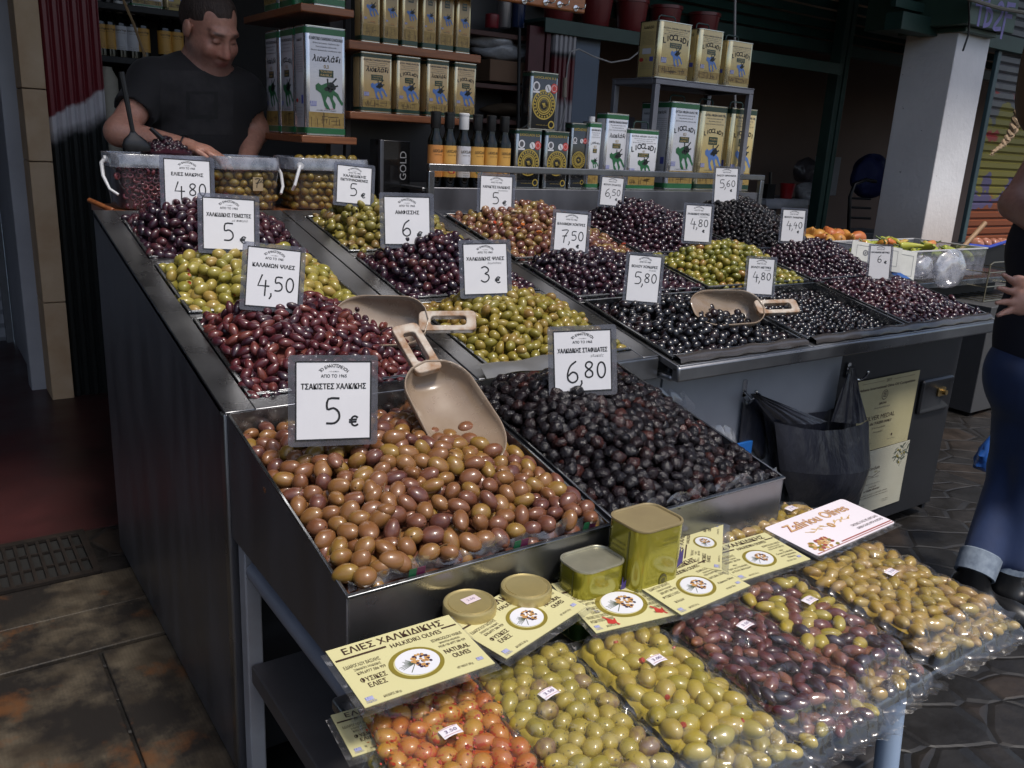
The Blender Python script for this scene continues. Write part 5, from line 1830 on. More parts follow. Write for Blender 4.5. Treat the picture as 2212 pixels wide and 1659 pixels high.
# right hand reaching behind the bucket: palm and five fingers
hdv = nrm(Rwr-Rel)
hdown = np.array([0, 0, -1.0])
hs = nrm(np.cross(hdv, hdown))
pal = Rwr+hdv*.045
prims += [('e', pal, (.046, .038, .022), np.column_stack([hdv, hs, np.cross(hdv, hs)]), .02)]
for i, (o_, ln) in enumerate(((-.030, .062), (-.010, .075), (.010, .072), (.028, .056))):
    a = pal+hdv*.034+hs*o_
    b = a+hdv*ln*.5+hdown*.012
    c = b+hdv*ln*.35+hdown*.03
    prims += [('c', a, b, .0095, .0088, .006), ('c', b, c, .0088, .0075, .004)]
a = pal-hs*.034-hdv*.02
prims += [('c', a, a-hs*.022+hdv*.03, .0115, .010, .008), ('c', a-hs*.022+hdv*.03, a-hs*.018+hdv*.058+hdown*.012, .010, .008, .004)]
# left hand
hv2 = nrm(Lwr-Lel)
hs2 = nrm(np.cross(hv2, [0, 1, 0]))
pal2 = Lwr+hv2*.045
prims += [('e', pal2, (.046, .022, .038), np.column_stack([hv2, np.cross(hv2, hs2), hs2]), .02)]
for o_, ln in ((-.028, .058), (-.009, .07), (.010, .068), (.027, .052)):
    a = pal2+hv2*.034+hs2*o_
    prims += [('c', a, a+hv2*ln, .0092, .0075, .006)]
prims += [('c', pal2-hs2*.03, pal2-hs2*.055+hv2*.035, .011, .009, .008)]
# legs down to the floor
for sx in (-.10, .10):
    kn = np.array([hipc[0]+sx*1.05, 3.26, .50])
    prims += [('c', hipc+np.array([sx*.8, 0, -.05]), kn, .095, .06, .05), ('c', kn, np.array([kn[0], 3.30, .09]), .058, .045, .03),
              ('c', np.array([kn[0], 3.30, .05]), np.array([kn[0], 3.12, .035]), .042, .034, .03)]
def tone(V):
    q = V-HC
    r, u, d = q@rt_, q@up_, q@f
    c = np.tile(np.array([.50, .255, .185]), (len(V), 1))
    head = np.linalg.norm(q, axis=1) < .20
    st = np.clip((-.035-u)/.02, 0, 1)*np.clip((d+.03)/.03, 0, 1)*head
    c = c*(1-st[:, None]*np.array([.34, .30, .24]))
    ck = np.exp(-(((np.abs(r)-.040)/.022)**2+((u+.03)/.022)**2))*(d > .04)
    c += (np.array([.39, .125, .095])-c)*(ck*.45)[:, None]
    ns = np.exp(-((r/.016)**2+((u+.03)/.024)**2))*(d > .08)
    c += (np.array([.42, .12, .09])-c)*(ns*.6)[:, None]
    lp = np.exp(-((r/.024)**4+((u+.0675)/.011)**4))*(d > .06)
    c += (np.array([.27, .075, .065])-c)*(lp*.8)[:, None]
    br = np.exp(-(((np.abs(r)-.032)/.021)**4+((u-.030-.10*(np.abs(r)-.03))/.0055)**4))*(d > .05)
    c += (np.array([.03, .018, .014])-c)*(br*.95)[:, None]
    so_ = np.exp(-(((np.abs(r)-.030)/.018)**2+((u-.012)/.010)**2))*(d > .05)  # shade of the eye sockets put into the skin colour
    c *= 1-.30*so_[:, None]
    ey = np.exp(-(((np.abs(r)-.031)/.013)**4+((u-.000)/.0028)**4))*(d > .05)
    c += (np.array([.03, .018, .016])-c)*(ey*.9)[:, None]
    c *= 1+np.random.RandomState(3).normal(0, .05, (len(V), 1))
    return c
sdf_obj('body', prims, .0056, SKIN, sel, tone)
hair = [
 ('e', hd(0, .050, -.026), (.0775, .098, .082), RM, .0),
 ('e', hd(0, .016, -.062), (.076, .066, .068), RM, .02),
 ('e', hd(-.060, .010, .100), (.055, .055, .055), RM, -.01),
 ('e', hd(.060, .010, .100), (.055, .055, .055), RM, -.01),
 ('e', hd(0, .020, .085), (.062, .045, .048), RM, -.01),
 ('e', hd(-.052, .075, .075), (.022, .045, .03), RM, -.012),
 ('e', hd(.052, .075, .075), (.022, .045, .03), RM, -.012),
 ('e', hd(-.086, -.004, -.008), (.020, .030, .040), RM, -.006),
 ('e', hd(.086, -.004, -.008), (.020, .030, .040), RM, -.006),
]
sdf_obj('hair', hair, .005, HAIR_B, sel)
ext = .012
sh_ = [
 ('c', Rsh, Lsh, .070+ext, .070+ext, .05),
 ('c', neck+np.array([0, .05, -.045]), neck+np.array([0, .04, -.075]), .078, .085, .05),
 ('e', mid, (.165+ext+.01, .135+ext, .20+ext), None, .06),
 ('e', PY(3.20, 430, 330), (.178+ext+.015, .145+ext, .20+ext), None, .06),
 ('c', hipc+np.array([-.06, 0, 0]), hipc+np.array([.06, 0, 0]), .13+ext, .13+ext, .06),
 ('c', Rsh+np.array([-.01, 0, -.01]), Rsh+(Rel-Rsh)*.78, .066, .066, .04),
 ('c', Lsh, Lsh+(Lel-Lsh)*.90, .064, .062, .04),
 ('e', neck+np.array([0, -.03, .035]), (.085, .10, .075), None, -.02),
 ('c', Rsh+(Rel-Rsh)*.86, Rel+(Rel-Rsh)*.3, .085, .085, -.004),
 ('c', Lsh+(Lel-Lsh)*.98, Lel+(Lel-Lsh)*.4, .085, .085, -.004),
]
sdf_obj('t_shirt', sh_, .008, TSHIRT, sel)
tr_ = [('c', hipc+np.array([-.06, 0, -.05]), hipc+np.array([.06, 0, -.05]), .138, .138, .05)]
for sx in (-.10, .10):
    kn = np.array([hipc[0]+sx*1.05, 3.26, .50])
    tr_ += [('c', hipc+np.array([sx*.8, 0, -.05]), kn, .108, .075, .05), ('c', kn, np.array([kn[0], 3.30, .10]), .074, .068, .03)]
sdf_obj('trousers', tr_, .012, mat('dark_trousers', (0.02, 0.02, 0.026), .9), sel)
# faded print on the chest of the shirt
t = Flat()
cpan = PY(3.02, 425, 235)
U_ = nrm([.96, -.28, 0])
Wn = nrm([-.26, -.94, .16])
Vn = nrm(np.cross(Wn, U_))
mb = MB()
mb.tube([Rwr-hdv*.01+(np.cross(hdv, hs)*math.cos(a)+hs*math.sin(a))*.0355 for a in [2*math.pi*i/16 for i in range(16)]], .0025, 6, closed=True)
mb.build('wrist_band', BLACK, sel)

# print on the shirt: follows the chest (cast onto the shirt surface)
from mathutils.bvhtree import BVHTree
shirt = [o for o in sel.children if o.name.startswith('t_shirt')][0]
bv = BVHTree.FromPolygons([v.co for v in shirt.data.vertices], [tuple(p.vertices) for p in shirt.data.polygons])
invS = np.array(parent_matrix(sel).inverted())
def chest_patch(px0, py0, px1, py1, n, off, hole=None):
    G = []
    mk = []
    for i in range(n+1):
        row = []
        for j in range(n+1):
            px, py = px0+(px1-px0)*j/n, py0+(py1-py0)*i/n
            tgt = PY(3.17, px, py)
            o_ = invS[:3, :3]@(tgt+np.array([-.26, -.9, .1])*.5)+invS[:3, 3]
            d_ = -np.array([-.26, -.9, .1])/np.linalg.norm([-.26, -.9, .1])
            loc, no, ix, ds = bv.ray_cast(Vector(o_), Vector(d_))
            if loc is None: loc, no = Vector(invS[:3, :3]@tgt+invS[:3, 3]), Vector((0, -1, 0))
            row.append(np.array(loc)+np.array(no)*off)
        G.append(row)
    return G
PR1 = mat('faded_shirt_print', (0.030, 0.028, 0.030), .9, col2=(0.015, 0.014, 0.0155), vs=22, contrast=.2)
PR2 = mat('darker_shirt_print', (0.018, 0.017, 0.018), .9, col2=(0.012, 0.012, 0.013), vs=40)
mb = MB()
mb.grid(chest_patch(352, 168, 502, 300, 12, .0012))
pr = mb.build('shirt_print', PR1, sel, local=True)
mb = MB()
mb.grid(chest_patch(405, 212, 470, 268, 8, .0024))
mb.build('print_square', PR2, pr, local=True)
mb = MB()
mb.grid(chest_patch(413, 218, 462, 260, 8, .0034))
mb.build('print_square', PR1, pr, local=True)

# ------------------------------------------------------------------ the woman at the right edge
wo_ = thing('person', 'woman in navy top and rolled up jeans at the right edge, hand on hip', 'person', (2.68, 1.0, 0))
DENIM = mat('blue_denim', (0.019, 0.042, 0.125), .8, col2=(0.009, 0.019, 0.06), vs=9, stretch=(1, 1, .5), bmp=.2, bs=9, bd=.02, sheen=.1)
NAVY = mat('navy_jersey', (0.007, 0.008, 0.018), .85, bmp=.2, bs=18, bd=.01)
CUFF = mat('pale_denim_cuff', (0.26, 0.31, 0.37), .85, col2=(0.10, 0.13, 0.18), vs=40)
SHOE = mat('black_leather', (0.010, 0.010, 0.011), .4)
hipL, hipR = PY(1.14, 2178, 800), PY(0.96, 2250, 800)
hipm = (hipL+hipR)/2
wst = hipm+np.array([-.02, 0, .15])
chest = wst+np.array([-.05, .01, .24])
shL, shR = chest+np.array([.0, .17, .12]), chest+np.array([.0, -.17, .12])
fdir = nrm([.55, -.83, 0])
sdir_ = nrm([.83, .55, 0])
hip0 = PY(1.05, 2196, 800)
def W3(px, py, y): return PY(y, px, py)
kneeL, ankL = W3(2196, 1005, 1.10), W3(2106, 1225, 1.12)
hip_l = W3(2240, 800, 1.06)
kneeR, ankR = W3(2266, 1000, .98), W3(2178, 1208, 1.05)
hip_r = W3(2316, 800, .98)
ankL, ankR = PZ(.14, 2110, 1226), PZ(.15, 2177, 1212)
kneeL, kneeR = W3(2190, 1005, ankL[1]+.05), W3(2262, 1000, ankR[1]-.02)
wst = W3(2282, 700, 1.04)
chest = W3(2312, 540, 1.05)
shl = W3(2275, 320, 1.18)
shr = W3(2330, 330, .88)
elb = W3(2196, 440, 1.20)
hand_ = W3(2215, 648, .97)
nk = (shl+shr)/2+np.array([0, 0, .06])
hc2 = nk+np.array([0, 0, .17])
toe = np.array([.03, -.22, 0])
wp = [
 ('e', hc2, (.075, .09, .115), None, 0), ('e', hc2+np.array([.03, -.06, -.06]), (.05, .05, .055), None, .03), ('c', hc2+np.array([0, 0, -.06]), nk, .05, .055, .03), ('c', shl, shr, .055, .055, .05),
 ('e', chest, (.12, .15, .17), None, .06), ('e', wst, (.115, .145, .13), None, .06), ('c', hip_l, hip_r, .105, .105, .07),
 ('c', hip_l, kneeL, .095, .056, .05), ('c', kneeL, ankL, .046, .036, .03), ('c', hip_r, kneeR, .095, .060, .05), ('c', kneeR, ankR, .056, .042, .03),
 ('c', ankL, ankL*np.array([1, 1, 0])+np.array([0, 0, .05]), .038, .04, .02), ('c', ankR, ankR*np.array([1, 1, 0])+np.array([0, 0, .05]), .038, .04, .02),
 ('c', shl, elb, .050, .043, .03), ('c', elb, W3(2335, 545, .93), .043, .030, .02),
 ('c', shr, W3(2420, 560, .80), .050, .040, .03), ('c', W3(2420, 560, .80), hand_+np.array([.05, -.05, -.01]), .040, .028, .02),
]
# hand on the hip with five fingers
hx = nrm(W3(2160, 632, .99)-hand_)
hy = np.array([0, 0, 1.0])
wp.append(('e', hand_, (.045, .022, .040), np.column_stack([hx, np.cross(hy, hx), hy]), .02))
for o_, ln, dr_ in ((.030, .066, .012), (.010, .074, .0), (-.012, .070, -.012), (-.030, .056, -.022)):
    a = hand_+hx*.032+hy*o_
    b = a+hx*ln*.55+hy*dr_*.5
    wp += [('c', a, b, .0095, .0088, .006), ('c', b, b+hx*ln*.45+hy*dr_*.6, .0088, .007, .003)]
wp += [('c', hand_+hy*.03, hand_+hy*.046+hx*.026, .011, .0095, .008), ('c', hand_+hy*.046+hx*.026, hand_+hy*.046+hx*.052, .0095, .008, .003)]
def tone2(V): return np.tile(np.array([.46, .25, .19]), (len(V), 1))
sdf_obj('body', wp, .0062, SKIN, wo_, tone2)
e2 = .012
sdf_obj('top', [('e', chest, (.12+e2, .15+e2, .17+e2), None, 0), ('e', wst, (.115+e2, .145+e2, .13+e2), None, .06), ('c', shl*.72+shr*.28, shr*.72+shl*.28, .062, .062, .05),
                ('c', hip_l+np.array([0, 0, .05]), hip_r+np.array([0, 0, .05]), .105+e2, .105+e2, .05), ('e', (hip_l+hip_r)/2+np.array([0, 0, -.16]), (.30, .30, .155), None, -.01)], .008, NAVY, wo_)
j = e2+.002
cl, cr = ankL+(kneeL-ankL)*.06, ankR+(kneeR-ankR)*.06
sdf_obj('jeans', [('c', hip_l, hip_r, .105+j, .105+j, 0), ('c', hip_l, kneeL, .095+j, .054+j, .05), ('c', kneeL, cl, .047+j, .036+j, .03), ('c', hip_r, kneeR, .095+j, .062+j, .05), ('c', kneeR, cr, .058+j, .048+j, .03),
                  ('e', hip_l+np.array([-.02, .02, -.02]), (.095, .095, .11), None, .05)], .008, DENIM, wo_)
for a, k_ in ((ankL, kneeL), (ankR, kneeR)):
    mb = MB()
    dv = nrm(k_-a)
    mb.lathe([(.050, -.035), (.056, -.034), (.058, .030), (.054, .034), (.050, .030)], a+dv*.01, 22, axis=dv, caps=(False, False))
    mb.build('rolled_cuff', CUFF, wo_)
    g0 = a*np.array([1, 1, 0])
    sdf_obj('shoe', [('c', g0+np.array([0, 0, .06]), a+dv*.0, .046, .044, 0), ('c', g0+np.array([.01, .02, .075]), g0+np.array([.005, .01, .06]), .044, .042, 0), ('c', g0+np.array([.02, .03, .036]), g0+toe*.55+np.array([0, 0, .036]), .037, .037, .03),
                     ('c', g0+toe*.5+np.array([0, 0, .034]), g0+toe*.95+np.array([0, 0, .028]), .036, .026, .03)], .007, SHOE, wo_)
sdf_obj('hair', [('e', hc2+np.array([-.02, .03, .02]), (.088, .098, .125), None, 0), ('e', hc2+np.array([-.04, .06, -.08]), (.07, .06, .12), None, .04), ('e', hc2+np.array([.06, -.10, -.03]), (.08, .08, .10), None, -.02)], .009,
        mat('dark_blonde_hair', (0.09, 0.05, 0.025), .55), wo_)
mb = MB()
pk = [W3(2137, 735, 1.15), W3(2172, 738, 1.12)]
sb = thing('shopping_bag', 'bright blue plastic shopping bag hanging behind the jeans', 'bag', W3(2115, 980, 1.25))
a_, b_ = W3(2150, 935, 1.25), W3(2128, 1000, 1.25)
mb = MB()
rows = []
for i in range(8):
    tt = i/7
    c = a_*(1-tt)+np.array([b_[0]+.04, 1.25, b_[2]-.02])*tt
    rr = .012+.07*math.sin(tt*1.9)
    rows.append([c+np.array([rr*math.cos(2*math.pi*j/16)*(1+.12*math.sin(5*j+3*i)), rr*.5*math.sin(2*math.pi*j/16), 0]) for j in range(16)])
mb.rings(rows)
mb.build('bag_body', mat('blue_polythene', (0.02, 0.09, 0.35), .3, coat=.3), sb, sharp=60)
mb = MB()
mb.tube([a_+np.array([0, 0, -.01]), a_+np.array([.02, -.02, .12]), W3(2190, 800, 1.20)], .004, 6)
mb.build('bag_handle', mat('blue_polythene', (0.02, 0.09, 0.35), .3), sb)

# ------------------------------------------------------------------ vacuum bags of olives with header cards
BAGFILM = film('vacuum_film', (0.97, 0.97, 0.97), 0.08, 0.028, 0.09, 42, 0.7, (0.85, 0.85, 0.86))
CARDY = mat('pale_yellow_card', (0.60, 0.56, 0.30), 0.42, col2=(0.56, 0.52, 0.27), vs=10, coat=.25)
CARDW = mat('white_pink_card', (0.78, 0.72, 0.76), 0.42, col2=(0.74, 0.68, 0.72), vs=10, coat=.25)
BROWNI = mat('dark_brown_ink', (0.055, 0.028, 0.016), 0.5)
OLVI = mat('olive_ring_ink', (0.24, 0.19, 0.03), 0.4)
MARO = mat('maroon_ink', (0.33, 0.075, 0.055), 0.5)
TANI = mat('tan_ink', (0.62, 0.42, 0.20), 0.5)
PURI = mat('dark_plum_ink', (0.035, 0.015, 0.04), 0.5)
CPR = dict(PRN)
CPR.update({'ink': BROWNI, 'ring': OLVI, 'maroon': MARO, 'tan': TANI, 'plum': PURI, 'paper': CARDY, 'leafg': mat('leaf_ink', (0.10, 0.12, 0.09), .5), 'almond': mat('almond_ink', (0.50, 0.27, 0.09), .5)})
def emblem(t, cx, cy, r, z=2):
    t.ring(cx-r*.06, cy-r*.04, r*1.02, r*1.24, 'ring', z, sq=.86)
    t.ell(cx, cy, r, r*.86, 'white', z+1, 36)
    rg = random.Random(4)
    for i in range(9):
        a = 2.2+.16*i
        l = r*rg.uniform(.45, .8)
        x0, y0 = cx-r*.12, cy-r*.05
        t.stroke([(x0, y0), (x0+l*math.cos(a)*.6, y0+l*math.sin(a)*.5), (x0+l*math.cos(a), y0+l*math.sin(a)*.85)], r*.035, 'leafg', z+2)
    t.stroke([(cx-r*.1, cy), (cx-r*.55, cy-r*.55)], r*.04, 'leafg', z+2, False)
    for i in range(70):
        x, y = rg.uniform(-.25, .62), rg.uniform(-.48, .42)
        if (x-.2)**2/.2+(y+.02)**2/.2 > 1: continue
        m_ = 'plum' if (i*7) % 5 < 2 and x > -.1 else 'almond'
        t.ell(cx+x*r, cy+y*r, r*.080, r*.068, m_, z+3+i*.02, 12, rg.uniform(0, 3))
def header_print(parent, O, U, V, W, w, h, extra=None, name=True, mono=False, pepper=False):
    # the yellow header card's printing; origin at the card's upper left corner, V points up the card
    t = Flat()
    k = w
    t.text('ΕΛΙΕΣ ΧΑΛΚΙΔΙΚΗΣ', w*.50, -h*.155, h*.105, 'ink', 'C', 1, w*.80, bold=.02)
    t.rect(w*.015, -h*.235, w*.40, -h*.205, 'ink', 1)
    t.rect(w*.86, -h*.215, w*.985, -h*.19, 'ink', 1)
    t.text('HALKIDIKI OLIVES', w*.635, -h*.275, h*.072, 'ink', 'C', 1, w*.41, bold=.01)
    t.text('ΕΔΙΑΡΟΓΛΟΥ ΒΑΣΙΛΗΣ', w*.17, -h*.39, h*.055, 'ink', 'C', 1, w*.27)
    t.text('ΣΗΜΑΝΤΡΑ ΧΑΛΚΙΔΙΚΗΣ', w*.19, -h*.455, h*.036, 'ink', 'C', 1, w*.20)
    t.text('ΚΙΝ.6977 586 959', w*.20, -h*.525, h*.046, 'ink', 'C', 1, w*.21)
    t.text('EDIAROGLOU VASILIS', w*.845, -h*.385, h*.050, 'ink', 'C', 1, w*.25)
    t.text('SIMANTRA HALKIDIKI', w*.845, -h*.445, h*.034, 'ink', 'C', 1, w*.17)
    t.text('MOB.+30 6977 586 959', w*.845, -h*.505, h*.040, 'ink', 'C', 1, w*.22)
    if not extra:
        t.text('ΦΥΣΙΚΕΣ', w*.18, -h*.655, h*.070, 'ink', 'C', 1, w*.19, bold=.015)
        t.text('ΕΛΙΕΣ', w*.18, -h*.755, h*.070, 'ink', 'C', 1, w*.13, bold=.015)
        t.text('NATURAL', w*.845, -h*.625, h*.072, 'ink', 'C', 1, w*.20, bold=.015)
        t.text('OLIVES', w*.845, -h*.725, h*.072, 'ink', 'C', 1, w*.14, bold=.015)
    else:
        for i, ln in enumerate(extra[0]): t.text(ln, w*.17, -h*(.62+.075*i), h*.048, 'ink', 'C', 1, min(w*.26, w*.017*len(ln)))
        for i, ln in enumerate(extra[1]): t.text(ln, w*.855, -h*(.60+.075*i), h*.048, 'ink', 'C', 1, min(w*.24, w*.017*len(ln)))
    if pepper:
        for cx in (w*.24, w*.80):
            t.poly([(cx-.05*w, -h*.90), (cx-.02*w, -h*.80), (cx+.03*w, -h*.86), (cx+.06*w, -h*.83), (cx+.05*w, -h*.90), (cx+.01*w, -h*.93)], 'red', 1)
            t.stroke([(cx-.045*w, -h*.78), (cx+.02*w, -h*.88), (cx+.05*w, -h*.95)], .02*w, 'red', 2)
    emblem(t, w*.52, -h*.605, h*.245, 1)
    flag(t, w*.035, -h*.93, w*.055, 1)
    flag(t, w*.905, -h*.885, w*.050, 1)
    t.text('ΕΛΛΗΝΙΚΟ ΠΡΟΪΟΝ', w*.065, -h*.965, h*.026, 'flag', 'C', 1, w*.07)
    t.text('ΚΑΘ.ΒΑΡΟΣ: 500 γρ.', w*.22, -h*.955, h*.036, 'ink', 'C', 1, w*.13)
    t.text('NET WEIGHT: 500 gr.', w*.80, -h*.905, h*.036, 'ink', 'C', 1, w*.13)
    t.build('card_print', CPR, parent, O, U, V, W, .0004, .00010)
def white_print(parent, O, U, V, W, w, h):
    t = Flat()
    t.text('Zafiriou Olives', w*.50, -h*.32, h*.20, 'maroon', 'C', 1, w*.74, bold=.045)
    t.text('Zafiriou Olives', w*.50, -h*.32, h*.20, 'tan', 'C', 2, w*.73, bold=-.012)
    for sx in (-1, 1):
        t.stroke([(w*.5+sx*w*.04, -h*.50), (w*.5+sx*w*.12, -h*.44), (w*.5+sx*w*.20, -h*.50), (w*.5+sx*w*.28, -h*.44)], w*.006, 'tan', 1)
        for i in range(4): t.ell(w*.5+sx*w*(.08+.05*i), -h*(.44+.05*(i % 2)), w*.022, w*.008, 'tan', 1, 10, sx*.6)
    t.ell(w*.5, -h*.50, w*.030, h*.075, 'almond', 2, 20)
    t.text('Z', w*.5, -h*.525, h*.06, 'white', 'C', 3, bold=.02)
    rg = random.Random(9)
    for i in range(46): t.ell(w*(.05+.24*rg.random()), -h*(.70+.22*rg.random()), w*.020, w*.014, ('almond', 'maroon', 'tan', 'ring')[i % 4], 1+i*.05, 9, rg.uniform(0, 3))
    t.text('ΠΡΑΣΙΝΕΣ ΕΛΙΕΣ ΜΕ ΑΜΥΓΔΑΛΟ', w*.80, -h*.72, h*.055, 'ink', 'C', 1, w*.34)
    t.text('GREEN OLIVES WITH ALMOND', w*.80, -h*.82, h*.055, 'ink', 'C', 1, w*.33)
    t.rect(w*.34, -h*.93, w*.99, -h*.905, 'maroon', 1)
    t.rect(w*.02, -h*.97, w*.99, -h*.955, 'maroon', 1)
    CPW = dict(CPR)
    t.build('card_print', CPW, parent, O, U, V, W, .0004, .00012)

SPICE = olive_mat('spiced_olive_skin', [(0, (0.42, 0.25, 0.035)), (.5, (0.44, 0.18, 0.025)), (1, (0.40, 0.10, 0.015))], .2, spots=(95, .56, (0.40, 0.045, 0.008)))
HERB = olive_mat('herb_olive_skin', [(0, (0.29, 0.235, 0.030)), (.75, (0.38, 0.285, 0.045)), (1, (0.20, 0.12, 0.065))], .2, spots=(180, .63, (0.05, 0.045, 0.015)))
STUF = olive_mat('packed_green_skin', [(0, (0.31, 0.25, 0.026)), (.6, (0.41, 0.31, 0.040)), (1, (0.38, 0.27, 0.05))], .2)
KALP = olive_mat('packed_kalamon_skin', [(0, (0.010, 0.006, 0.010)), (.38, (0.060, 0.013, 0.018)), (.72, (0.14, 0.036, 0.028)), (1, (0.24, 0.10, 0.05))], .2)
ALMO = olive_mat('almond_olive_skin', [(0, (0.32, 0.225, 0.028)), (.6, (0.39, 0.245, 0.040)), (1, (0.32, 0.19, 0.06))], .2)
ALNUT = mat('almond_nut', (0.55, 0.36, 0.20), .5)
def bag(label, corners, z0, th, kinds, L, D, seed, group, nmax=100, film_only_edge=None, sticker=None, spices=False, card=None, cardkind=None, extra=None, pepper=False, cz=.0, tilt=0.0):
    # corners: top-left, top-right, bottom-right, bottom-left in plan (x, y)
    C4 = np.array(corners, float)
    C4[[0, 3], 0] -= .006
    C4[[1, 2], 0] += .006
    rng = np.random.RandomState(seed)
    ctr = C4.mean(0)
    root = thing('olive_bag', label, 'olive bag', (ctr[0], ctr[1], z0), group)
    def uv(u, v):
        u, v = np.asarray(u), np.asarray(v)
        a = C4[0]*((1-u)*(1-v))[..., None]+C4[1]*(u*(1-v))[..., None]+C4[2]*(u*v)[..., None]+C4[3]*((1-u)*v)[..., None]
        return a
    wu = np.linalg.norm(C4[1]-C4[0])
    hv = np.linalg.norm(C4[3]-C4[0])
    mu, mv = .009/wu, .016/hv
    d = (L*D)**.5*.82
    # spots inside
    pts = []
    tries = 0
    lim = nmax
    while tries < 6000 and len(pts) < 260:
        tries += 1
        u, v = rng.uniform(mu+D*.45/wu, 1-mu-D*.45/wu), rng.uniform(mv+D*.3/hv, 1-mv*2.0-D*.45/hv)
        if film_only_edge and not film_only_edge(u, v): continue
        if all(((u-a)*wu)**2+((v-b)*hv)**2 > (d*.86)**2 for a, b in pts): pts.append((u, v))
    P = np.array(pts)
    for it in range(10):
        q = P*np.array([wu, hv])
        Dm = q[:, None]-q[None]
        r = np.sqrt((Dm**2).sum(2))+np.eye(len(q))*9
        push = np.clip(d-r, 0, None)*.3
        q = q+(Dm/r[..., None]*push[..., None]).sum(1)
        P = q/np.array([wu, hv])
        P[:, 0] = np.clip(P[:, 0], mu+D*.42/wu, 1-mu-D*.42/wu)
        P[:, 1] = np.clip(P[:, 1], mv+D*.3/hv, 1-mv*2.0-D*.45/hv)
    P = P[np.argsort(-P[:, 1])][:lim]
    hts = []
    geos = [olive_geo(L, D, 'plain', 12, 8, s+seed, .3) for s in (1, 2, 3)]
    meshes = {}
    recs = []
    xy = uv(P[:, 0], P[:, 1])
    for i, (x, y) in enumerate(xy):
        e = min(P[i, 0], 1-P[i, 0])*wu
        zc = z0+max(D*.40, th-D*.42-.006*max(0, 1-e/.03))+rng.uniform(-.0022, .0022)
        m = kinds[rng.choice(len(kinds), p=[k[1] for k in kinds])][0]
        a = rng.uniform(0, 2*math.pi)
        tl = rng.uniform(-.35, .35)
        X = nrm([math.cos(a), math.sin(a), tl])
        Y = nrm(np.cross([0, 0, 1], X))
        R = np.column_stack([X, Y, np.cross(X, Y)])*rng.uniform(.9, 1.08, 3)*np.array([1, 1, .90])
        gi = rng.randint(3)
        if (m.name, gi) not in meshes: meshes[(m.name, gi)] = geo_mesh('olive', geos[gi], [m, HOLE])
        o = bpy.data.objects.new('olive', meshes[(m.name, gi)])
        COL.objects.link(o)
        o.parent = root
        p = np.array([x, y, zc])-np.array([ctr[0], ctr[1], z0])
        o.matrix_basis = Matrix([list(R[k])+[p[k]] for k in range(3)]+[[0, 0, 0, 1]])
        recs.append((x, y, zc, a))
        if pepper and rng.rand() < .20:
            mb = MB()
            q = np.array([x, y, zc])+X*L*.44+np.array([0, 0, D*.22])
            mb.lathe([(0, .0012), (D*.13, .0008), (D*.16, -.004)], q, 12, axis=nrm(X+np.array([0, 0, .7])))
            mb.build('pepper_stuffing', PEPPER, root)
        if kinds[0][0] is ALMO and rng.rand() < .10:
            mb = MB()
            q = np.array([x, y, zc])+X*L*.45+np.array([0, 0, D*.15])
            mb.lathe([(0, .004), (.003, .0025), (.0035, 0), (.003, -.003)], q, 10, axis=nrm(X+np.array([0, 0, .4])))
            mb.build('almond_tip', ALNUT, root)
    if spices:
        mb = MB()
        for i in range(900):
            x, y, zc, a = recs[rng.randint(len(recs))]
            q = np.array([x, y, zc])+np.array([rng.normal(0, D*.45), rng.normal(0, D*.45), 0])
            rr = math.hypot(q[0]-x, q[1]-y)
            q[2] = zc+D*.47*math.sqrt(max(0, 1-(rr/(D*.62))**2))+rng.uniform(-.004, .0006)
            s_ = rng.uniform(.0012, .0038)
            n_ = nrm(rng.normal(0, 1, 3)+np.array([0, 0, 1.6]))
            tx = nrm(np.cross(n_, [1, .3, .2]))
            ty = np.cross(n_, tx)
            mb.add([q+tx*s_+n_*.0006, q+ty*s_*.7+n_*.0006, q-tx*s_+n_*.0006, q-ty*s_*.8+n_*.0006, q-n_*.0006], [(0, 1, 2, 3), (0, 4, 1), (1, 4, 2), (2, 4, 3), (3, 4, 0)], int(rng.rand() < .25))
        ch = mb.build('chilli_flakes', [mat('chilli_red', (0.42, 0.035, 0.008), .3, coat=.4), mat('chilli_orange', (0.55, 0.17, 0.02), .3, coat=.4)], root, smooth=False)
        ch['kind'] = 'stuff'
    # the film: drapes over the olives, sealed flat at the edges
    nu, nv = 46, 66
    us, vs_ = np.linspace(0, 1, nu), np.linspace(0, 1, nv)
    U, Vv = np.meshgrid(us, vs_)
    XY = uv(U, Vv)
    Z = np.full(U.shape, z0+.0015)
    for x, y, zc, a in recs:
        dx, dy = XY[..., 0]-x, XY[..., 1]-y
        lx, ly = dx*math.cos(a)+dy*math.sin(a), -dx*math.sin(a)+dy*math.cos(a)
        rr = (lx/(L*.70))**2+(ly/(D*.70))**2
        b = np.where(rr < 1, zc+.0022+D*.485*np.sqrt(np.clip(1-rr*.80, 0, 1)), -9)
        Z = np.maximum(Z, b)
    k = np.ones(3)/3
    for _ in range(2):
        Zp = np.pad(Z, 1, mode='edge')
        Zs = (Zp[:-2, 1:-1]+Zp[2:, 1:-1]+Zp[1:-1, :-2]+Zp[1:-1, 2:]+Zp[1:-1, 1:-1]*2)/6
        Z = np.maximum(Zs, Z-.0012)
    edge = np.minimum(np.minimum(U, 1-U)*wu, np.minimum(Vv, 1-Vv)*hv)
    fall = np.clip(edge/.016, 0, 1)
    seal = z0+th*.40+.003*np.sin(U*wu*260+seed)*np.sin(Vv*hv*190)
    Z = np.where(fall < 1, seal*(1-fall**.7)+Z*fall**.7, Z)
    G = np.concatenate([XY, Z[..., None]], -1)
    jit = (np.sin(Vv*hv*300+seed)*.0015*(1-fall)+np.sin(Vv*hv*90+seed*2)*.002*(1-fall))
    G[..., 0] += jit*np.where(U < .5, 1, -1)
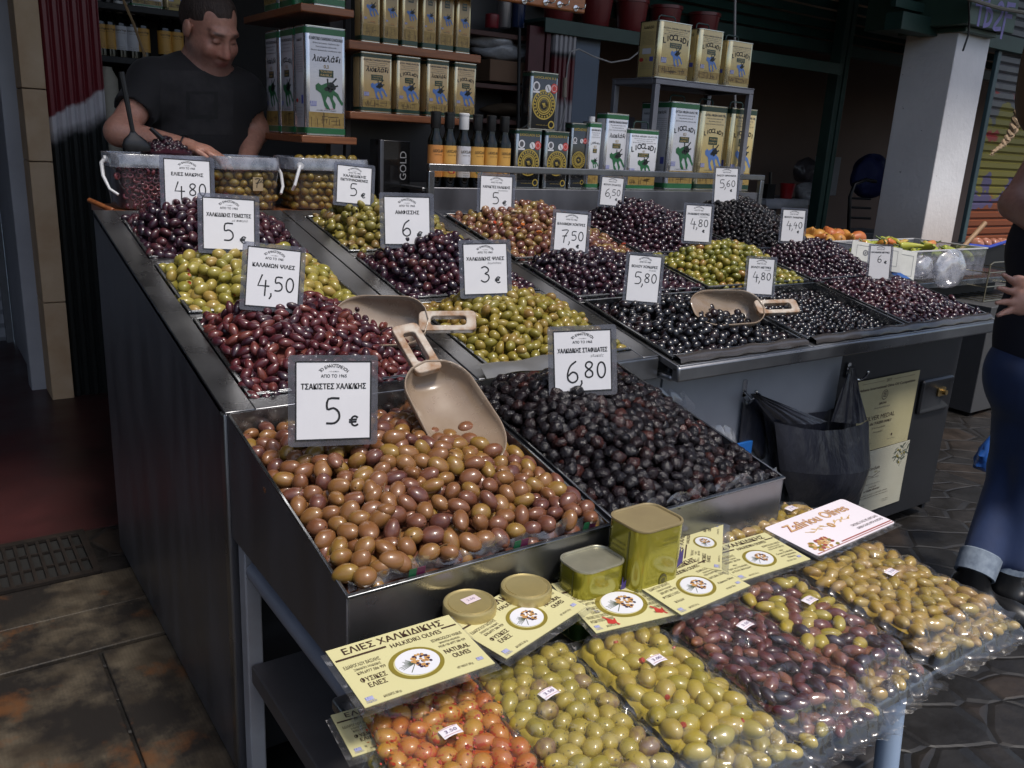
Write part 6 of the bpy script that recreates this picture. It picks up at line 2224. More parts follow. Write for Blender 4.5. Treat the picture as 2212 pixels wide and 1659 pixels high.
    G[..., 1] += (np.sin(U*wu*240+seed)*.002+np.sin(U*wu*75)*.003)*(1-fall)*np.where(Vv > .5, 1, 0)
    mb = MB()
    mb.grid(G)
    mb.build('bag_film', BAGFILM, root, sharp=180)
    # oil and squashed fruit between the olives
    Zi = np.where(fall < 1, (z0+.004)*(1-fall)+(z0+th*.52)*fall, z0+th*.52)+.0016*np.sin(U*wu*210+seed)*np.sin(Vv*hv*170)
    if True:
        mb = MB()
        Gi = np.concatenate([XY, np.minimum(Zi, Z-.0015)[..., None]], -1)
        Gi = Gi[2:-12, 3:-3]
        mb.grid(Gi)
        base_m = kinds[0][0]
        mb.build('oil_filling', mat('chilli_oil', (0.52, 0.15, 0.015), .25, col2=(0.32, 0.05, 0.008), vs=60, coat=.4) if spices else base_m, root, sharp=180)
    if sticker:
        u, v, txt = sticker
        c = uv(np.array(u), np.array(v))
        iu, iv = int(u*(nu-1)), int(v*(nv-1))
        zc = Z[max(0, iv-3):iv+4, max(0, iu-3):iu+4].max()+.0008
        ud = nrm(np.append(C4[1]-C4[0], 0))
        ud = nrm(ud+np.array([0, .10, 0.02]))
        vd = np.cross([0, 0, 1], ud)
        wn = nrm(np.cross(ud, vd))
        n = 7
        sw, sh2 = .026, .0165
        rows = [[np.array([c[0], c[1], zc])+ud*(a-.5)*sw+vd*(b-.5)*sh2+wn*(-.0018*(2*(a-.5))**2) for a in np.linspace(0, 1, n)] for b in np.linspace(0, 1, 3)]
        mb = MB()
        mb.grid(rows)
        so_ = mb.build('price_sticker', mat('sticker_paper', (0.80, 0.76, 0.80), .5), root)
        t = Flat()
        t.text(txt, 0, -.0025, .0055, 'ink', 'C', 1, squash=1.3)
        t.rect(-.012, .0058, .012, .0064, 'red', 1)
        t.rect(-.012, -.0062, .012, -.0056, 'red', 1)
        t.build('sticker_print', {'ink': mat('faded_stamp', (0.22, 0.15, 0.26), .5), 'red': mat('pink_line', (0.6, 0.3, 0.33), .5)}, so_, np.array([c[0], c[1], zc]), ud, vd, wn, .0005, .0001)
    if card is not None:
        TL, TR, BL = [PZ(.61+cz, *p) for p in card]
        U_ = nrm(TR-TL)
        w_ = float(np.linalg.norm(TR-TL))
        V0 = TL-BL
        V_ = nrm(V0-U_*np.dot(V0, U_))
        V_ = nrm(V_+np.array([0, 0, tilt]))
        W_ = nrm(np.cross(U_, V_))
        h_ = float(np.linalg.norm(V0-U_*np.dot(V0, U_)))
        mb = MB()
        if cardkind != 'white':
            mb.frame_box(TL, U_, V_, W_, 0, w_, -h_, 0, -.0012, 0)
        else:
            mb.rbox(TL+U_*w_/2-V_*h_/2, U_, V_, W_, w_, h_, -.0012, 0, .008)
        cd = mb.build('header_card', CARDW if cardkind == 'white' else CARDY, root)
        if cardkind == 'white': white_print(cd, TL, U_, V_, W_, w_, h_)
        elif cardkind != 'plain': header_print(cd, TL, U_, V_, W_, w_, h_, extra, pepper=pepper and extra is not None)
        # clear sleeve from the film up round the card
        mb = MB()
        mb.frame_box(TL, U_, V_, W_, -.008, w_+.004, -h_-.012, -.004, -.0024, -.0016)
        mb.build('film_header', BAGFILM, root)
    return root
ZT = .5325
TOPZ = ZT+.026
BG = 'vacuum bags of olives on the low table'
UG = 'lower layer of olive bags on the low table'
# lower layer first: only their edges show
ed = lambda u, v: v > .55 or u > .86 or u < .12
def quad(a, sx, sy):
    return [(x+sx, y+sy) for x, y in a]
Q1 = [(.396, .870), (.566, .855), (.525, .545), (.352, .560)]
Q2 = [(.562, .845), (.718, .850), (.672, .530), (.522, .530)]
Q3 = [(.724, .835), (.870, .820), (.838, .515), (.682, .520)]
Q4 = [(.882, .800), (1.040, .805), (1.008, .508), (.845, .512)]
Q5 = [(1.050, .810), (1.195, .810), (1.148, .530), (1.003, .520)]
Q6 = [(1.215, .812), (1.448, .815), (1.418, .520), (1.180, .535)]
for q, km, lb, L_, D_, sd_ in ((Q1, [(HERB, .5), (KALP, .5)], 'hidden bag of mixed olives under the red spiced one, its crumpled yellow card sticking out', .026, .021, 41),
                       (Q2, [(HERB, 1.)], 'lower bag of herb olives under the herb speckled one', .027, .022, 42),
                       (Q3, [(STUF, 1.)], 'lower bag of green olives under the smooth stuffed ones', .031, .023, 43),
                       (Q4, [(KALP, .8), (STUF, .2)], 'lower bag of purple olives under the dark red brown one', .028, .018, 44),
                       (Q5, [(ALMO, .6), (KALP, .4)], 'lower bag of mixed olives under the purple and green mix', .029, .020, 45),
                       (Q6, [(ALMO, 1.)], 'lower bag of almond stuffed olives under the white carded one', .031, .020, 46)):
    bag(lb, quad(q, {41: -.012, 42: .0, 43: .018, 44: .016, 45: .020, 46: .016}[sd_], -.030), ZT, .026, km, L_, D_, sd_, UG, film_only_edge=ed, nmax=70,
        card=((714, 1545), (960, 1475), (745, 1640)) if sd_ == 41 else None, cz=-.045)
bag('bag of green olives in red chilli with a tilted yellow card, leftmost on the table', Q1, TOPZ, .030, [(SPICE, 1.)], .030, .0250, 51, BG, sticker=(.50, .42, '3.50'), spices=True,
    card=((703, 1407), (969, 1328), (749, 1533)), cz=.036, tilt=.05)
bag('bag of herb speckled green olives, second from the left', Q2, TOPZ, .030, [(HERB, 1.)], .031, .0255, 52, BG, sticker=(.42, .36, '3.50'), card=((966, 1347), (1145, 1247), (1025, 1460)), cz=.022, tilt=.05)
bag('bag of smooth green olives with red pepper stuffing, third from the left', Q3, TOPZ, .030, [(STUF, 1.)], .037, .0270, 53, BG, sticker=(.52, .36, '3.00'), card=((1190, 1261), (1365, 1226), (1230, 1372)), cz=.001, pepper=True,
    extra=(('ΦΥΣΙΚΕΣ', 'ΕΛΙΕΣ', 'ΠΡΑΣΙΝΕΣ ΕΛΙΕΣ ΓΕΜΙΣΤΕΣ ΜΕ', 'ΦΥΣΙΚΗ ΠΙΠΕΡΙΑ ΦΛΩΡΙΝΗΣ'), ('NATURAL', 'OLIVES', 'OLIVES STUFFED WITH', 'FLORINIS NATURAL PEPPER')), tilt=.05)
bag('bag of dark red brown pointed olives, fourth from the left', Q4, TOPZ, .028, [(KALP, 1.)], .031, .0180, 54, BG, sticker=(.62, .30, '3.50'), card=((1356, 1252), (1504, 1197), (1422, 1343)), cz=.005, tilt=.05,
    extra=(('ΦΥΣΙΚΕΣ ΕΛΙΕΣ', '', 'Καλαμών'), ('NATURAL OLIVES', '', 'Kalamon Olive')))
bag('bag of mixed purple and yellow green olives, second from the right', Q5, TOPZ, .030, [(KALP, .6), (STUF, .4)], .034, .0225, 55, BG, sticker=(.60, .35, '3.50'), card=((1504, 1192), (1652, 1150), (1568, 1260)), cz=.002, tilt=.05,
    extra=(('mix', 'Πράσινη Χαλκιδικής', 'με Ελιές Καλαμών'), ('mix', 'Green Chalkidiki', 'with Kalamata', 'Olives')))
bag('bag of almond stuffed green olives with white and pink card, rightmost', Q6, TOPZ, .028, [(ALMO, 1.)], .035, .0225, 56, BG, sticker=(.56, .40, '3.50'), card=((1649, 1141), (1819, 1077), (1718, 1217)), cz=.005, tilt=.05, cardkind='white')
bag('bag of almond stuffed olives lying across the back by the tray corner', [(1.18, 1.00), (1.47, .99), (1.40, .885), (1.14, .895)], TOPZ+.004, .034, [(ALMO, 1.)], .034, .024, 57, BG, sticker=(.78, .40, '3.50'))
bag('bag with a yellow card turned sideways behind the mixed bags', [(1.00, .93), (1.12, .925), (1.12, .90), (1.0, .90)], ZT, .02, [(HERB, 1.)], .02, .016, 58, BG, nmax=6,
    card=((1455, 1215), (1470, 1118), (1560, 1200)), cz=.004)
# a second card behind the third bag and a white leaflet
def loose_card(label, card, cz, m, pr=True):
    TL, TR, BL = [PZ(.61+cz, *p) for p in card]
    U_ = nrm(TR-TL)
    w_ = float(np.linalg.norm(TR-TL))
    V0 = TL-BL
    V_ = nrm(V0-U_*np.dot(V0, U_))
    W_ = np.cross(U_, V_)
    h_ = float(np.linalg.norm(V0-U_*np.dot(V0, U_)))
    r_ = thing('header_card', label, 'card', TL+U_*w_/2-V_*h_/2)
    mb = MB()
    mb.frame_box(TL, U_, V_, W_, 0, w_, -h_, 0, -.0012, 0)
    mb.build('card_sheet', m, r_)
    return r_, TL, U_, V_, W_, w_, h_
r_, TL, U_, V_, W_, w_, h_ = loose_card('yellow header card peeking out behind the third bag card', ((1205, 1253), (1362, 1221), (1235, 1340)), -.004, CARDY)
header_print(r_, TL, U_, V_, W_, w_, h_)
r_, TL, U_, V_, W_, w_, h_ = loose_card('white and brown leaflet behind the sideways yellow card', ((1478, 1102), (1538, 1085), (1495, 1150)), .006, WHITE)
t = Flat()
t.rect(w_*.62, -h_*.55, w_, -h_*.05, 'tan', 1)
t.text('2019', w_*.80, -h_*.40, h_*.10, 'ink', 'C', 2)
t.build('leaflet_print', CPR, r_, TL, U_, V_, W_)

# ------------------------------------------------------------------ jars and cans between the trays and the cards
JARG = mat('jar_glass', (0.06, 0.05, 0.03), .08, coat=.6)
j1, j2 = PZ(.645, 1015, 1299), PZ(.645, 1137, 1264)
for (x, y, lb, stk) in ((j1[0], min(j1[1], .905), 'jar with a gold lid and a price sticker before the brown olive tray', True), (j2[0], min(j2[1], .905), 'jar with a plain gold lid half hidden by the second yellow card', False)):
    r_ = thing('olive_jar', lb, 'jar', (x, y, ZT), 'jars with gold lids')
    mb = MB()
    mb.lathe([(.034, 0), (.037, .004), (.037, .076), (.034, .088), (.033, .094)], seg=26)
    mb.build('glass_jar', JARG, r_, local=True)
    mb = MB()
    mb.lathe([(.0375, .094), (.0385, .095), (.0385, .1095), (.0375, .1115), (.035, .1125), (.0335, .1115), (.031, .1105), (.0305, .1115), (.028, .1118)], seg=30)
    ld = mb.build('lid', GOLD, r_, local=True)
    if stk:
        t = Flat()
        t.rect(-.013, -.008, .013, .008, 'p', 0)
        t.text('2.50', 0, -.002, .0045, 'i', 'C', 1, squash=1.3)
        t.build('price_sticker', {'p': mat('pink_sticker', (0.72, 0.60, 0.62), .5), 'i': mat('faded_stamp', (0.22, 0.15, 0.26), .5)}, ld, (.004, .004, .1122), nrm([1, .12, 0]), nrm([-.12, 1, 0]), (0, 0, 1), .0004, local=True)
TINY = mat('yellow_green_tin', (0.36, 0.33, 0.030), .22, .55, col2=(0.30, 0.28, 0.03), vs=6, coat=.5)
TING = mat('green_fade_tin', (0.06, 0.15, 0.02), .22, .5, coat=.5)
SILV = mat('can_lid_silver', (0.42, 0.40, 0.30), .36, .6, col2=(0.34, 0.33, 0.25), vs=40)
a_, b_, c_, d_ = PZ(.712, 1310, 1110), PZ(.712, 1480, 1122), PZ(.712, 1395, 1083), PZ(.712, 1392, 1143)
def can(label, cx, cy, w_, d_, h_, rot, lid):
    r_ = thing('olive_can', label, 'can', (cx, cy, ZT), 'yellow green cans', rot)
    mb = MB()
    mb.rbox((0, 0, 0), (1, 0, 0), (0, 1, 0), (0, 0, 1), w_, d_, 0, 0, .022, 0, 7, [(.002, 0), (0, .003), (0, h_-.004)])
    mb.build('body', TINY, r_, local=True)
    if h_ > .1:
        mb = MB()
        mb.rbox((0, 0, 0), (1, 0, 0), (0, 1, 0), (0, 0, 1), w_+.0006, d_+.0006, 0, 0, .022, 0, 7, [(0, .004), (0, h_*.26)])
        mb.build('green_band', TING, r_, local=True)
    mb = MB()
    mb.rbox((0, 0, 0), (1, 0, 0), (0, 1, 0), (0, 0, 1), w_, d_, 0, 0, .022, 0, 7, [(-.0005, h_-.004), (-.0015, h_-.002), (-.001, h_), (.002, h_+.0004), (.003, h_-.0005), (.0035, h_-.0028), (.008, h_-.0030)])
    l = mb.build('lid', lid, r_, local=True)
    if h_ < .12:
        mb = MB()
        mb.tube([(.012+.015*math.cos(t), .0+.011*math.sin(t), h_-.0018) for t in [2*math.pi*i/20 for i in range(20)]], .0018, 8, closed=True)
        mb.rbox((.033, 0, h_-.003), (1, 0, 0), (0, 1, 0), (0, 0, 1), .022, .012, 0, .002, .005)
        mb.build('ring_pull', SILV, l, local=True).matrix_parent_inverse = Matrix.Identity(4)
        t = Flat()
        rg = random.Random(2)
        for i in range(5):
            t.rect(-.030+.009*i, .014, -.027+.009*i, .017, 'm', 0)
            t.rect(-.028+.009*i, -.020, -.0265+.009*i, -.013, 'm', 0)
        t.build('embossing', {'m': TIN_M}, l, (0, 0, h_-.0030), (1, 0, 0), (0, 1, 0), (0, 0, 1), .0004, local=True)
    t = Flat()
    t.text('ΕΛΙΕΣ ΠΡΑΣΙΝΕΣ', w_*.14, h_*.86, .0042, 'i', 'C', 1, .03)
    t.text('PRODUCT OF GREECE', w_*.14, h_*.82, .0036, 'i', 'C', 1, .03)
    if h_ > .12:
        t.ell(w_*.05, h_*.48, .0085, .0115, 'd', 1)
        t.ring(w_*.05, h_*.48, .0052, .0066, 'y', 2)
        t.poly([(w_*.34, h_*.56), (w_*.46, h_*.60), (w_*.46, h_*.74), (w_*.40, h_*.70), (w_*.38, h_*.80)], 'f', 1)
    t.build('front_print', {'i': mat('can_ink', (0.15, 0.14, 0.03), .4), 'd': mat('can_dark_seal', (0.08, 0.07, 0.02), .4), 'y': TINY, 'f': mat('can_violet', (0.06, 0.04, 0.2), .4)}, r_, (0, -d_/2, 0), (1, 0, 0), (0, 0, 1), (0, -1, 0), .0006, .0002, local=True)
    t = Flat()
    for i in range(8): t.text('Net weight drained ingredients water salt', -d_*.12, h_*(.80-.05*i), h_*.025, 'i', 'C', 1, d_*.42)
    t.rect(d_*.16, h_*.10, d_*.20, h_*.95, 'i', 1)
    t.build('side_print', {'i': mat('can_ink', (0.15, 0.14, 0.03), .4)}, r_, (-w_/2, 0, 0), (0, -1, 0), (0, 0, 1), (-1, 0, 0), .0006, .0002, local=True)
    return r_
cc = (a_+b_+c_+d_)/4
can('big square yellow green can with dull metal top behind the cards', cc[0], cc[1]-.004, (b_[0]-d_[0]+c_[0]-a_[0])/2+.012, (a_[1]-d_[1]+c_[1]-b_[1])/2+.008, .712-ZT, 0, mat('dull_gold_top', (0.30, 0.24, 0.12), .5, .25, col2=(0.22, 0.17, 0.09), vs=12))
zt = .656
a_, b_, c_, d_ = PZ(zt, 1187, 1192), PZ(zt, 1329, 1195), PZ(zt, 1265, 1163), PZ(zt, 1250, 1218)
cc = (a_+b_+c_+d_)/4
can('low yellow green can with a ring pull lid between the jars and the big can', cc[0], min(cc[1], .900), (b_[0]-d_[0]+c_[0]-a_[0])/2+.016, min(.080, (a_[1]-d_[1]+c_[1]-b_[1])/2+.010), zt-ZT, 0, SILV)
# clear liners sticking up along the front edges of the trays
def liner(label, x0, x1, s, n0, hgt, seed, lean=.006):
    rg = np.random.RandomState(seed)
    n = 60
    rows = []
    for k_ in range(5):
        row = []
        for i in range(n+1):
            x = x0+(x1-x0)*i/n
            jag = (.55+.45*math.sin(i*.55+seed)*math.sin(i*.21+1.3))*.8+.2*((i % 5)/5)
            hh = hgt*(k_/4)*max(.15, jag)
            row.append(SP(x, s+lean*(k_/4)+.002*math.sin(i*.8+k_), n0+hh))
        rows.append(row)
    mb = MB()
    mb.grid(rows)
    return tag(mb.build('clear_liner', film('liner_film', (0.80, 0.80, 0.84), .08, .10, .14, 70, .6, (0.45, 0.45, 0.5)), sharp=180), label, 'plastic liner')
liner('clear plastic liner along the front of the brown olive tray', .432, .886, -.512, -.004, .034, 3)
liner('clear plastic liner along the front of the wrinkled olive tray', .910, 1.328, -.512, -.004, .030, 5)
for (xa, n_) in ((.520, 0), (.700, 0), (.836, 0)):
    mb = MB()
    mb.sbox(xa, xa+.012, -.5172, -.5164, -.001, .012, 0)
    mb.sbox(xa+.012, xa+.026, -.5172, -.5164, -.001, .012, 1)
    tag(mb.build('tape_tab', [mat('tab_green', (0.01, 0.10, 0.04), .4), mat('tab_plum', (0.10, 0.012, 0.05), .4)], smooth=False), 'small green and plum tape tab on the liner of the brown olive tray', 'tape', 'tape tabs on the brown olive tray')
DFILM = mat('dark_liner', (0.05, 0.045, 0.045), .3, coat=.3)
for lb, xa, xb, s_ in (('grey plastic liner folded over the front of the big black olives', 1.50, 2.0, -.036), ('dark plastic liner along the front of the two right trays', 2.03, 3.0, -.036)):
    rows = []
    for k_ in range(4):
        rows.append([SP(x, s_+[.012, .0, -.018, -.022][k_]+.002*math.sin(x*60+k_), [.004, .016+.003*math.sin(x*40), .012, .002][k_]) for x in np.linspace(xa, xb, 50)])
    mb = MB()
    mb.grid(rows)
    tag(mb.build('tray_liner', DFILM, sharp=180), lb, 'plastic liner')
mb = MB()
rows = [[SP(x, s_+.004*math.sin(x*50), n_+.003*math.sin(x*37+s_*90)) for x in np.linspace(.97, 1.24, 16)] for s_, n_ in ((.040, .012), (.028, .016), (.006, .010), (-.004, .004))]
mb.grid(rows)
tag(mb.build('liner_strip', mat('grey_liner', (0.12, 0.12, 0.12), .35, coat=.3), sharp=180), 'grey plastic strip folded over the front of the smooth green olives', 'plastic liner')

# ------------------------------------------------------------------ clear buckets of olives behind the back row
BUCK = film('bucket_plastic', (0.93, 0.93, 0.95), .05, .03, .12, 20, .15, (0.5, 0.52, 0.56))
RIMP = film('bucket_rim_plastic', (0.80, 0.82, 0.88), .10, .42, .15, 30, .1, (0.42, 0.44, 0.50))
BAIL = mat('white_bail_plastic', (0.62, 0.63, 0.66), .4)
RINGM = olive_mat('sliced_purple_skin', [(0, (0.06, 0.012, 0.022)), (.6, (0.11, 0.02, 0.034)), (1, (0.17, 0.045, 0.05))], .25)
PICK = olive_mat('pickled_olive_skin', [(0, (0.20, 0.12, 0.02)), (.6, (0.24, 0.165, 0.03)), (1, (0.20, 0.15, 0.04))], .2)
def torus_geo(R, r, n=12, k=6):
    V = [((R+r*math.cos(2*math.pi*j/k))*math.cos(2*math.pi*i/n), (R+r*math.cos(2*math.pi*j/k))*math.sin(2*math.pi*i/n), r*1.5*math.sin(2*math.pi*j/k)) for i in range(n) for j in range(k)]
    F = [(i*k+j, ((i+1) % n)*k+j, ((i+1) % n)*k+(j+1) % k, i*k+(j+1) % k) for i in range(n) for j in range(k)]
    return np.array(V), F, [0]*len(F)
ZB = 1.022
bd_ = MB()
bd_.box(0.475, 1.33, 2.60, 2.95, ZB-.022, ZB-.002)
bd_.tube([PY(2.80, 192, 432), PY(2.72, 245, 455)], .008, 8)
tag(bd_.build('bucket_board', WOOD, bevel=.002), 'narrow wooden board carrying the clear buckets at the back of the counter', 'board')
def bucket(label, px0, px1, pyt, pyb, kind, txt, seed, mound=None, hand_side=-1):
    Y = 2.70
    a, b = PY(Y, px0, pyt), PY(Y, px1, pyt)
    wd = b[0]-a[0]
    cx = (a[0]+b[0])/2
    h = a[2]-ZB
    dp = .20
    root = thing('olive_bucket', label, 'bucket', (cx, Y+dp/2, ZB), 'clear plastic buckets of olives')
    X, Yv, Z = (1, 0, 0), (0, 1, 0), (0, 0, 1)
    mb = MB()
    R = []
    for i in range(7):
        t = i/6
        k = .90+.10*t
        pl = rrect(wd*k*.97, dp*k*.97, .045, 6)
        R.append([(x, y, .002+(h-.03)*t) for x, y in pl])
    mb.rings(R, caps=(True, False))
    mb.build('tub', BUCK, root, local=True, sharp=60)
    mb = MB()
    mb.rbox((0, 0, 0), X, Yv, Z, wd, dp, 0, 0, .048, 0, 6, [(.004, h-.040), (0, h-.038), (0, h-.002), (.002, h), (.005, h), (.006, h-.004)])
    mb.build('rim', RIMP, root, local=True, sharp=50).data
    rng = np.random.RandomState(seed)
    gs = [olive_geo(.034, .026, 'plain', 12, 8, s) for s in (1, 2)] if kind != 'ring' else [torus_geo(.0075, .0035)]
    mm = PICK if kind != 'ring' else RINGM
    ms = [geo_mesh('olive' if kind != 'ring' else 'olive_ring', g, [mm, HOLE]) for g in gs]
    d = .026 if kind != 'ring' else .017
    # packed against the walls, front and left first
    pts = []
    rows = int((h-.040)/(d*.86))
    for r_ in range(rows):
        z = d*.5+r_*d*.86
        k = .90+.10*z/h
        hw, hd_ = wd*k*.485-d*.46, dp*k*.485-d*.46
        n = int(2*hw/(d*1.02))
        for i in range(n+1): pts.append((-hw+2*hw*(i+.5*(r_ % 2))/(n+.5), -hd_+abs((i/n-.5))**6*1.2, z))
        n2 = int(2*hd_/(d*1.1))
        for i in range(1, n2): pts.append((-hw, -hd_+2*hd_*(i+.5*(r_ % 2))/(n2+.5), z))
    pts = sorted(pts, key=lambda q: q[1])[:100]
    for p in pts:
        p = np.array(p)+rng.uniform(-.003, .003, 3)
        z = nrm(rng.normal(0, 1, 3)) if kind != 'ring' else nrm(rng.normal(0, .7, 3)+np.array([0, -1.2, 0]))
        x = nrm(np.cross(z, [.3, .5, 1]))
        Rm = np.column_stack([x, np.cross(z, x), z])*rng.uniform(.9, 1.05)
        o = bpy.data.objects.new('olive' if kind != 'ring' else 'olive_ring', ms[rng.randint(len(ms))])
        COL.objects.link(o)
        o.parent = root
        o.matrix_basis = Matrix([list(Rm[i])+[p[i]] for i in range(3)]+[[0, 0, 0, 1]])
    # the mass behind them
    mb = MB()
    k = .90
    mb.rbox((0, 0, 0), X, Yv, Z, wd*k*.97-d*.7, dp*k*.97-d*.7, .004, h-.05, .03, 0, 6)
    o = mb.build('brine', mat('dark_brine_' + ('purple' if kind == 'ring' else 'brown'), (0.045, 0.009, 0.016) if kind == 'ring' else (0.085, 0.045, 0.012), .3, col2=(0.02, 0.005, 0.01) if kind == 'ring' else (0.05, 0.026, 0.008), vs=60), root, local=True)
    # bail and its lug
    mb = MB()
    s_ = hand_side
    if s_ < 0: pth = [(-wd/2-.004, -.02, h-.020), (-wd/2-.016, -.035, h-.030), (-wd/2-.018, -.06, h-.065), (-wd/2-.008, -.085, h-.10), (-wd/2+.012, -.098, h-.115)]
    elif s_ > 0: pth = [(wd/2+.003, -.02, h-.025), (wd/2+.012, -.04, h-.05), (wd/2+.006, -.07, h-.09), (wd/2-.01, -.095, h-.11)]
    else: pth = [(-wd*.40, -dp/2-.006, h-.025), (-wd*.44, -dp/2-.018, h-.045), (-wd*.50, -dp/2-.03, h-.085), (-wd*.515, -dp/2-.02, h-.10)]
    mb.tube(pth, [.006, .0055, .005, .004, .004][:len(pth)], 8)
    mb.lathe([(0, -.004), (.011, -.004), (.011, .004), (0, .004)], pth[0], 14, axis=(s_ if s_ else 0, -1 if not s_ else 0, 0))
    mb.build('bail_handle', BAIL, root, local=True)
    t = Flat()
    sx = {'ring': wd*.40, 'a': wd*.10, 'b': wd*.13}[kind]
    t.rect(-.016, -.021, .016, .021, 'p', 0)
    if kind == 'ring': t.hand('5', -.012, -.012, .03, .0028, 'i', 1)
    else:
        t.hand('7', -.010, -.010, .026, .0028, 'i', 1)
        if kind == 'a': t.hand('50', .003, .004, .010, .0018, 'i', 2)
    t.build('price_sticker', {'p': WHITE if kind != 'a' else mat('beige_tape', (0.42, 0.33, 0.20), .5), 'i': INK}, root, (sx, -dp*.485, h*.50), (1, 0, 0), nrm([0, -.06, 1]), nrm([0, -1, -.06]), .002, local=True)
    return root, cx, Y, wd, dp, h
bucket('clear bucket of dark purple sliced olives, left end of the bucket row', 240, 452, 331, 450, 'ring', '5', 3)
bucket('clear bucket of almond stuffed green olives in the middle of the bucket row', 466, 613, 337, 455, 'a', '7,50', 4, hand_side=1)
bk, cx, Yb, wd, dp, h = bucket('clear bucket of green olives with a white bail handle, right end of the bucket row', 628, 806, 340, 452, 'b', '7', 5, hand_side=0)
gt = [geo_mesh('green_olive', olive_geo(.034, .026, 'plain', 12, 8, 9), [PICK, HOLE])]
rng = np.random.RandomState(8)
for i in range(9):
    o = bpy.data.objects.new('topping_olive', gt[0])
    COL.objects.link(o)
    p = PY(2.74, 650+14*i+rng.uniform(-4, 4), 343)
    o.matrix_world = Matrix.Translation([p[0], 2.72+rng.uniform(-.01, .05), p[2]]) @ Matrix.Rotation(rng.uniform(0, 3), 4, 'Z')
    tag(o, 'green olive showing above the rim of the right hand bucket', 'olive', 'green olives on top of the right hand bucket')
gm = [geo_mesh('purple_olive', olive_geo(.021, .0165, 'plain', 10, 7, s), [olive_mat('mound_purple_skin', DPU, .15), HOLE]) for s in (1, 2)]
top_c = PY(2.76, 362, 326)
n_m = 0
for i in range(130):
    a, rr = rng.uniform(0, 6.28), math.sqrt(rng.rand())
    x, y = top_c[0]+rr*.068*math.cos(a), 2.775+rr*.055*math.sin(a)
    z = top_c[2]+.038*(1-rr**1.6)-.004+rng.uniform(-.003, .003)
    o = bpy.data.objects.new('purple_olive', gm[i % 2])
    COL.objects.link(o)
    o.matrix_world = Matrix.Translation([x, y, z]) @ Matrix.Rotation(rng.uniform(0, 6), 4, 'Z') @ Matrix.Rotation(rng.uniform(-.6, .6), 4, 'Y')
    tag(o, 'small dark purple olive piled above the first clear bucket', 'olive', 'dark olives piled on the first clear bucket')
mb = MB()
mb.lathe([(.07, -.02), (.075, -.004), (.02, .026), (0, .03)], (top_c[0], 2.775, top_c[2]), 20)
tag(mb.build('olive_mound', olive_mat('mound_purple_skin', DPU, .15)), 'core of the pile of dark olives on the first clear bucket', 'olives', kind='stuff')
sp_ = thing('serving_spoon', 'black plastic serving spoon standing in the first clear bucket', 'spoon', PY(2.70, 290, 310))
a, b, c = PY(2.72, 262, 155), PY(2.72, 287, 285), PY(2.72, 296, 318)
mb = MB()
mb.tube([a, a*.6+b*.4, b], [.008, .0075, .006], 8)
mb.build('handle', BLACK, sp_)
mb = MB()
mb.rings([[b+(c-b)*t+np.array([math.cos(2*math.pi*j/14)*r, math.sin(2*math.pi*j/14)*r*.35, 0]) for j in range(14)] for t, r in ((-.1, .006), (.15, .012), (.5, .030), (.9, .040), (1.25, .034))])
mb.build('bowl', BLACK, sp_, sharp=60)
mb = MB()
mb.tube([PY(2.76, 325, 277), PY(2.76, 350, 300)], [.006, .008], 8)
tag(mb.build('spoon_shaft', BLACK), 'short black handle sticking out of the dark olive pile', 'handle')

# ------------------------------------------------------------------ back room shelves behind the seller
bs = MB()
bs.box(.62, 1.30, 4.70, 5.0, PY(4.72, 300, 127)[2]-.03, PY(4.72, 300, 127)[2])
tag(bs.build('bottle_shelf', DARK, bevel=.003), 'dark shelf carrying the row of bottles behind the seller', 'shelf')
zs = PY(4.72, 300, 127)[2]
for px, lm, cm, lb in ((222, L_YE, BLACK, 'dim bottle with amber label at the far left behind the seller'), (241, L_YE, BLACK, 'dim bottle with amber label, second behind the seller'),
                       (265, L_WH, WCAP, 'bottle with white cap and white label, left of the white capped pair'), (290, L_WH, WCAP, 'bottle with white cap and white label, right of the white capped pair'),
                       (313, L_YE, BLACK, 'dim bottle with amber label right of the white capped pair'), (360, L_YE, BLACK, 'dim bottle with amber label close to the seller, left one'), (386, L_YE, BLACK, 'dim bottle with amber label touching the outline of the seller')):
    c = PY(4.78, px, 127)
    bottle(lb, c[0], 4.80, zs, .262, .033, lm, cm, 'bottles on the shelf behind the seller', 'Extra Virgin')
us_ = MB()
zu = PY(4.72, 300, 14)[2]
us_.box(.62, 1.35, 4.70, 5.0, zu-.03, zu)
tag(us_.build('upper_shelf', DARK, bevel=.003), 'dark upper shelf above the bottles behind the seller', 'shelf')
for i, px in enumerate((318, 392, 455)):
    c = PY(4.74, px, 10)
    tin(('white tin cut by the top edge above the bottles, leftmost', 'yellow tin cut by the top edge above the bottles', 'white tin cut by the top edge right beside the head of the seller')[i], c[0]-.08, c[0]+.08, zu+.0005, zu+.16, 4.74, .12, ('white', 'yellow', 'white')[i], handle=False, group='tins on the upper back shelf', side=False, seed=40+i)
mb = MB()
mb.tube([PY(4.2, 262, -10), PY(4.2, 290, 55), PY(4.2, 316, 130)], .006, 6)
tag(mb.build('hanging_cane', mat('pale_cane', (0.30, 0.19, 0.09), .6)), 'thin pale cane hanging in front of the back room bottles', 'cane')
mb = MB()
a = PY(4.4, 233, 230)
mb.lathe([(.045, -.22), (.05, -.20), (.05, .12), (.03, .16), (.028, .17)], a, 18)
tag(mb.build('paper_roll', mat('cream_roll', (0.34, 0.31, 0.25), .7)), 'cream roll standing at the left behind the seller', 'roll')

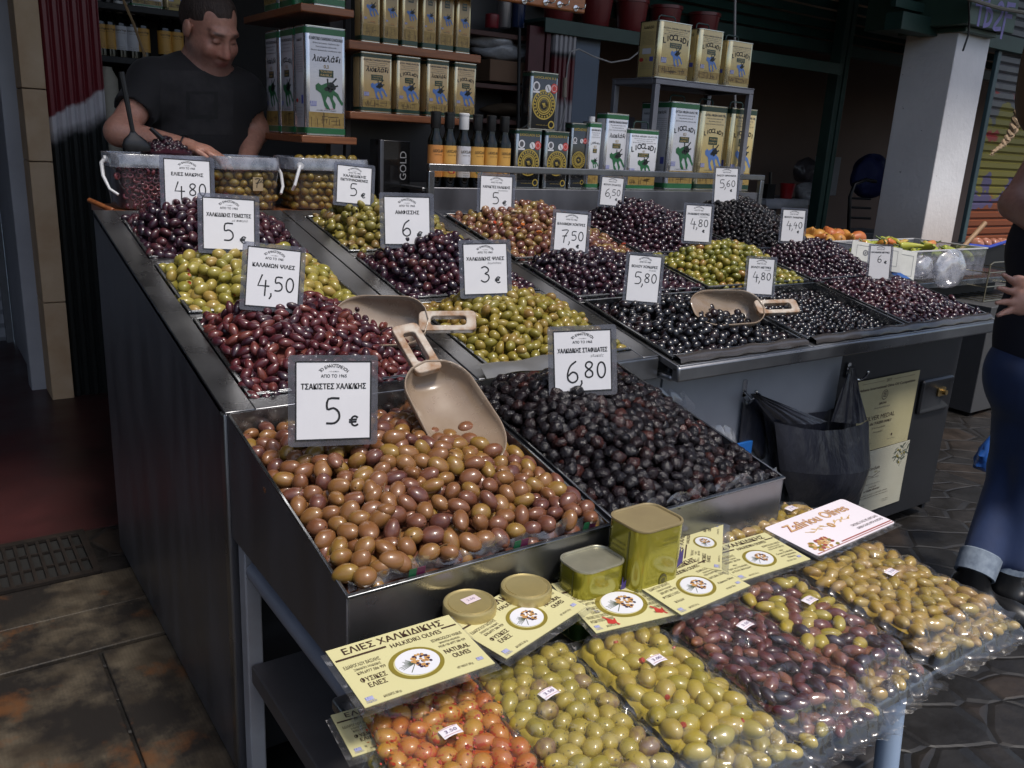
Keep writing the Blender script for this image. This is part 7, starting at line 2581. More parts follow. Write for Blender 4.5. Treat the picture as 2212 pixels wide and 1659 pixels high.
# shelves with wrapped goods between the tins and the corridor
rm = MB()
rm.box(2.62, 3.42, 4.35, 4.40, 0, 3.05)
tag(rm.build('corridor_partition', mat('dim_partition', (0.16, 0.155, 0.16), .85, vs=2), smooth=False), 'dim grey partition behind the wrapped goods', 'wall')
Yg = 4.10
for (px0, px1, py, lb) in ((1020, 1140, 62, 'dark shelf with dim cans high behind the cream tins'), (1030, 1145, 178, 'reddish plank shelf with a brown carton behind the cream tins'), (1040, 1150, 255, 'lower plank shelf with sacks behind the bottles')):
    a, b = PY(Yg, px0, py), PY(Yg, px1, py)
    mb = MB()
    mb.box(a[0]-.15, b[0]+.05, Yg, 4.345, a[2]-.025, a[2])
    mb.box(b[0]-.02, b[0]+.01, 4.20, 4.345, a[2]-.16, a[2]-.0255)
    tag(mb.build('plank_shelf', mat('dark_red_plank', (0.11, 0.045, 0.035), .6, col2=(0.07, 0.028, 0.022), vs=8), bevel=.003), lb, 'shelf', 'plank shelves in the gloom')
a = PY(Yg, 1095, 165)
mb = MB()
mb.box(a[0]-.10, a[0]+.16, Yg+.02, 4.33, PY(Yg, 1095, 178)[2]+.001, PY(Yg, 1095, 130)[2])
tag(mb.build('brown_carton', mat('carton', (0.20, 0.115, 0.07), .8, vs=5), bevel=.004), 'brown cardboard carton on the plank shelf', 'carton')
def sack(label, px, py, w_, h_, d_, m, seed, Y=Yg+.12, name='plastic_sack', cat='sack'):
    c = PY(Y, px, py)
    rg = np.random.RandomState(seed)
    ph = rg.uniform(0, 6, 8)
    n, k = 14, 22
    R = []
    for i in range(n+1):
        t = math.pi*i/n
        row = []
        for j in range(k):
            a = 2*math.pi*j/k
            f = 1+.10*math.sin(3*a+ph[0]+2*t)+.07*math.sin(5*a+ph[1]-3*t)+.05*math.sin(9*a+ph[2])*math.sin(4*t+ph[3])
            r = math.sin(t)**.7*f
            row.append(c+np.array([w_/2*r*math.cos(a), d_/2*r*math.sin(a), h_*.5*(1-math.cos(t))*(1+.06*math.sin(2*a+ph[4]))]))
        R.append(row)
    mb = MB()
    mb.rings(R)
    return tag(mb.build(name, m, sharp=70), label, cat)
SACK = mat('translucent_sack', (0.45, 0.45, 0.47), .3, coat=.4, bmp=.5, bs=14, bd=.03)
sack('whitish plastic sack stuffed on the carton behind the cream tins', 1085, 133, .34, .10, .2, SACK, 1)
sack('flattened white plastic sack with a roll in it above the carton', 1060, 108, .30, .09, .2, SACK, 2)
sack('brown hessian sack on the lower plank shelf', 1100, 252, .34, .07, .2, mat('hessian', (0.09, 0.06, 0.035), .9, bmp=.4, bs=60), 3, cat='sack')
for i, (px, m, lb) in enumerate(((1062, mat('dim_red_can', (0.25, 0.02, 0.03), .35), 'small dim red can on the high dark shelf'), (1088, mat('dim_tin_can', (0.35, 0.33, 0.34), .3, .6), 'tall pale can on the high dark shelf'), (1118, mat('dim_blue_can', (0.02, 0.035, 0.10), .2, coat=.6), 'dark blue glossy can on the high shelf'))):
    c = PY(Yg+.1, px, 61)
    hh = (.07, .24, .24)[i]
    mb = MB()
    mb.lathe([(.036, 0), (.038, .004), (.038, hh-.004), (.034, hh)], (c[0], Yg+.1, c[2]+.001), 18)
    tag(mb.build('dim_can', m), lb, 'can')
# hook board at the top and red tubs on the high green beam
hb = thing('hook_board', 'orange varnished board with metal hooks at the top of the picture', 'board', PY(2.70, 1130, 5))
A_, B_ = PY(2.70, 1000, -12), PY(2.70, 1264, 30)
mb = MB()
mb.box(A_[0]-.3, B_[0], 2.70, 2.722, PY(2.70, 1262, 30)[2], PY(2.70, 1262, 30)[2]+.10)
mb.build('plank', WOOD_O, hb, bevel=.006)
for px, py in ((1132, 2), (1178, 5), (1208, 10), (1243, 18)):
    c = PY(2.70, px, py)
    mb = MB()
    mb.lathe([(.011, 0), (.011, .003), (.004, .004), (.004, .02)], c, 12, axis=(0, -1, 0))
    mb.tube([c+np.array(v) for v in ((0, -.018, 0), (.006, -.030, -.004), (.016, -.034, 0), (.018, -.034, .012))], .003, 8)
    mb.build('hook', CHROME, hb)
Yr = 4.00
a, b = PY(Yr, 1262, 38), PY(Yr, 1600, 80)
mb = MB()
mb.box(2.95, 5.6, Yr, Yr+.30, 1.905, 1.925)
mb.box(2.95, 5.6, Yr-.012, Yr-.001, 1.85, 1.925)
tag(mb.build('high_shelf', GREEN_P, bevel=.003), 'dark green shelf high at the back carrying the red tubs', 'shelf')
REDT = mat('dark_red_tub', (0.20, 0.022, 0.024), .38, coat=.2, col2=(0.15, 0.016, 0.018), vs=4)
for i, px in enumerate((1205, 1285, 1362, 1436, 1520)):
    c = PY(Yr+.14, px, 50)
    mb = MB()
    mb.lathe([(.075, 0), (.078, .004), (.098, .17), (.104, .172), (.104, .19), (.098, .19), (.09, .17)], (c[0], Yr+.14, 1.9255), 24)
    tag(mb.build('red_tub', REDT), ('dark red tub on the high green shelf, leftmost', 'dark red tub on the high green shelf, second from left', 'dark red tub above the left yellow tin', 'dark red tub above the middle yellow tin', 'dark red tub above the right yellow tin')[i], 'tub', 'red tubs on the high green shelf')
# striped pole, blue door panel, cable with plug
mb = MB()
x0, x1 = PY(4.02, 1188, 200)[0], PY(4.02, 1236, 200)[0]
pts = []
n = 5
for i in range(n):
    w_ = (x1-x0)/n
    pts += [(x0+w_*i, 4.02), (x0+w_*(i+.25), 4.005), (x0+w_*(i+.75), 4.005)]
pts += [(x1, 4.02), (x1, 4.05), (x0, 4.05)]
m, t, out = newmat('banded_pole_paint')
b_ = N(t, 'ShaderNodeBsdfPrincipled')
tc = N(t, 'ShaderNodeTexCoord')
sp2 = N(t, 'ShaderNodeSeparateXYZ')
t.links.new(tc.outputs['Object'], sp2.inputs[0])
t.links.new(ramp(t, mrange(t, sp2.outputs[2], 1.0, 2.0), [(0, (.02, .02, .022)), (.30, (.02, .02, .022)), (.36, (.34, .32, .34)), (.48, (.34, .32, .34)), (.52, (.12, .012, .02)), (.72, (.12, .012, .02)), (.75, (.03, .03, .035)), (.77, (.36, .34, .36)), (.9, (.36, .34, .36)), (.93, (.12, .012, .02))]), b_.inputs[0])
b_.inputs['Roughness'].default_value = .4
t.links.new(b_.outputs[0], out.inputs[0])
mb.rings([[(x, y, z) for x, y in pts] for z in (0, 1.88)])
tag(mb.build('banded_strip', m, sharp=20), 'ribbed strip with white, dark red and black bands behind the black tins', 'metal strip')
mb = MB()
xr0, xr1 = PY(4.03, 1140, 150)[0], PY(4.03, 1184, 150)[0]
mb.box(xr0, xr1-.035, 4.03, 4.06, 1.35, 1.88)
mb.box(xr1-.03, xr1, 4.02, 4.06, 1.2, 1.88)
tag(mb.build('red_boarding', mat('dark_red_panel', (0.085, 0.012, 0.018), .5), bevel=.002), 'dark red panel with brown edge left of the banded strip', 'panel')
mb = MB()
mb.box(PY(4.05, 1240, 200)[0], PY(4.05, 1292, 200)[0], 4.06, 4.10, 0, 1.88)
tag(mb.build('door_panel', mat('blue_grey_panel', (0.13, 0.165, 0.22), .6, col2=(0.10, 0.13, 0.18), vs=3), bevel=.002), 'blue grey door panel right of the banded strip', 'panel')
cb = thing('power_cable', 'pale cable with a plug connector hanging before the banded strip', 'cable', PY(3.9, 1220, 160))
mb = MB()
mb.tube([PY(3.9, *p) for p in ((1395, 100), (1360, 128), (1320, 135), (1282, 122), (1250, 106), (1232, 112), (1226, 140), (1222, 185), (1219, 205), (1221, 230), (1212, 270), (1200, 300))], .0045, 7)
mb.build('cord', mat('pale_cord', (0.40, 0.38, 0.37), .5), cb)
mb = MB()
p, q = PY(3.9, 1221, 168), PY(3.9, 1219, 210)
mb.cyl(p, q, .011, .013, 10)
mb.build('plug', mat('beige_plug', (0.42, 0.34, 0.26), .5), cb)
# dark rods standing there
mb = MB()
mb.tube([PY(3.7, 1122, 60), PY(3.7, 1118, 330)], .008, 8)
tag(mb.build('dark_rod', DARK), 'thin dark rod standing behind the black tin', 'rod')
mb = MB()
mb.tube([PY(3.2, 1588, -10), PY(3.2, 1587, 70), PY(3.2, 1588, 250)], .006, 8)
tag(mb.build('string_line', mat('pale_cord', (0.40, 0.38, 0.37), .5)), 'white cord hanging behind the yellow tins on the rack', 'cord')
a = PY(5.58, 1460, 275)
mb = MB()
mb.box(PY(5.58, 1322, 255)[0], PY(5.58, 1372, 255)[0], 5.585, 5.598, PY(5.58, 1350, 310)[2], PY(5.58, 1350, 252)[2])
tag(mb.build('wall_notice', mat('dim_blue_sheet', (0.13, 0.13, 0.19), .7)), 'dim bluish notice sheet on the back wall', 'notice')
# dark furniture in the gloom left of the rack
mb = MB()
a, b = PY(4.9, 1320, 400), PY(4.9, 1500, 300)
mb.box(4.05, 4.75, 4.85, 5.3, 0, 1.22)
mb.box(4.0, 4.8, 4.82, 5.32, 1.225, 1.25)
for i in range(3): mb.box(4.08, 4.72, 4.838, 4.8495, .12+.36*i, .44+.36*i)
tag(mb.build('dark_cabinet', DARK, bevel=.004), 'dark cabinet in the gloom behind the white tins', 'cabinet')

# ------------------------------------------------------------------ green beams, post and shutter boxes
bmx = thing('green_beam', 'dark green louvred beam running along the top of the picture', 'beam', (6, 4.25, 2.2))
mb = MB()
z0_, z1_ = PY(4.2, 1760, 85)[2], PY(4.2, 1760, 40)[2]
mb.box(3.1, 11.5, 4.22, 4.30, 2.02, 2.10)
mb.build('rail', GREEN_P, bmx, bevel=.003)
mb = MB()
for i in range(9):
    z = 2.12+.07*i
    mb.add([(3.1, 4.24, z), (11.5, 4.24, z), (11.5, 4.28, z+.06), (3.1, 4.28, z+.06), (11.5, 4.285, z+.058), (3.1, 4.285, z+.058), (3.1, 4.245, z-.004), (11.5, 4.245, z-.004)], [(0, 1, 2, 3), (3, 2, 4, 5), (6, 5, 4, 7), (0, 6, 7, 1)])
mb.build('louvres', GREEN_P, bmx, sharp=20)
pt = MB()
px_ = PY(4.15, 1796, 300)[0]
pt.box(px_-.075, px_-.02, 4.12, 4.21, 0, 2.6)
pt.box(px_-.02, px_+.0, 4.14, 4.19, 0, 2.6)
pt.box(px_+.0, px_+.045, 4.12, 4.21, 0, 2.6)
tag(pt.build('green_post', GREEN_P, bevel=.004), 'dark green steel post left of the white pillar', 'post')
# white pillar with a green box beam and graffiti
PY_ = 3.10
xa = PY(PY_, 2074, 59)[0]
xb = PY(PY_, 2140, 85)[0]
yb = PX(xa, 1960, 64)[1]
zt_ = PY(PY_, 2074, 59)[2]
wpil = MB()
rg = np.random.RandomState(2)
def wall_grid(A, B, nz_, nx_, z1):
    return [[np.array([A[0]+(B[0]-A[0])*j/nx_, A[1]+(B[1]-A[1])*j/nx_, z1*i/nz_]) for j in range(nx_+1)] for i in range(nz_+1)]
wpil.rings([[(xa, PY_, z), (xb, PY_, z), (xb, yb, z), (xa, yb, z)] for z in (0, zt_)])
PLM = mat('rough_white_plaster', (0.58, 0.58, 0.60), .85, col2=(0.51, 0.51, 0.53), vs=3, bmp=.45, bs=26, bd=.02)
m, t, out = newmat('pillar_plaster')
b_ = N(t, 'ShaderNodeBsdfPrincipled')
base = ramp(t, noise(t, 2.5, 6), [(.35, (.66, .65, .66)), (.65, (.76, .75, .76))])
sp3 = ramp(t, noise(t, 16, 4, None, .7), [(.68, (0, 0, 0)), (.73, (1, 1, 1))])
c = mixc(t, sp3, base, (.16, .15, .145))
tc = N(t, 'ShaderNodeTexCoord')
sz = N(t, 'ShaderNodeSeparateXYZ')
t.links.new(tc.outputs['Object'], sz.inputs[0])
low = mrange(t, sz.outputs[2], 1.15, .75, 0, .55)
c = mixc(t, low, c, (.46, .34, .25))
t.links.new(c, b_.inputs[0])
b_.inputs['Roughness'].default_value = .85
t.links.new(bump(t, noise(t, 34, 5), .22, .012), b_.inputs['Normal'])
t.links.new(b_.outputs[0], out.inputs[0])
plr = wpil.build('white_pillar', m, bevel=.006)
tag(plr, 'square white plastered pillar standing behind the vegetable stall', 'pillar')
gb_ = thing('green_box_beam', 'green painted box beam on top of the white pillar with purple lettering TD2F', 'beam', (xa, PY_-.08, zt_))
mb = MB()
x_r = PY(PY_-.10, 2188, 75)[0]
mb.box(xa-.10, x_r, PY_-.10, yb+.25, zt_+.004, zt_+.36)
mb.box(xa-.02, x_r-.10, PY_-.05, yb+.05, zt_-.028, zt_+.003)
mb.build('box', mat('green_box_paint', (0.045, 0.085, 0.062), .45, col2=(0.030, 0.060, 0.044), vs=3, bmp=.08), gb_, bevel=.004)
t = Flat()
t.rng = random.Random(3)
GW = .115
t.hand('TD2F', 0, 0, .15, .026, 'g', 0, gap=.16)
lo = PY(PY_-.10, 2100, 58)
t.build('graffiti', {'g': mat('purple_spray', (0.23, 0.20, 0.46), .6)}, gb_, (lo[0]+.01, PY_-.10, lo[2]+.02), nrm([1, 0, .0]), (0, 0, 1), (0, -1, 0), .001, .0004)
mb = MB()
mb.tube([PY(PY_-.13, *p) for p in ((2092, -20), (2094, 40), (2092, 75), (2080, 110))], .006, 8)
tag(mb.build('black_cable', BLACK), 'black cable end hanging down the bright face of the pillar', 'cable')
mb = MB()
mb.tube([PY(PY_-.14, *p) for p in ((2085, -6), (2120, 6), (2160, 18), (2230, 30))], .012, 8)
tag(mb.build('rope_bundle', mat('grey_rope', (0.20, 0.19, 0.16), .8, bmp=.5, bs=60)), 'grey rope lying along the top of the green box beam', 'rope')
# shutter with graffiti at the right
sr = thing('graffiti_shutter', 'roller shutter covered in orange, yellow and violet graffiti at the right edge', 'shutter', (8.2, 2.9, 0))
def graf():
    m, t, out = newmat('graffiti_paint')
    b = N(t, 'ShaderNodeBsdfPrincipled')
    tc = N(t, 'ShaderNodeTexCoord')
    s = N(t, 'ShaderNodeSeparateXYZ')
    t.links.new(tc.outputs['Object'], s.inputs[0])
    n1 = noise(t, 2.4, 3)
    ad = N(t, 'ShaderNodeMath', operation='MULTIPLY_ADD')
    t.links.new(n1, ad.inputs[0])
    ad.inputs[1].default_value = 1.1
    t.links.new(s.outputs[2], ad.inputs[2])
    c = ramp(t, mrange(t, ad.outputs[0], .9, 2.9), [(0, (.20, .05, .014)), (.33, (.20, .05, .014)), (.36, (.09, .075, .16)), (.42, (.19, .165, .025)), (.60, (.19, .165, .025)), (.63, (.11, .11, .115)), (.80, (.09, .09, .10))], 'CONSTANT')
    c = mixc(t, ramp(t, noise(t, 3.3, 3, None, .5, 'Object', (5, 2, 1)), [(.62, (0, 0, 0)), (.64, (1, 1, 1))]), c, (.30, .02, .02))
    t.links.new(c, b.inputs[0])
    b.inputs['Roughness'].default_value = .45
    t.links.new(b.outputs[0], out.inputs[0])
    return m
mb = MB()
for i in range(46):
    z = i*.06
    mb.add([(7.6, 3.30, z), (9.6, 3.30, z), (9.6, 3.286, z+.012), (7.6, 3.286, z+.012), (9.6, 3.286, z+.046), (7.6, 3.286, z+.046), (9.6, 3.30, z+.058), (7.6, 3.30, z+.058)], [(0, 1, 2, 3), (3, 2, 4, 5), (5, 4, 6, 7)])
xs_ = PY(3.28, 2126, 300)[0]
for i, v in enumerate(mb.v): mb.v[i] = (xs_ if v[0] < 8 else v[0], v[1], v[2])
mb.build('slats', graf(), sr, sharp=20)
mb = MB()
mb.box(xs_-.05, xs_-.001, 3.27, 3.30, 0, 2.6)
mb.build('guide_rail', mat('green_blue_rail', (0.055, 0.10, 0.11), .45, col2=(0.04, 0.07, 0.08), vs=5), sr, bevel=.004)
mb = MB()
mb.box(xs_-1.3, 9.6, 3.24, 3.36, 2.05, 2.15)
for i in range(6): mb.box(xs_-1.3, 9.6, 3.30, 3.34, 2.18+.08*i, 2.235+.08*i)
tag(mb.build('slatted_beam', GREEN_P, bevel=.003), 'dark green slatted beam above the graffiti shutter', 'beam')

# ------------------------------------------------------------------ table and chair in the background
tb2 = thing('work_table', 'cluttered work table at the back between the rack and the green post', 'table', (5.2, 4.7, 0))
zt2 = PY(4.6, 1700, 432)[2]
mb = MB()
xA, xB = PY(4.6, 1640, 432)[0], PY(4.6, 1775, 437)[0]
mb.box(xA-.4, xB+.1, 4.6, 5.2, zt2-.04, zt2)
mb.build('tabletop', mat('pale_tabletop', (0.34, 0.34, 0.37), .5, vs=4), tb2, bevel=.004)
for x_, y_ in ((xA-.35, 4.65), (xB+.03, 4.65), (xA-.35, 5.12), (xB+.03, 5.12)):
    mb = MB()
    mb.box(x_, x_+.05, y_, y_+.05, 0, zt2-.041)
    mb.build('leg', DARK, tb2)
mb = MB()
c = PY(4.72, 1702, 428)
mb.lathe([(.045, 0), (.048, .004), (.062, .125), (.058, .127), (.05, .01)], (c[0], 4.74, zt2+.001), 20)
tag(mb.build('red_cup', mat('bright_red_plastic', (0.42, 0.012, 0.018), .35, coat=.3)), 'bright red plastic cup on the work table', 'cup')
sack('crumpled white paper heap on the work table', 1742, 434, .26, .15, .2, mat('crumpled_paper', (0.55, 0.55, 0.57), .8, bmp=.8, bs=22, bd=.05), 11, 4.78, 'crumpled_paper', 'paper')
sack('clear bag with dark contents leaning on the wall above the work table', 1738, 395, .30, .22, .2, mat('dim_clear_bag', (0.13, 0.11, 0.12), .3, coat=.5, bmp=.5, bs=18, bd=.03), 12, 5.1, 'clear_bag', 'bag')
mb = MB()
a, b = PY(5.2, 1770, 402), PY(5.2, 1792, 330)
x_, z_ = a[0], a[2]
mb.box(a[0]-.1, a[0]+.28, 5.20, 5.22, zt2+.001, PY(5.2, 1785, 338)[2])
tag(mb.build('white_board', mat('white_board_sheet', (0.42, 0.42, 0.45), .6), bevel=.003), 'white board leaning behind the work table', 'board')
mb = MB()
a = PY(4.6, 1675, 436)
mb.add([(a[0]-.12, 4.598, zt2+.002), (a[0]+.42, 4.598, zt2+.002), (a[0]+.42, 4.95, zt2+.002), (a[0]-.12, 4.95, zt2+.002), (a[0]-.12, 4.588, zt2-.07), (a[0]+.42, 4.588, zt2-.07)], [(0, 1, 2, 3), (4, 5, 1, 0)])
tag(mb.build('paper_sheet', mat('sheet_white', (0.50, 0.50, 0.54), .6), solid=.0012), 'white paper sheet hanging over the front edge of the work table', 'paper')
mb = MB()
mb.tube([PY(4.7, 1662, 428), PY(4.7, 1664, 372)], .012, 8)
mb.box(PY(4.7, 1652, 420)[0], PY(4.7, 1652, 420)[0]+.10, 4.68, 4.74, zt2+.001, zt2+.12)
tag(mb.build('brush_jar', BLACK), 'dark tool standing on the left of the work table', 'tool')
ch_ = thing('metal_chair', 'black tubular metal chair with blue cloth beside the pillar', 'chair', PY(4.0, 1850, 500))
mb = MB()
CY = 4.0
pts = [PY(CY, *p) for p in ((1832, 560), (1834, 470), (1836, 425), (1846, 398), (1870, 388), (1892, 392))]
mb.tube(pts, .014, 10)
mb.build('back_tube', BLACK, ch_)
for py in (428, 448, 470):
    mb = MB()
    mb.tube([PY(CY, 1836, py), PY(CY, 1880, py+2)], .009, 8)
    mb.build('back_rail', BLACK, ch_)
a = PY(CY, 1850, 500)
mb = MB()
mb.box(a[0]-.14, a[0]+.32, CY-.42, CY-.01, .44, .465)
mb.build('seat', BLACK, ch_, bevel=.006)
for x_, y_ in ((a[0]-.12, CY-.40), (a[0]+.30, CY-.40), (a[0]+.30, CY-.03), (a[0]-.12, CY-.03)):
    mb = MB()
    mb.cyl((x_, y_, 0), (x_, y_, .439), .012)
    mb.build('leg', BLACK, ch_)
sack('dark blue cloth bundle behind the black chair', 1872, 428, .34, .34, .25, mat('dark_blue_cloth', (0.012, 0.02, 0.10), .7, bmp=.4, bs=14, bd=.03), 14, 4.25, 'blue_bundle', 'bundle')
mb = MB()
a, b = PY(4.9, 1800, 505), PY(4.9, 1890, 512)
mb.box(a[0]-.3, b[0]+.4, 4.9, 5.3, a[2]-.05, a[2])
mb.box(a[0]-.25, b[0]+.35, 4.95, 5.25, 0, a[2]-.051)
tag(mb.build('low_bench', mat('pale_bench', (0.33, 0.33, 0.37), .6), bevel=.004), 'low pale bench in the gloom behind the black chair', 'bench')

# ------------------------------------------------------------------ the neighbouring vegetable stall
vs_t = thing('vegetable_stall', 'neighbouring steel stall top carrying the pears and the peppers', 'stall', (4.4, 2.8, 0))
zv = .70
mb = MB()
mb.box(3.35, 5.2, 2.28, 3.05, zv-.03, zv)
mb.build('stall_top', STEEL_T, vs_t, bevel=.003)
mb = MB()
mb.box(3.4, 5.1, 2.40, 3.0, 0.05, zv-.031)
mb.build('stall_body', DARK, vs_t)
GLZ = film('crate_acrylic', (.85, .86, .9), .10, .16, .08, 26, .3, (.5, .5, .55))
def open_box(mb, x0, x1, y0, y1, z0, z1, t=.004):
    mb.box(x0, x1, y0, y1, z0, z0+t)
    mb.box(x0, x1, y0, y0+t, z0+t, z1)
    mb.box(x0, x1, y1-t, y1, z0+t, z1)
    mb.box(x0, x0+t, y0+t, y1-t, z0+t, z1)
    mb.box(x1-t, x1, y0+t, y1-t, z0+t, z1)
pt_ = thing('pear_tray', 'white edged tray full of orange yellow pears before the black chair', 'tray', (4.2, 3.0, .80))
xa1, xb1 = PY(2.9, 1700, 523)[0], PY(2.9, 1888, 528)[0]
zp = PY(2.9, 1800, 522)[2]
mb = MB()
open_box(mb, xa1, xb1, 2.9, 3.25, zp-.09, zp)
mb.build('tray_walls', mat('pale_tray', (0.42, 0.42, 0.44), .5), pt_, bevel=.002)
PEAR = olive_mat('pear_skin', [(0, (0.40, 0.24, 0.05)), (.5, (0.46, 0.20, 0.045)), (1, (0.42, 0.12, 0.04))], .4, spots=(26, .66, (0.10, 0.05, 0.02)), mott=.4, coat=0)
def pear_geo():
    prof = [(0.0, -.042), (.018, -.042), (.033, -.032), (.039, -.012), (.036, .010), (.026, .030), (.018, .044), (.014, .056), (.006, .062), (0.0, .061)]
    V, F = [], []
    seg = 14
    for r, h in prof:
        for j in range(seg): V.append((r*math.cos(2*math.pi*j/seg), r*math.sin(2*math.pi*j/seg), h))
    for i in range(len(prof)-1):
        for j in range(seg): F.append((i*seg+j, i*seg+(j+1) % seg, (i+1)*seg+(j+1) % seg, (i+1)*seg+j))
    return np.array(V), F, [0]*len(F)
pm = geo_mesh('pear', pear_geo(), [PEAR])
pr_ = thing('pear', 'ripe orange yellow pear in the pale tray', 'pear')
bpy.data.objects.remove(pr_)
rng = np.random.RandomState(21)
st_m = mat('pear_stalk', (0.06, 0.035, 0.02), .7)
for i in range(24):
    row, k = divmod(i, 8)
    o = bpy.data.objects.new('pear', pm)
    COL.objects.link(o)
    x = xa1+.05+(xb1-xa1-.1)*(k+.25*row)/7.6+rng.uniform(-.012, .012)
    o.matrix_world = Matrix.Translation([x, 2.95+.085*row+rng.uniform(-.01, .01), zp-.012+.018*(row == 1)+rng.uniform(0, .022)]) @ Matrix.Rotation(rng.uniform(0, 6.28), 4, 'Z') @ Matrix.Rotation(rng.uniform(.6, 1.7), 4, 'Y') @ Matrix.Scale(rng.uniform(.9, 1.15), 4)
    tag(o, 'ripe orange yellow pear in the pale tray before the black chair', 'pear', 'pears in the pale tray')
    mb = MB()
    mb.cyl((0, 0, .058), (.004, 0, .078), .0022, seg=6)
    s_ = mb.build('stalk', st_m, o, local=True)
pp = thing('pepper_crate', 'clear crate of pale green and orange peppers at the foot of the pillar', 'crate', (4.4, 2.35, .80))
xa2, xb2 = PY(2.30, 1958, 535)[0], PY(2.30, 2130, 549)[0]
zq = PY(2.30, 2050, 542)[2]
mb = MB()
open_box(mb, xa2, xb2, 2.30, 2.72, zq-.135, zq)
mb.build('clear_walls', GLZ, pp)
mb = MB()
for (x0, x1, y0, y1) in ((xa2-.004, xb2+.004, 2.296, 2.306), (xa2-.004, xb2+.004, 2.714, 2.724), (xa2-.004, xa2+.006, 2.3065, 2.7135), (xb2-.006, xb2+.004, 2.3065, 2.7135)): mb.box(x0, x1, y0, y1, zq+.0005, zq+.008)
mb.build('white_rim', mat('white_rim_plastic', (0.55, 0.55, 0.57), .4), pp, bevel=.001)
PEPM = olive_mat('pepper_skin', [(0, (0.26, 0.32, 0.03)), (.55, (0.40, 0.40, 0.06)), (.8, (0.48, 0.33, 0.06)), (1, (0.52, 0.13, 0.03))], .25, mott=.12)
pml = []
for sd_ in range(3):
    rg = np.random.RandomState(sd_)
    V, F = [], []
    seg, n = 10, 14
    bend = rg.uniform(.02, .05)
    for i in range(n+1):
        t_ = i/n
        r = .021*(1-t_)**.55*(1-.4*math.exp(-t_*14))+.001
        for j in range(seg):
            a = 2*math.pi*j/seg
            rr = r*(1+.10*math.cos(3*a+sd_))
            V.append((t_*.15-.07, rr*math.cos(a)+bend*math.sin(t_*2.4), rr*math.sin(a)))
    for i in range(n):
        for j in range(seg): F.append((i*seg+j, i*seg+(j+1) % seg, (i+1)*seg+(j+1) % seg, (i+1)*seg+j))
    F.append(tuple(reversed(range(seg))))
    pml.append(geo_mesh('pepper', (np.array(V), F, [0]*len(F)), [PEPM]))
for i in range(46):
    o = bpy.data.objects.new('pepper', pml[i % 3])
    COL.objects.link(o)
    lay = i//23
    x = xa2+.06+(xb2-xa2-.12)*rng.rand()
    y = 2.36+.28*rng.rand()
    z = zq-.03+.035*lay-.05*abs((x-(xa2+xb2)/2)/(xb2-xa2))+rng.uniform(-.006, .012)
    o.matrix_world = Matrix.Translation([x, y, z]) @ Matrix.Rotation(rng.uniform(-.7, .7)+(math.pi if rng.rand() < .5 else 0), 4, 'Z') @ Matrix.Rotation(rng.uniform(-.2, .3), 4, 'Y')
    tag(o, 'long pale pepper heaped in the clear crate at the foot of the pillar', 'pepper', 'peppers in the clear crate')
    mb = MB()
    mb.tube([(-.07, 0, 0), (-.084, .003, .004), (-.098, .010, .010)], [.006, .0035, .003], 6)
    mb.build('stalk', mat('pepper_stalk', (0.10, 0.16, 0.03), .5), o, local=True)
def sign(label, quad4, Y, lines, emb=False, ya=24):
    TL, TR, BL = quad4
    a = math.radians(ya)
    W_ = np.array([-math.sin(a)*.97, -math.cos(a)*.97, .24])
    W_ = nrm(W_)
    base = PY(Y, *BL)
    q = [hit(p[0], p[1], base, W_) for p in (TL, TR, BL)]
    U_ = nrm(q[1]-q[0])
    V_ = nrm(np.cross(W_, U_))
    w_ = float(np.linalg.norm(q[1]-q[0]))
    h_ = float((q[0]-q[2])@V_)
    r_ = thing('stall_sign', label, 'sign', q[2]+U_*w_/2)
    mb = MB()
    mb.frame_box(q[0], U_, V_, W_, 0, w_, -h_, 0, -.003, 0)
    mb.build('board', mat('cream_sign', (0.60, 0.60, 0.56), .5), r_)
    t = Flat()
    t.frame(w_*.10, -h_*.78, w_*.92, -h_*.14, h_*.012, 'i', 1)
    if emb:
        t.ring(w_*.28, -h_*.42, h_*.07, h_*.12, 'i', 1, 18)
        t.ell(w_*.28, -h_*.42, h_*.04, h_*.04, 'i', 1)
        t.rect(w_*.50, -h_*.50, w_*.53, -h_*.30, 'i', 1)
        t.rect(w_*.60, -h_*.52, w_*.62, -h_*.32, 'i', 1)
    for i, ln in enumerate(lines): t.text(ln, w_*.5, -h_*(.62+.1*i), h_*.07, 'i', 'C', 1, w_*.5)
    t.build('sign_print', {'i': GREYINK}, r_, q[0], U_, V_, W_, .0006)
sign('cream sign with a round emblem, left of the far price card', ((1842, 519), (1950, 537), (1836, 572)), 2.25, [], True)
sign('blank cream sign with a thin printed frame, right of the far price card', ((1900, 530), (1982, 545), (1890, 600)), 2.20, [])
ph = thing('mobile_phone', 'blue mobile phone leaning beside the white signs', 'phone', PY(2.15, 1950, 600))
a, b = PY(2.15, 1930, 603), PY(2.15, 1964, 580)
mb = MB()
U_, W_ = nrm([1, -.15, 0]), nrm([-.3, -.7, .6])
W_ = nrm(W_-U_*np.dot(W_, U_))
V_ = np.cross(W_, U_)
cph = (a+b)/2
mb.rbox(cph, U_, V_, W_, b[0]-a[0]+.02, .075, -.006, 0, .010)
mb.build('phone_body', BLACK, ph)
t = Flat()
t.rect(-.06, -.026, .058, .020, 's', 0)
t.build('screen', {'s': mat('blue_screen', (0.02, 0.09, 0.32), .2, coat=.5)}, ph, cph, U_, V_, W_, .0006)
CLR = film('bundle_of_clear_bags', (.85, .85, .88), .14, .40, .12, 30, 1.0, (.62, .62, .66))
pb = sack('bundle of clear plastic bags hanging on the stall by the pepper crate', 2042, 622, .24, .18, .10, CLR, 31, 2.18, 'clear_bags', 'plastic bags')
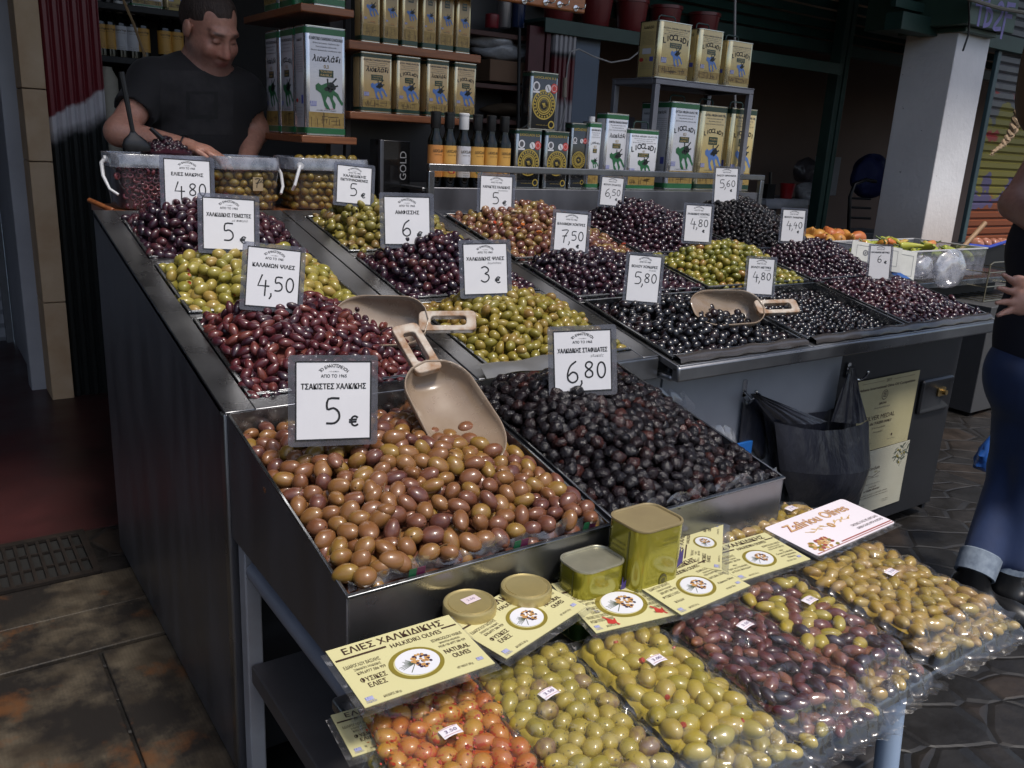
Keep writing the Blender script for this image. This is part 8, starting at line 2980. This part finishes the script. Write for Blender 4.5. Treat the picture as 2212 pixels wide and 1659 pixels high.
sack('crumpled clear bag beside the blue phone', 1985, 600, .14, .10, .08, CLR, 32, 2.16, 'clear_bags', 'plastic bags')
mb = MB()
mb.tube([PY(2.9, 2072, 543), PY(2.9, 2128, 482)], [.013, .016], 10)
tag(mb.build('tool_shaft', mat('bare_wood', (0.32, 0.19, 0.10), .6, vs=8)), 'bare wooden tool handle leaning right of the pillar', 'tool handle')
# wire rack and dark crates further right
wr = thing('wire_rack', 'brassy wire rack standing at the right behind the woman', 'rack', PY(2.2, 2150, 620))
mb = MB()
cW = PY(2.2, 2125, 605)
WIRE = mat('brass_wire', (0.38, 0.34, 0.24), .3, .9)
x0, x1 = PY(2.2, 2134, 600)[0], PY(2.2, 2134, 600)[0]+.34
zz = [PY(2.2, 2134, p)[2] for p in (650, 620, 590, 568)]
for z in zz[:3]: mb.tube([(x0, 2.2, z), (x1, 2.2, z), (x1, 2.45, z), (x0, 2.45, z)], .0035, 6, closed=True)
mb.tube([(x0, 2.2, zz[0]), (x0, 2.2, zz[3]-.01), (x0+.03, 2.2, zz[3]), (x1-.03, 2.2, zz[3]), (x1, 2.2, zz[3]-.01), (x1, 2.2, zz[0])], .004, 6)
mb.tube([(x0, 2.45, zz[0]), (x0, 2.45, zz[3]), (x1, 2.45, zz[3]), (x1, 2.45, zz[0])], .004, 6)
for k_ in range(5): mb.tube([(x0+.34*k_/4, 2.2, zz[0]), (x0+.34*k_/4, 2.45, zz[0])], .003, 6)
mb.build('wires', WIRE, wr)
mb = MB()
mb.box(x0-.10, x1+.6, 2.10, 2.6, 0.02, zz[0]-.006)
tag(mb.build('dark_crate_stand', mat('dark_crate', (0.06, 0.06, 0.062), .5), bevel=.004), 'dark box stand under the brassy wire rack', 'stand')
ck = thing('produce_crate', 'black crate with orange pink produce and blue netting by the shutter', 'crate', PY(3.0, 2150, 540))
mb = MB()
xc0 = PY(3.0, 2080, 560)[0]
zc0, zc1 = PY(3.0, 2140, 560)[2], PY(3.0, 2140, 530)[2]
open_box(mb, xc0, xc0+1.2, 3.0, 3.2, 0.3, zc1, .012)
mb.build('crate_walls', BLACK, ck, bevel=.003)
mb = MB()
mb.tube([(xc0+.02, 2.995, zc1+.01), (xc0+.3, 2.99, zc1-.01), (xc0+.6, 2.995, zc1+.03), (xc0+1.1, 2.99, zc1+.02)], .012, 8)
mb.build('blue_netting', mat('blue_net', (0.03, 0.06, 0.40), .4), ck)
for i in range(6):
    sack(('orange pink onion in the black crate, left end', 'orange pink onion in the black crate, second', 'orange pink onion in the black crate, third', 'orange pink onion in the black crate, fourth', 'orange pink onion in the black crate, fifth', 'orange pink onion in the black crate, right end')[i], 2105+18*i, 541, .10, .085, .10, mat('onion_skin', (0.42, 0.19, 0.11), .4, col2=(0.30, 0.10, 0.07), vs=12, coat=.2), 50+i, 3.08, 'onion', 'onion')
# braid of garlic hanging into the picture at the right
gbd = thing('garlic_braid', 'plaited straw braid with a frayed end hanging at the right edge', 'braid', PY(1.35, 2190, 250))
STRAW = mat('plaited_straw', (0.25, 0.18, 0.105), .75, col2=(0.26, 0.17, 0.10), vs=30, bmp=.5, bs=90, stretch=(1, 1, 3))
path = [PY(1.75, *p) for p in ((2232, 165), (2216, 215), (2200, 255), (2184, 290), (2166, 314), (2146, 328))]
def along(t):
    i = min(int(t*(len(path)-1)), len(path)-2)
    f_ = t*(len(path)-1)-i
    return path[i]*(1-f_)+path[i+1]*f_
for k_ in range(3):
    pts, rs_ = [], []
    for i in range(60):
        t_ = i/59
        c = along(t_)
        w_ = .024*(1-.78*t_)
        a = t_*26+k_*2.094
        pts.append(c+np.array([math.sin(a)*w_, math.sin(2*a)*w_*.55, math.sin(a)*w_*.35]))
        rs_.append(.017*(1-.72*t_))
    mb = MB()
    mb.tube(pts, rs_, 8)
    mb.build('strand', STRAW, gbd)
mb = MB()
rg = random.Random(4)
for i in range(9):
    e = path[-1]
    mb.tube([e, e+np.array([rg.uniform(-.03, .0), rg.uniform(-.01, .01), rg.uniform(-.025, .012)])], [.0035, .0015], 5)
mb.build('frayed_end', STRAW, gbd)

# ------------------------------------------------------------------ things hung on the counter front
bagm = mat('black_polythene', (0.020, 0.022, 0.032), .30, coat=.15, col2=(0.013, 0.014, 0.022), vs=6, bmp=.5, bs=24, bd=.012, stretch=(1, 1, .55))
hgb = thing('black_carrier_bag', 'large black carrier bag hanging by two handles from the counter hooks', 'bag', PY(1.46, 1740, 850))
def px_lerp(a, b, t): return (a[0]+(b[0]-a[0])*t, a[1]+(b[1]-a[1])*t)
def bag_patch(tl, tr, bl, br, nu, nv, bul, fold, top_sag=0.0, curve=1.0):
    G = []
    for j in range(nv+1):
        v = j/nv
        row = []
        for i in range(nu+1):
            u = i/nu
            l_, r2 = px_lerp(tl, bl, v), px_lerp(tr, br, v)
            p = px_lerp(l_, r2, u)
            y = p[1]+top_sag*math.sin(math.pi*u)*(1-v)
            q = PY(1.46, p[0], y)
            q = q+np.array([0, -bul(u, v)-fold*(math.sin(u*31+2*v)+.6*math.sin(u*57+v*6+1))*(1-.6*v), 0])
            row.append(q)
        G.append(row)
    return G
mb = MB()
mb.grid(bag_patch((1612, 848), (1628, 848), (1660, 907), (1780, 908), 22, 14, lambda u, v: .012+.03*v*math.sin(math.pi*u), .0045))
mb.grid(bag_patch((1826, 792), (1838, 790), (1786, 908), (1864, 905), 22, 16, lambda u, v: .012+.03*v*math.sin(math.pi*u), .0045))
mb.grid(bag_patch((1660, 907), (1864, 905), (1672, 1010), (1868, 1000), 40, 16, lambda u, v: .020+(.022+.045*v)*math.sin(math.pi*u)**.7, .0018, 15))
mb.grid(bag_patch((1672, 1010), (1868, 1000), (1700, 1088), (1842, 1088), 40, 14, lambda u, v: .020+(.067-.055*v**2.2)*math.sin(math.pi*u)**.7, .0010))
mb.build('bag_front', bagm, hgb, sharp=180)
mb = MB()
mb.grid(bag_patch((1655, 880), (1864, 868), (1690, 1088), (1846, 1088), 24, 12, lambda u, v: -.018, .003, 22))
mb.build('bag_back', bagm, hgb, sharp=180)
mb = MB()
bk_ = [[PY(1.49, 1606+60*u-8*v, 858+ (18*v) + 60*v + 10*math.sin(u*9)) for u in np.linspace(0, 1, 12)] for v in np.linspace(0, 1.6, 10)]
mb.grid(bk_)
tag(mb.build('folded_black_bag', bagm, sharp=180, solid=.001), 'flattened black bag hanging behind the left handle of the carrier bag', 'bag')
for lb, pts, m in (('clear plastic bag pinned to the enamel front beside the tray corner', ((1395, 835), (1478, 848), (1505, 885), (1420, 900)), film('hung_bag_film', (.9, .9, .93), .10, .22, .15, 40, .6, (.6, .62, .66))),
                   ('clear plastic bag lower down beside the tray corner', ((1535, 920), (1585, 922), (1592, 985), (1545, 960)), film('hung_bag_film', (.9, .9, .93), .10, .22, .15, 40, .6, (.6, .62, .66)))):
    c4 = [PY(1.485, *p) for p in pts]
    G = []
    for v in np.linspace(0, 1, 14):
        row = []
        for u in np.linspace(0, 1, 14):
            p = (c4[0]*(1-u)+c4[1]*u)*(1-v)+(c4[3]*(1-u)+c4[2]*u)*v
            p = p+np.array([0, -.012*math.sin(math.pi*u)*math.sin(math.pi*v)-.006*math.sin(u*17+v*5), .004*math.sin(u*21)])
            row.append(p)
        G.append(row)
    mb = MB()
    mb.grid(G)
    tag(mb.build('clear_bag', m, sharp=180), lb, 'plastic bag')
mb = MB()
a, b = PY(1.49, 1588, 958), PY(1.49, 1615, 1000)
mb.box(a[0], b[0], 1.482, 1.490, b[2], a[2])
tag(mb.build('blue_packet', mat('blue_packet_print', (0.015, 0.12, 0.42), .35), bevel=.001), 'bright blue packet behind the tray corner beside the black bag', 'packet')
# certificates
PAPY = mat('aged_certificate', (0.46, 0.42, 0.25), .55, col2=(0.40, 0.35, 0.19), vs=7, coat=.2)
PAPW = mat('pale_certificate', (0.50, 0.49, 0.40), .55, col2=(0.44, 0.42, 0.33), vs=7, coat=.2)
def certificate(label, tl, tr, bl, m, draw):
    Yc = 1.499
    TL, TR, BL = PY(Yc, *tl), PY(Yc, *tr), PY(Yc, *bl)
    U_ = nrm(TR-TL)
    W_ = np.array([0, -1., 0])
    V_ = np.cross(W_, U_)
    w_ = float(np.linalg.norm(TR-TL))
    h_ = float((TL-BL)@V_)
    r_ = thing('certificate', label, 'certificate', TL+U_*w_/2-V_*h_, 'certificates taped to the counter front')
    mb = MB()
    mb.frame_box(TL, U_, V_, W_, 0, w_, -h_, 0, -.0008, 0)
    mb.build('sheet', m, r_)
    t = Flat()
    draw(t, w_, h_)
    cc_ = dict(CPR)
    t.build('certificate_print', cc_, r_, TL, U_, V_, W_, .0005, .0002)
def d1(t, w_, h_):
    t.text('2017', w_*.5, -h_*.07, h_*.042, 'ink', 'C', 1)
    t.rect(w_*.08, -h_*.052, w_*.42, -h_*.048, 'ink', 1)
    t.rect(w_*.58, -h_*.052, w_*.92, -h_*.048, 'ink', 1)
    t.text('Athena International Olive Oil Competition', w_*.5, -h_*.145, h_*.036, 'ink', 'C', 1, w_*.88, bold=.02)
    t.ring(w_*.47, -h_*.245, h_*.060, h_*.068, 'ink', 1)
    for i in range(4): t.rect(w_*.47-h_*.035, -h_*(.215+.02*i), w_*.47+h_*.035, -h_*(.206+.02*i), 'ink', 1)
    t.text('DIPLOMA', w_*.46, -h_*.37, h_*.028, 'ink', 'C', 1, bold=.02)
    t.text('The jury of the AIOOC awards', w_*.46, -h_*.42, h_*.020, 'grey', 'C', 1)
    t.text('SILVER MEDAL', w_*.46, -h_*.57, h_*.062, 'ink', 'C', 1, w_*.46)
    t.text('to the TOLERIS FAMILY', w_*.46, -h_*.64, h_*.036, 'ink', 'C', 1, w_*.38, bold=.02, slant=.2)
    t.text('for the olive oil Lioclady', w_*.46, -h_*.70, h_*.022, 'ink', 'C', 1)
    t.text('Athens, April 2017', w_*.46, -h_*.76, h_*.020, 'ink', 'C', 1)
    for cx in (.33, .70):
        t.ell(w_*cx, -h_*.84, h_*.018, h_*.02, 'ink', 1, 12)
        t.text('Association of Exporters', w_*cx, -h_*.90, h_*.013, 'grey', 'C', 1)
def d2(t, w_, h_):
    t.text('London', w_*.30, -h_*.32, h_*.060, 'ink', 'C', 1, w_*.24)
    t.text('iooc', w_*.36, -h_*.37, h_*.035, 'ring', 'C', 1)
    t.stroke([(w_*.18, -h_*.40), (w_*.30, -h_*.43), (w_*.44, -h_*.37)], h_*.008, 'ink', 1)
    t.rect(w_*.17, -h_*.445, w_*.44, -h_*.441, 'ink', 1)
    t.text('Awards the extra virgin olive oil', w_*.33, -h_*.55, h_*.020, 'grey', 'C', 1)
    t.text('Liocladi gold', w_*.33, -h_*.605, h_*.028, 'ink', 'C', 1, slant=.2)
    t.text('by TOLERIS NIKOLAOS', w_*.33, -h_*.655, h_*.028, 'ink', 'C', 1, bold=.02)
    t.text('which has been conferred the BRONZE AWARD', w_*.36, -h_*.72, h_*.019, 'ink', 'C', 1, w_*.62)
    t.text('at the 2014 London International Olive Oil Competition', w_*.36, -h_*.76, h_*.019, 'ink', 'C', 1, w_*.66)
    for cx in (.16, .66):
        t.text('George Mantzaris', w_*cx, -h_*.87, h_*.016, 'ink', 'C', 1)
        t.text('Competition Director', w_*cx, -h_*.90, h_*.014, 'grey', 'C', 1)
    t.stroke([(w_*.97, -h_*.02), (w_*.84, -h_*.16), (w_*.72, -h_*.24)], h_*.006, 'leafg', 1)
    t.stroke([(w_*.97, -h_*.10), (w_*.90, -h_*.26), (w_*.84, -h_*.38)], h_*.006, 'leafg', 1)
    rg = random.Random(6)
    for i in range(22):
        x, y, a = w_*rg.uniform(.70, .98), -h_*rg.uniform(.03, .30), rg.uniform(2.2, 4.4)
        l = h_*rg.uniform(.03, .06)
        t.ell(x, y, l, l*.22, 'leafg', 2+i*.05, 12, a)
    for i in range(9): t.ell(w_*rg.uniform(.72, .95), -h_*rg.uniform(.10, .34), h_*.020, h_*.015, 'ring', 4+i*.1, 12, rg.uniform(0, 3))
certificate('yellowed 2017 competition certificate with SILVER MEDAL, the upper sheet', (1852, 826), (1988, 799), (1862, 978), PAPY, d1)
certificate('pale London award certificate with an olive branch, the lower sheet', (1862, 980), (1966, 950), (1842, 1117), PAPW, d2)
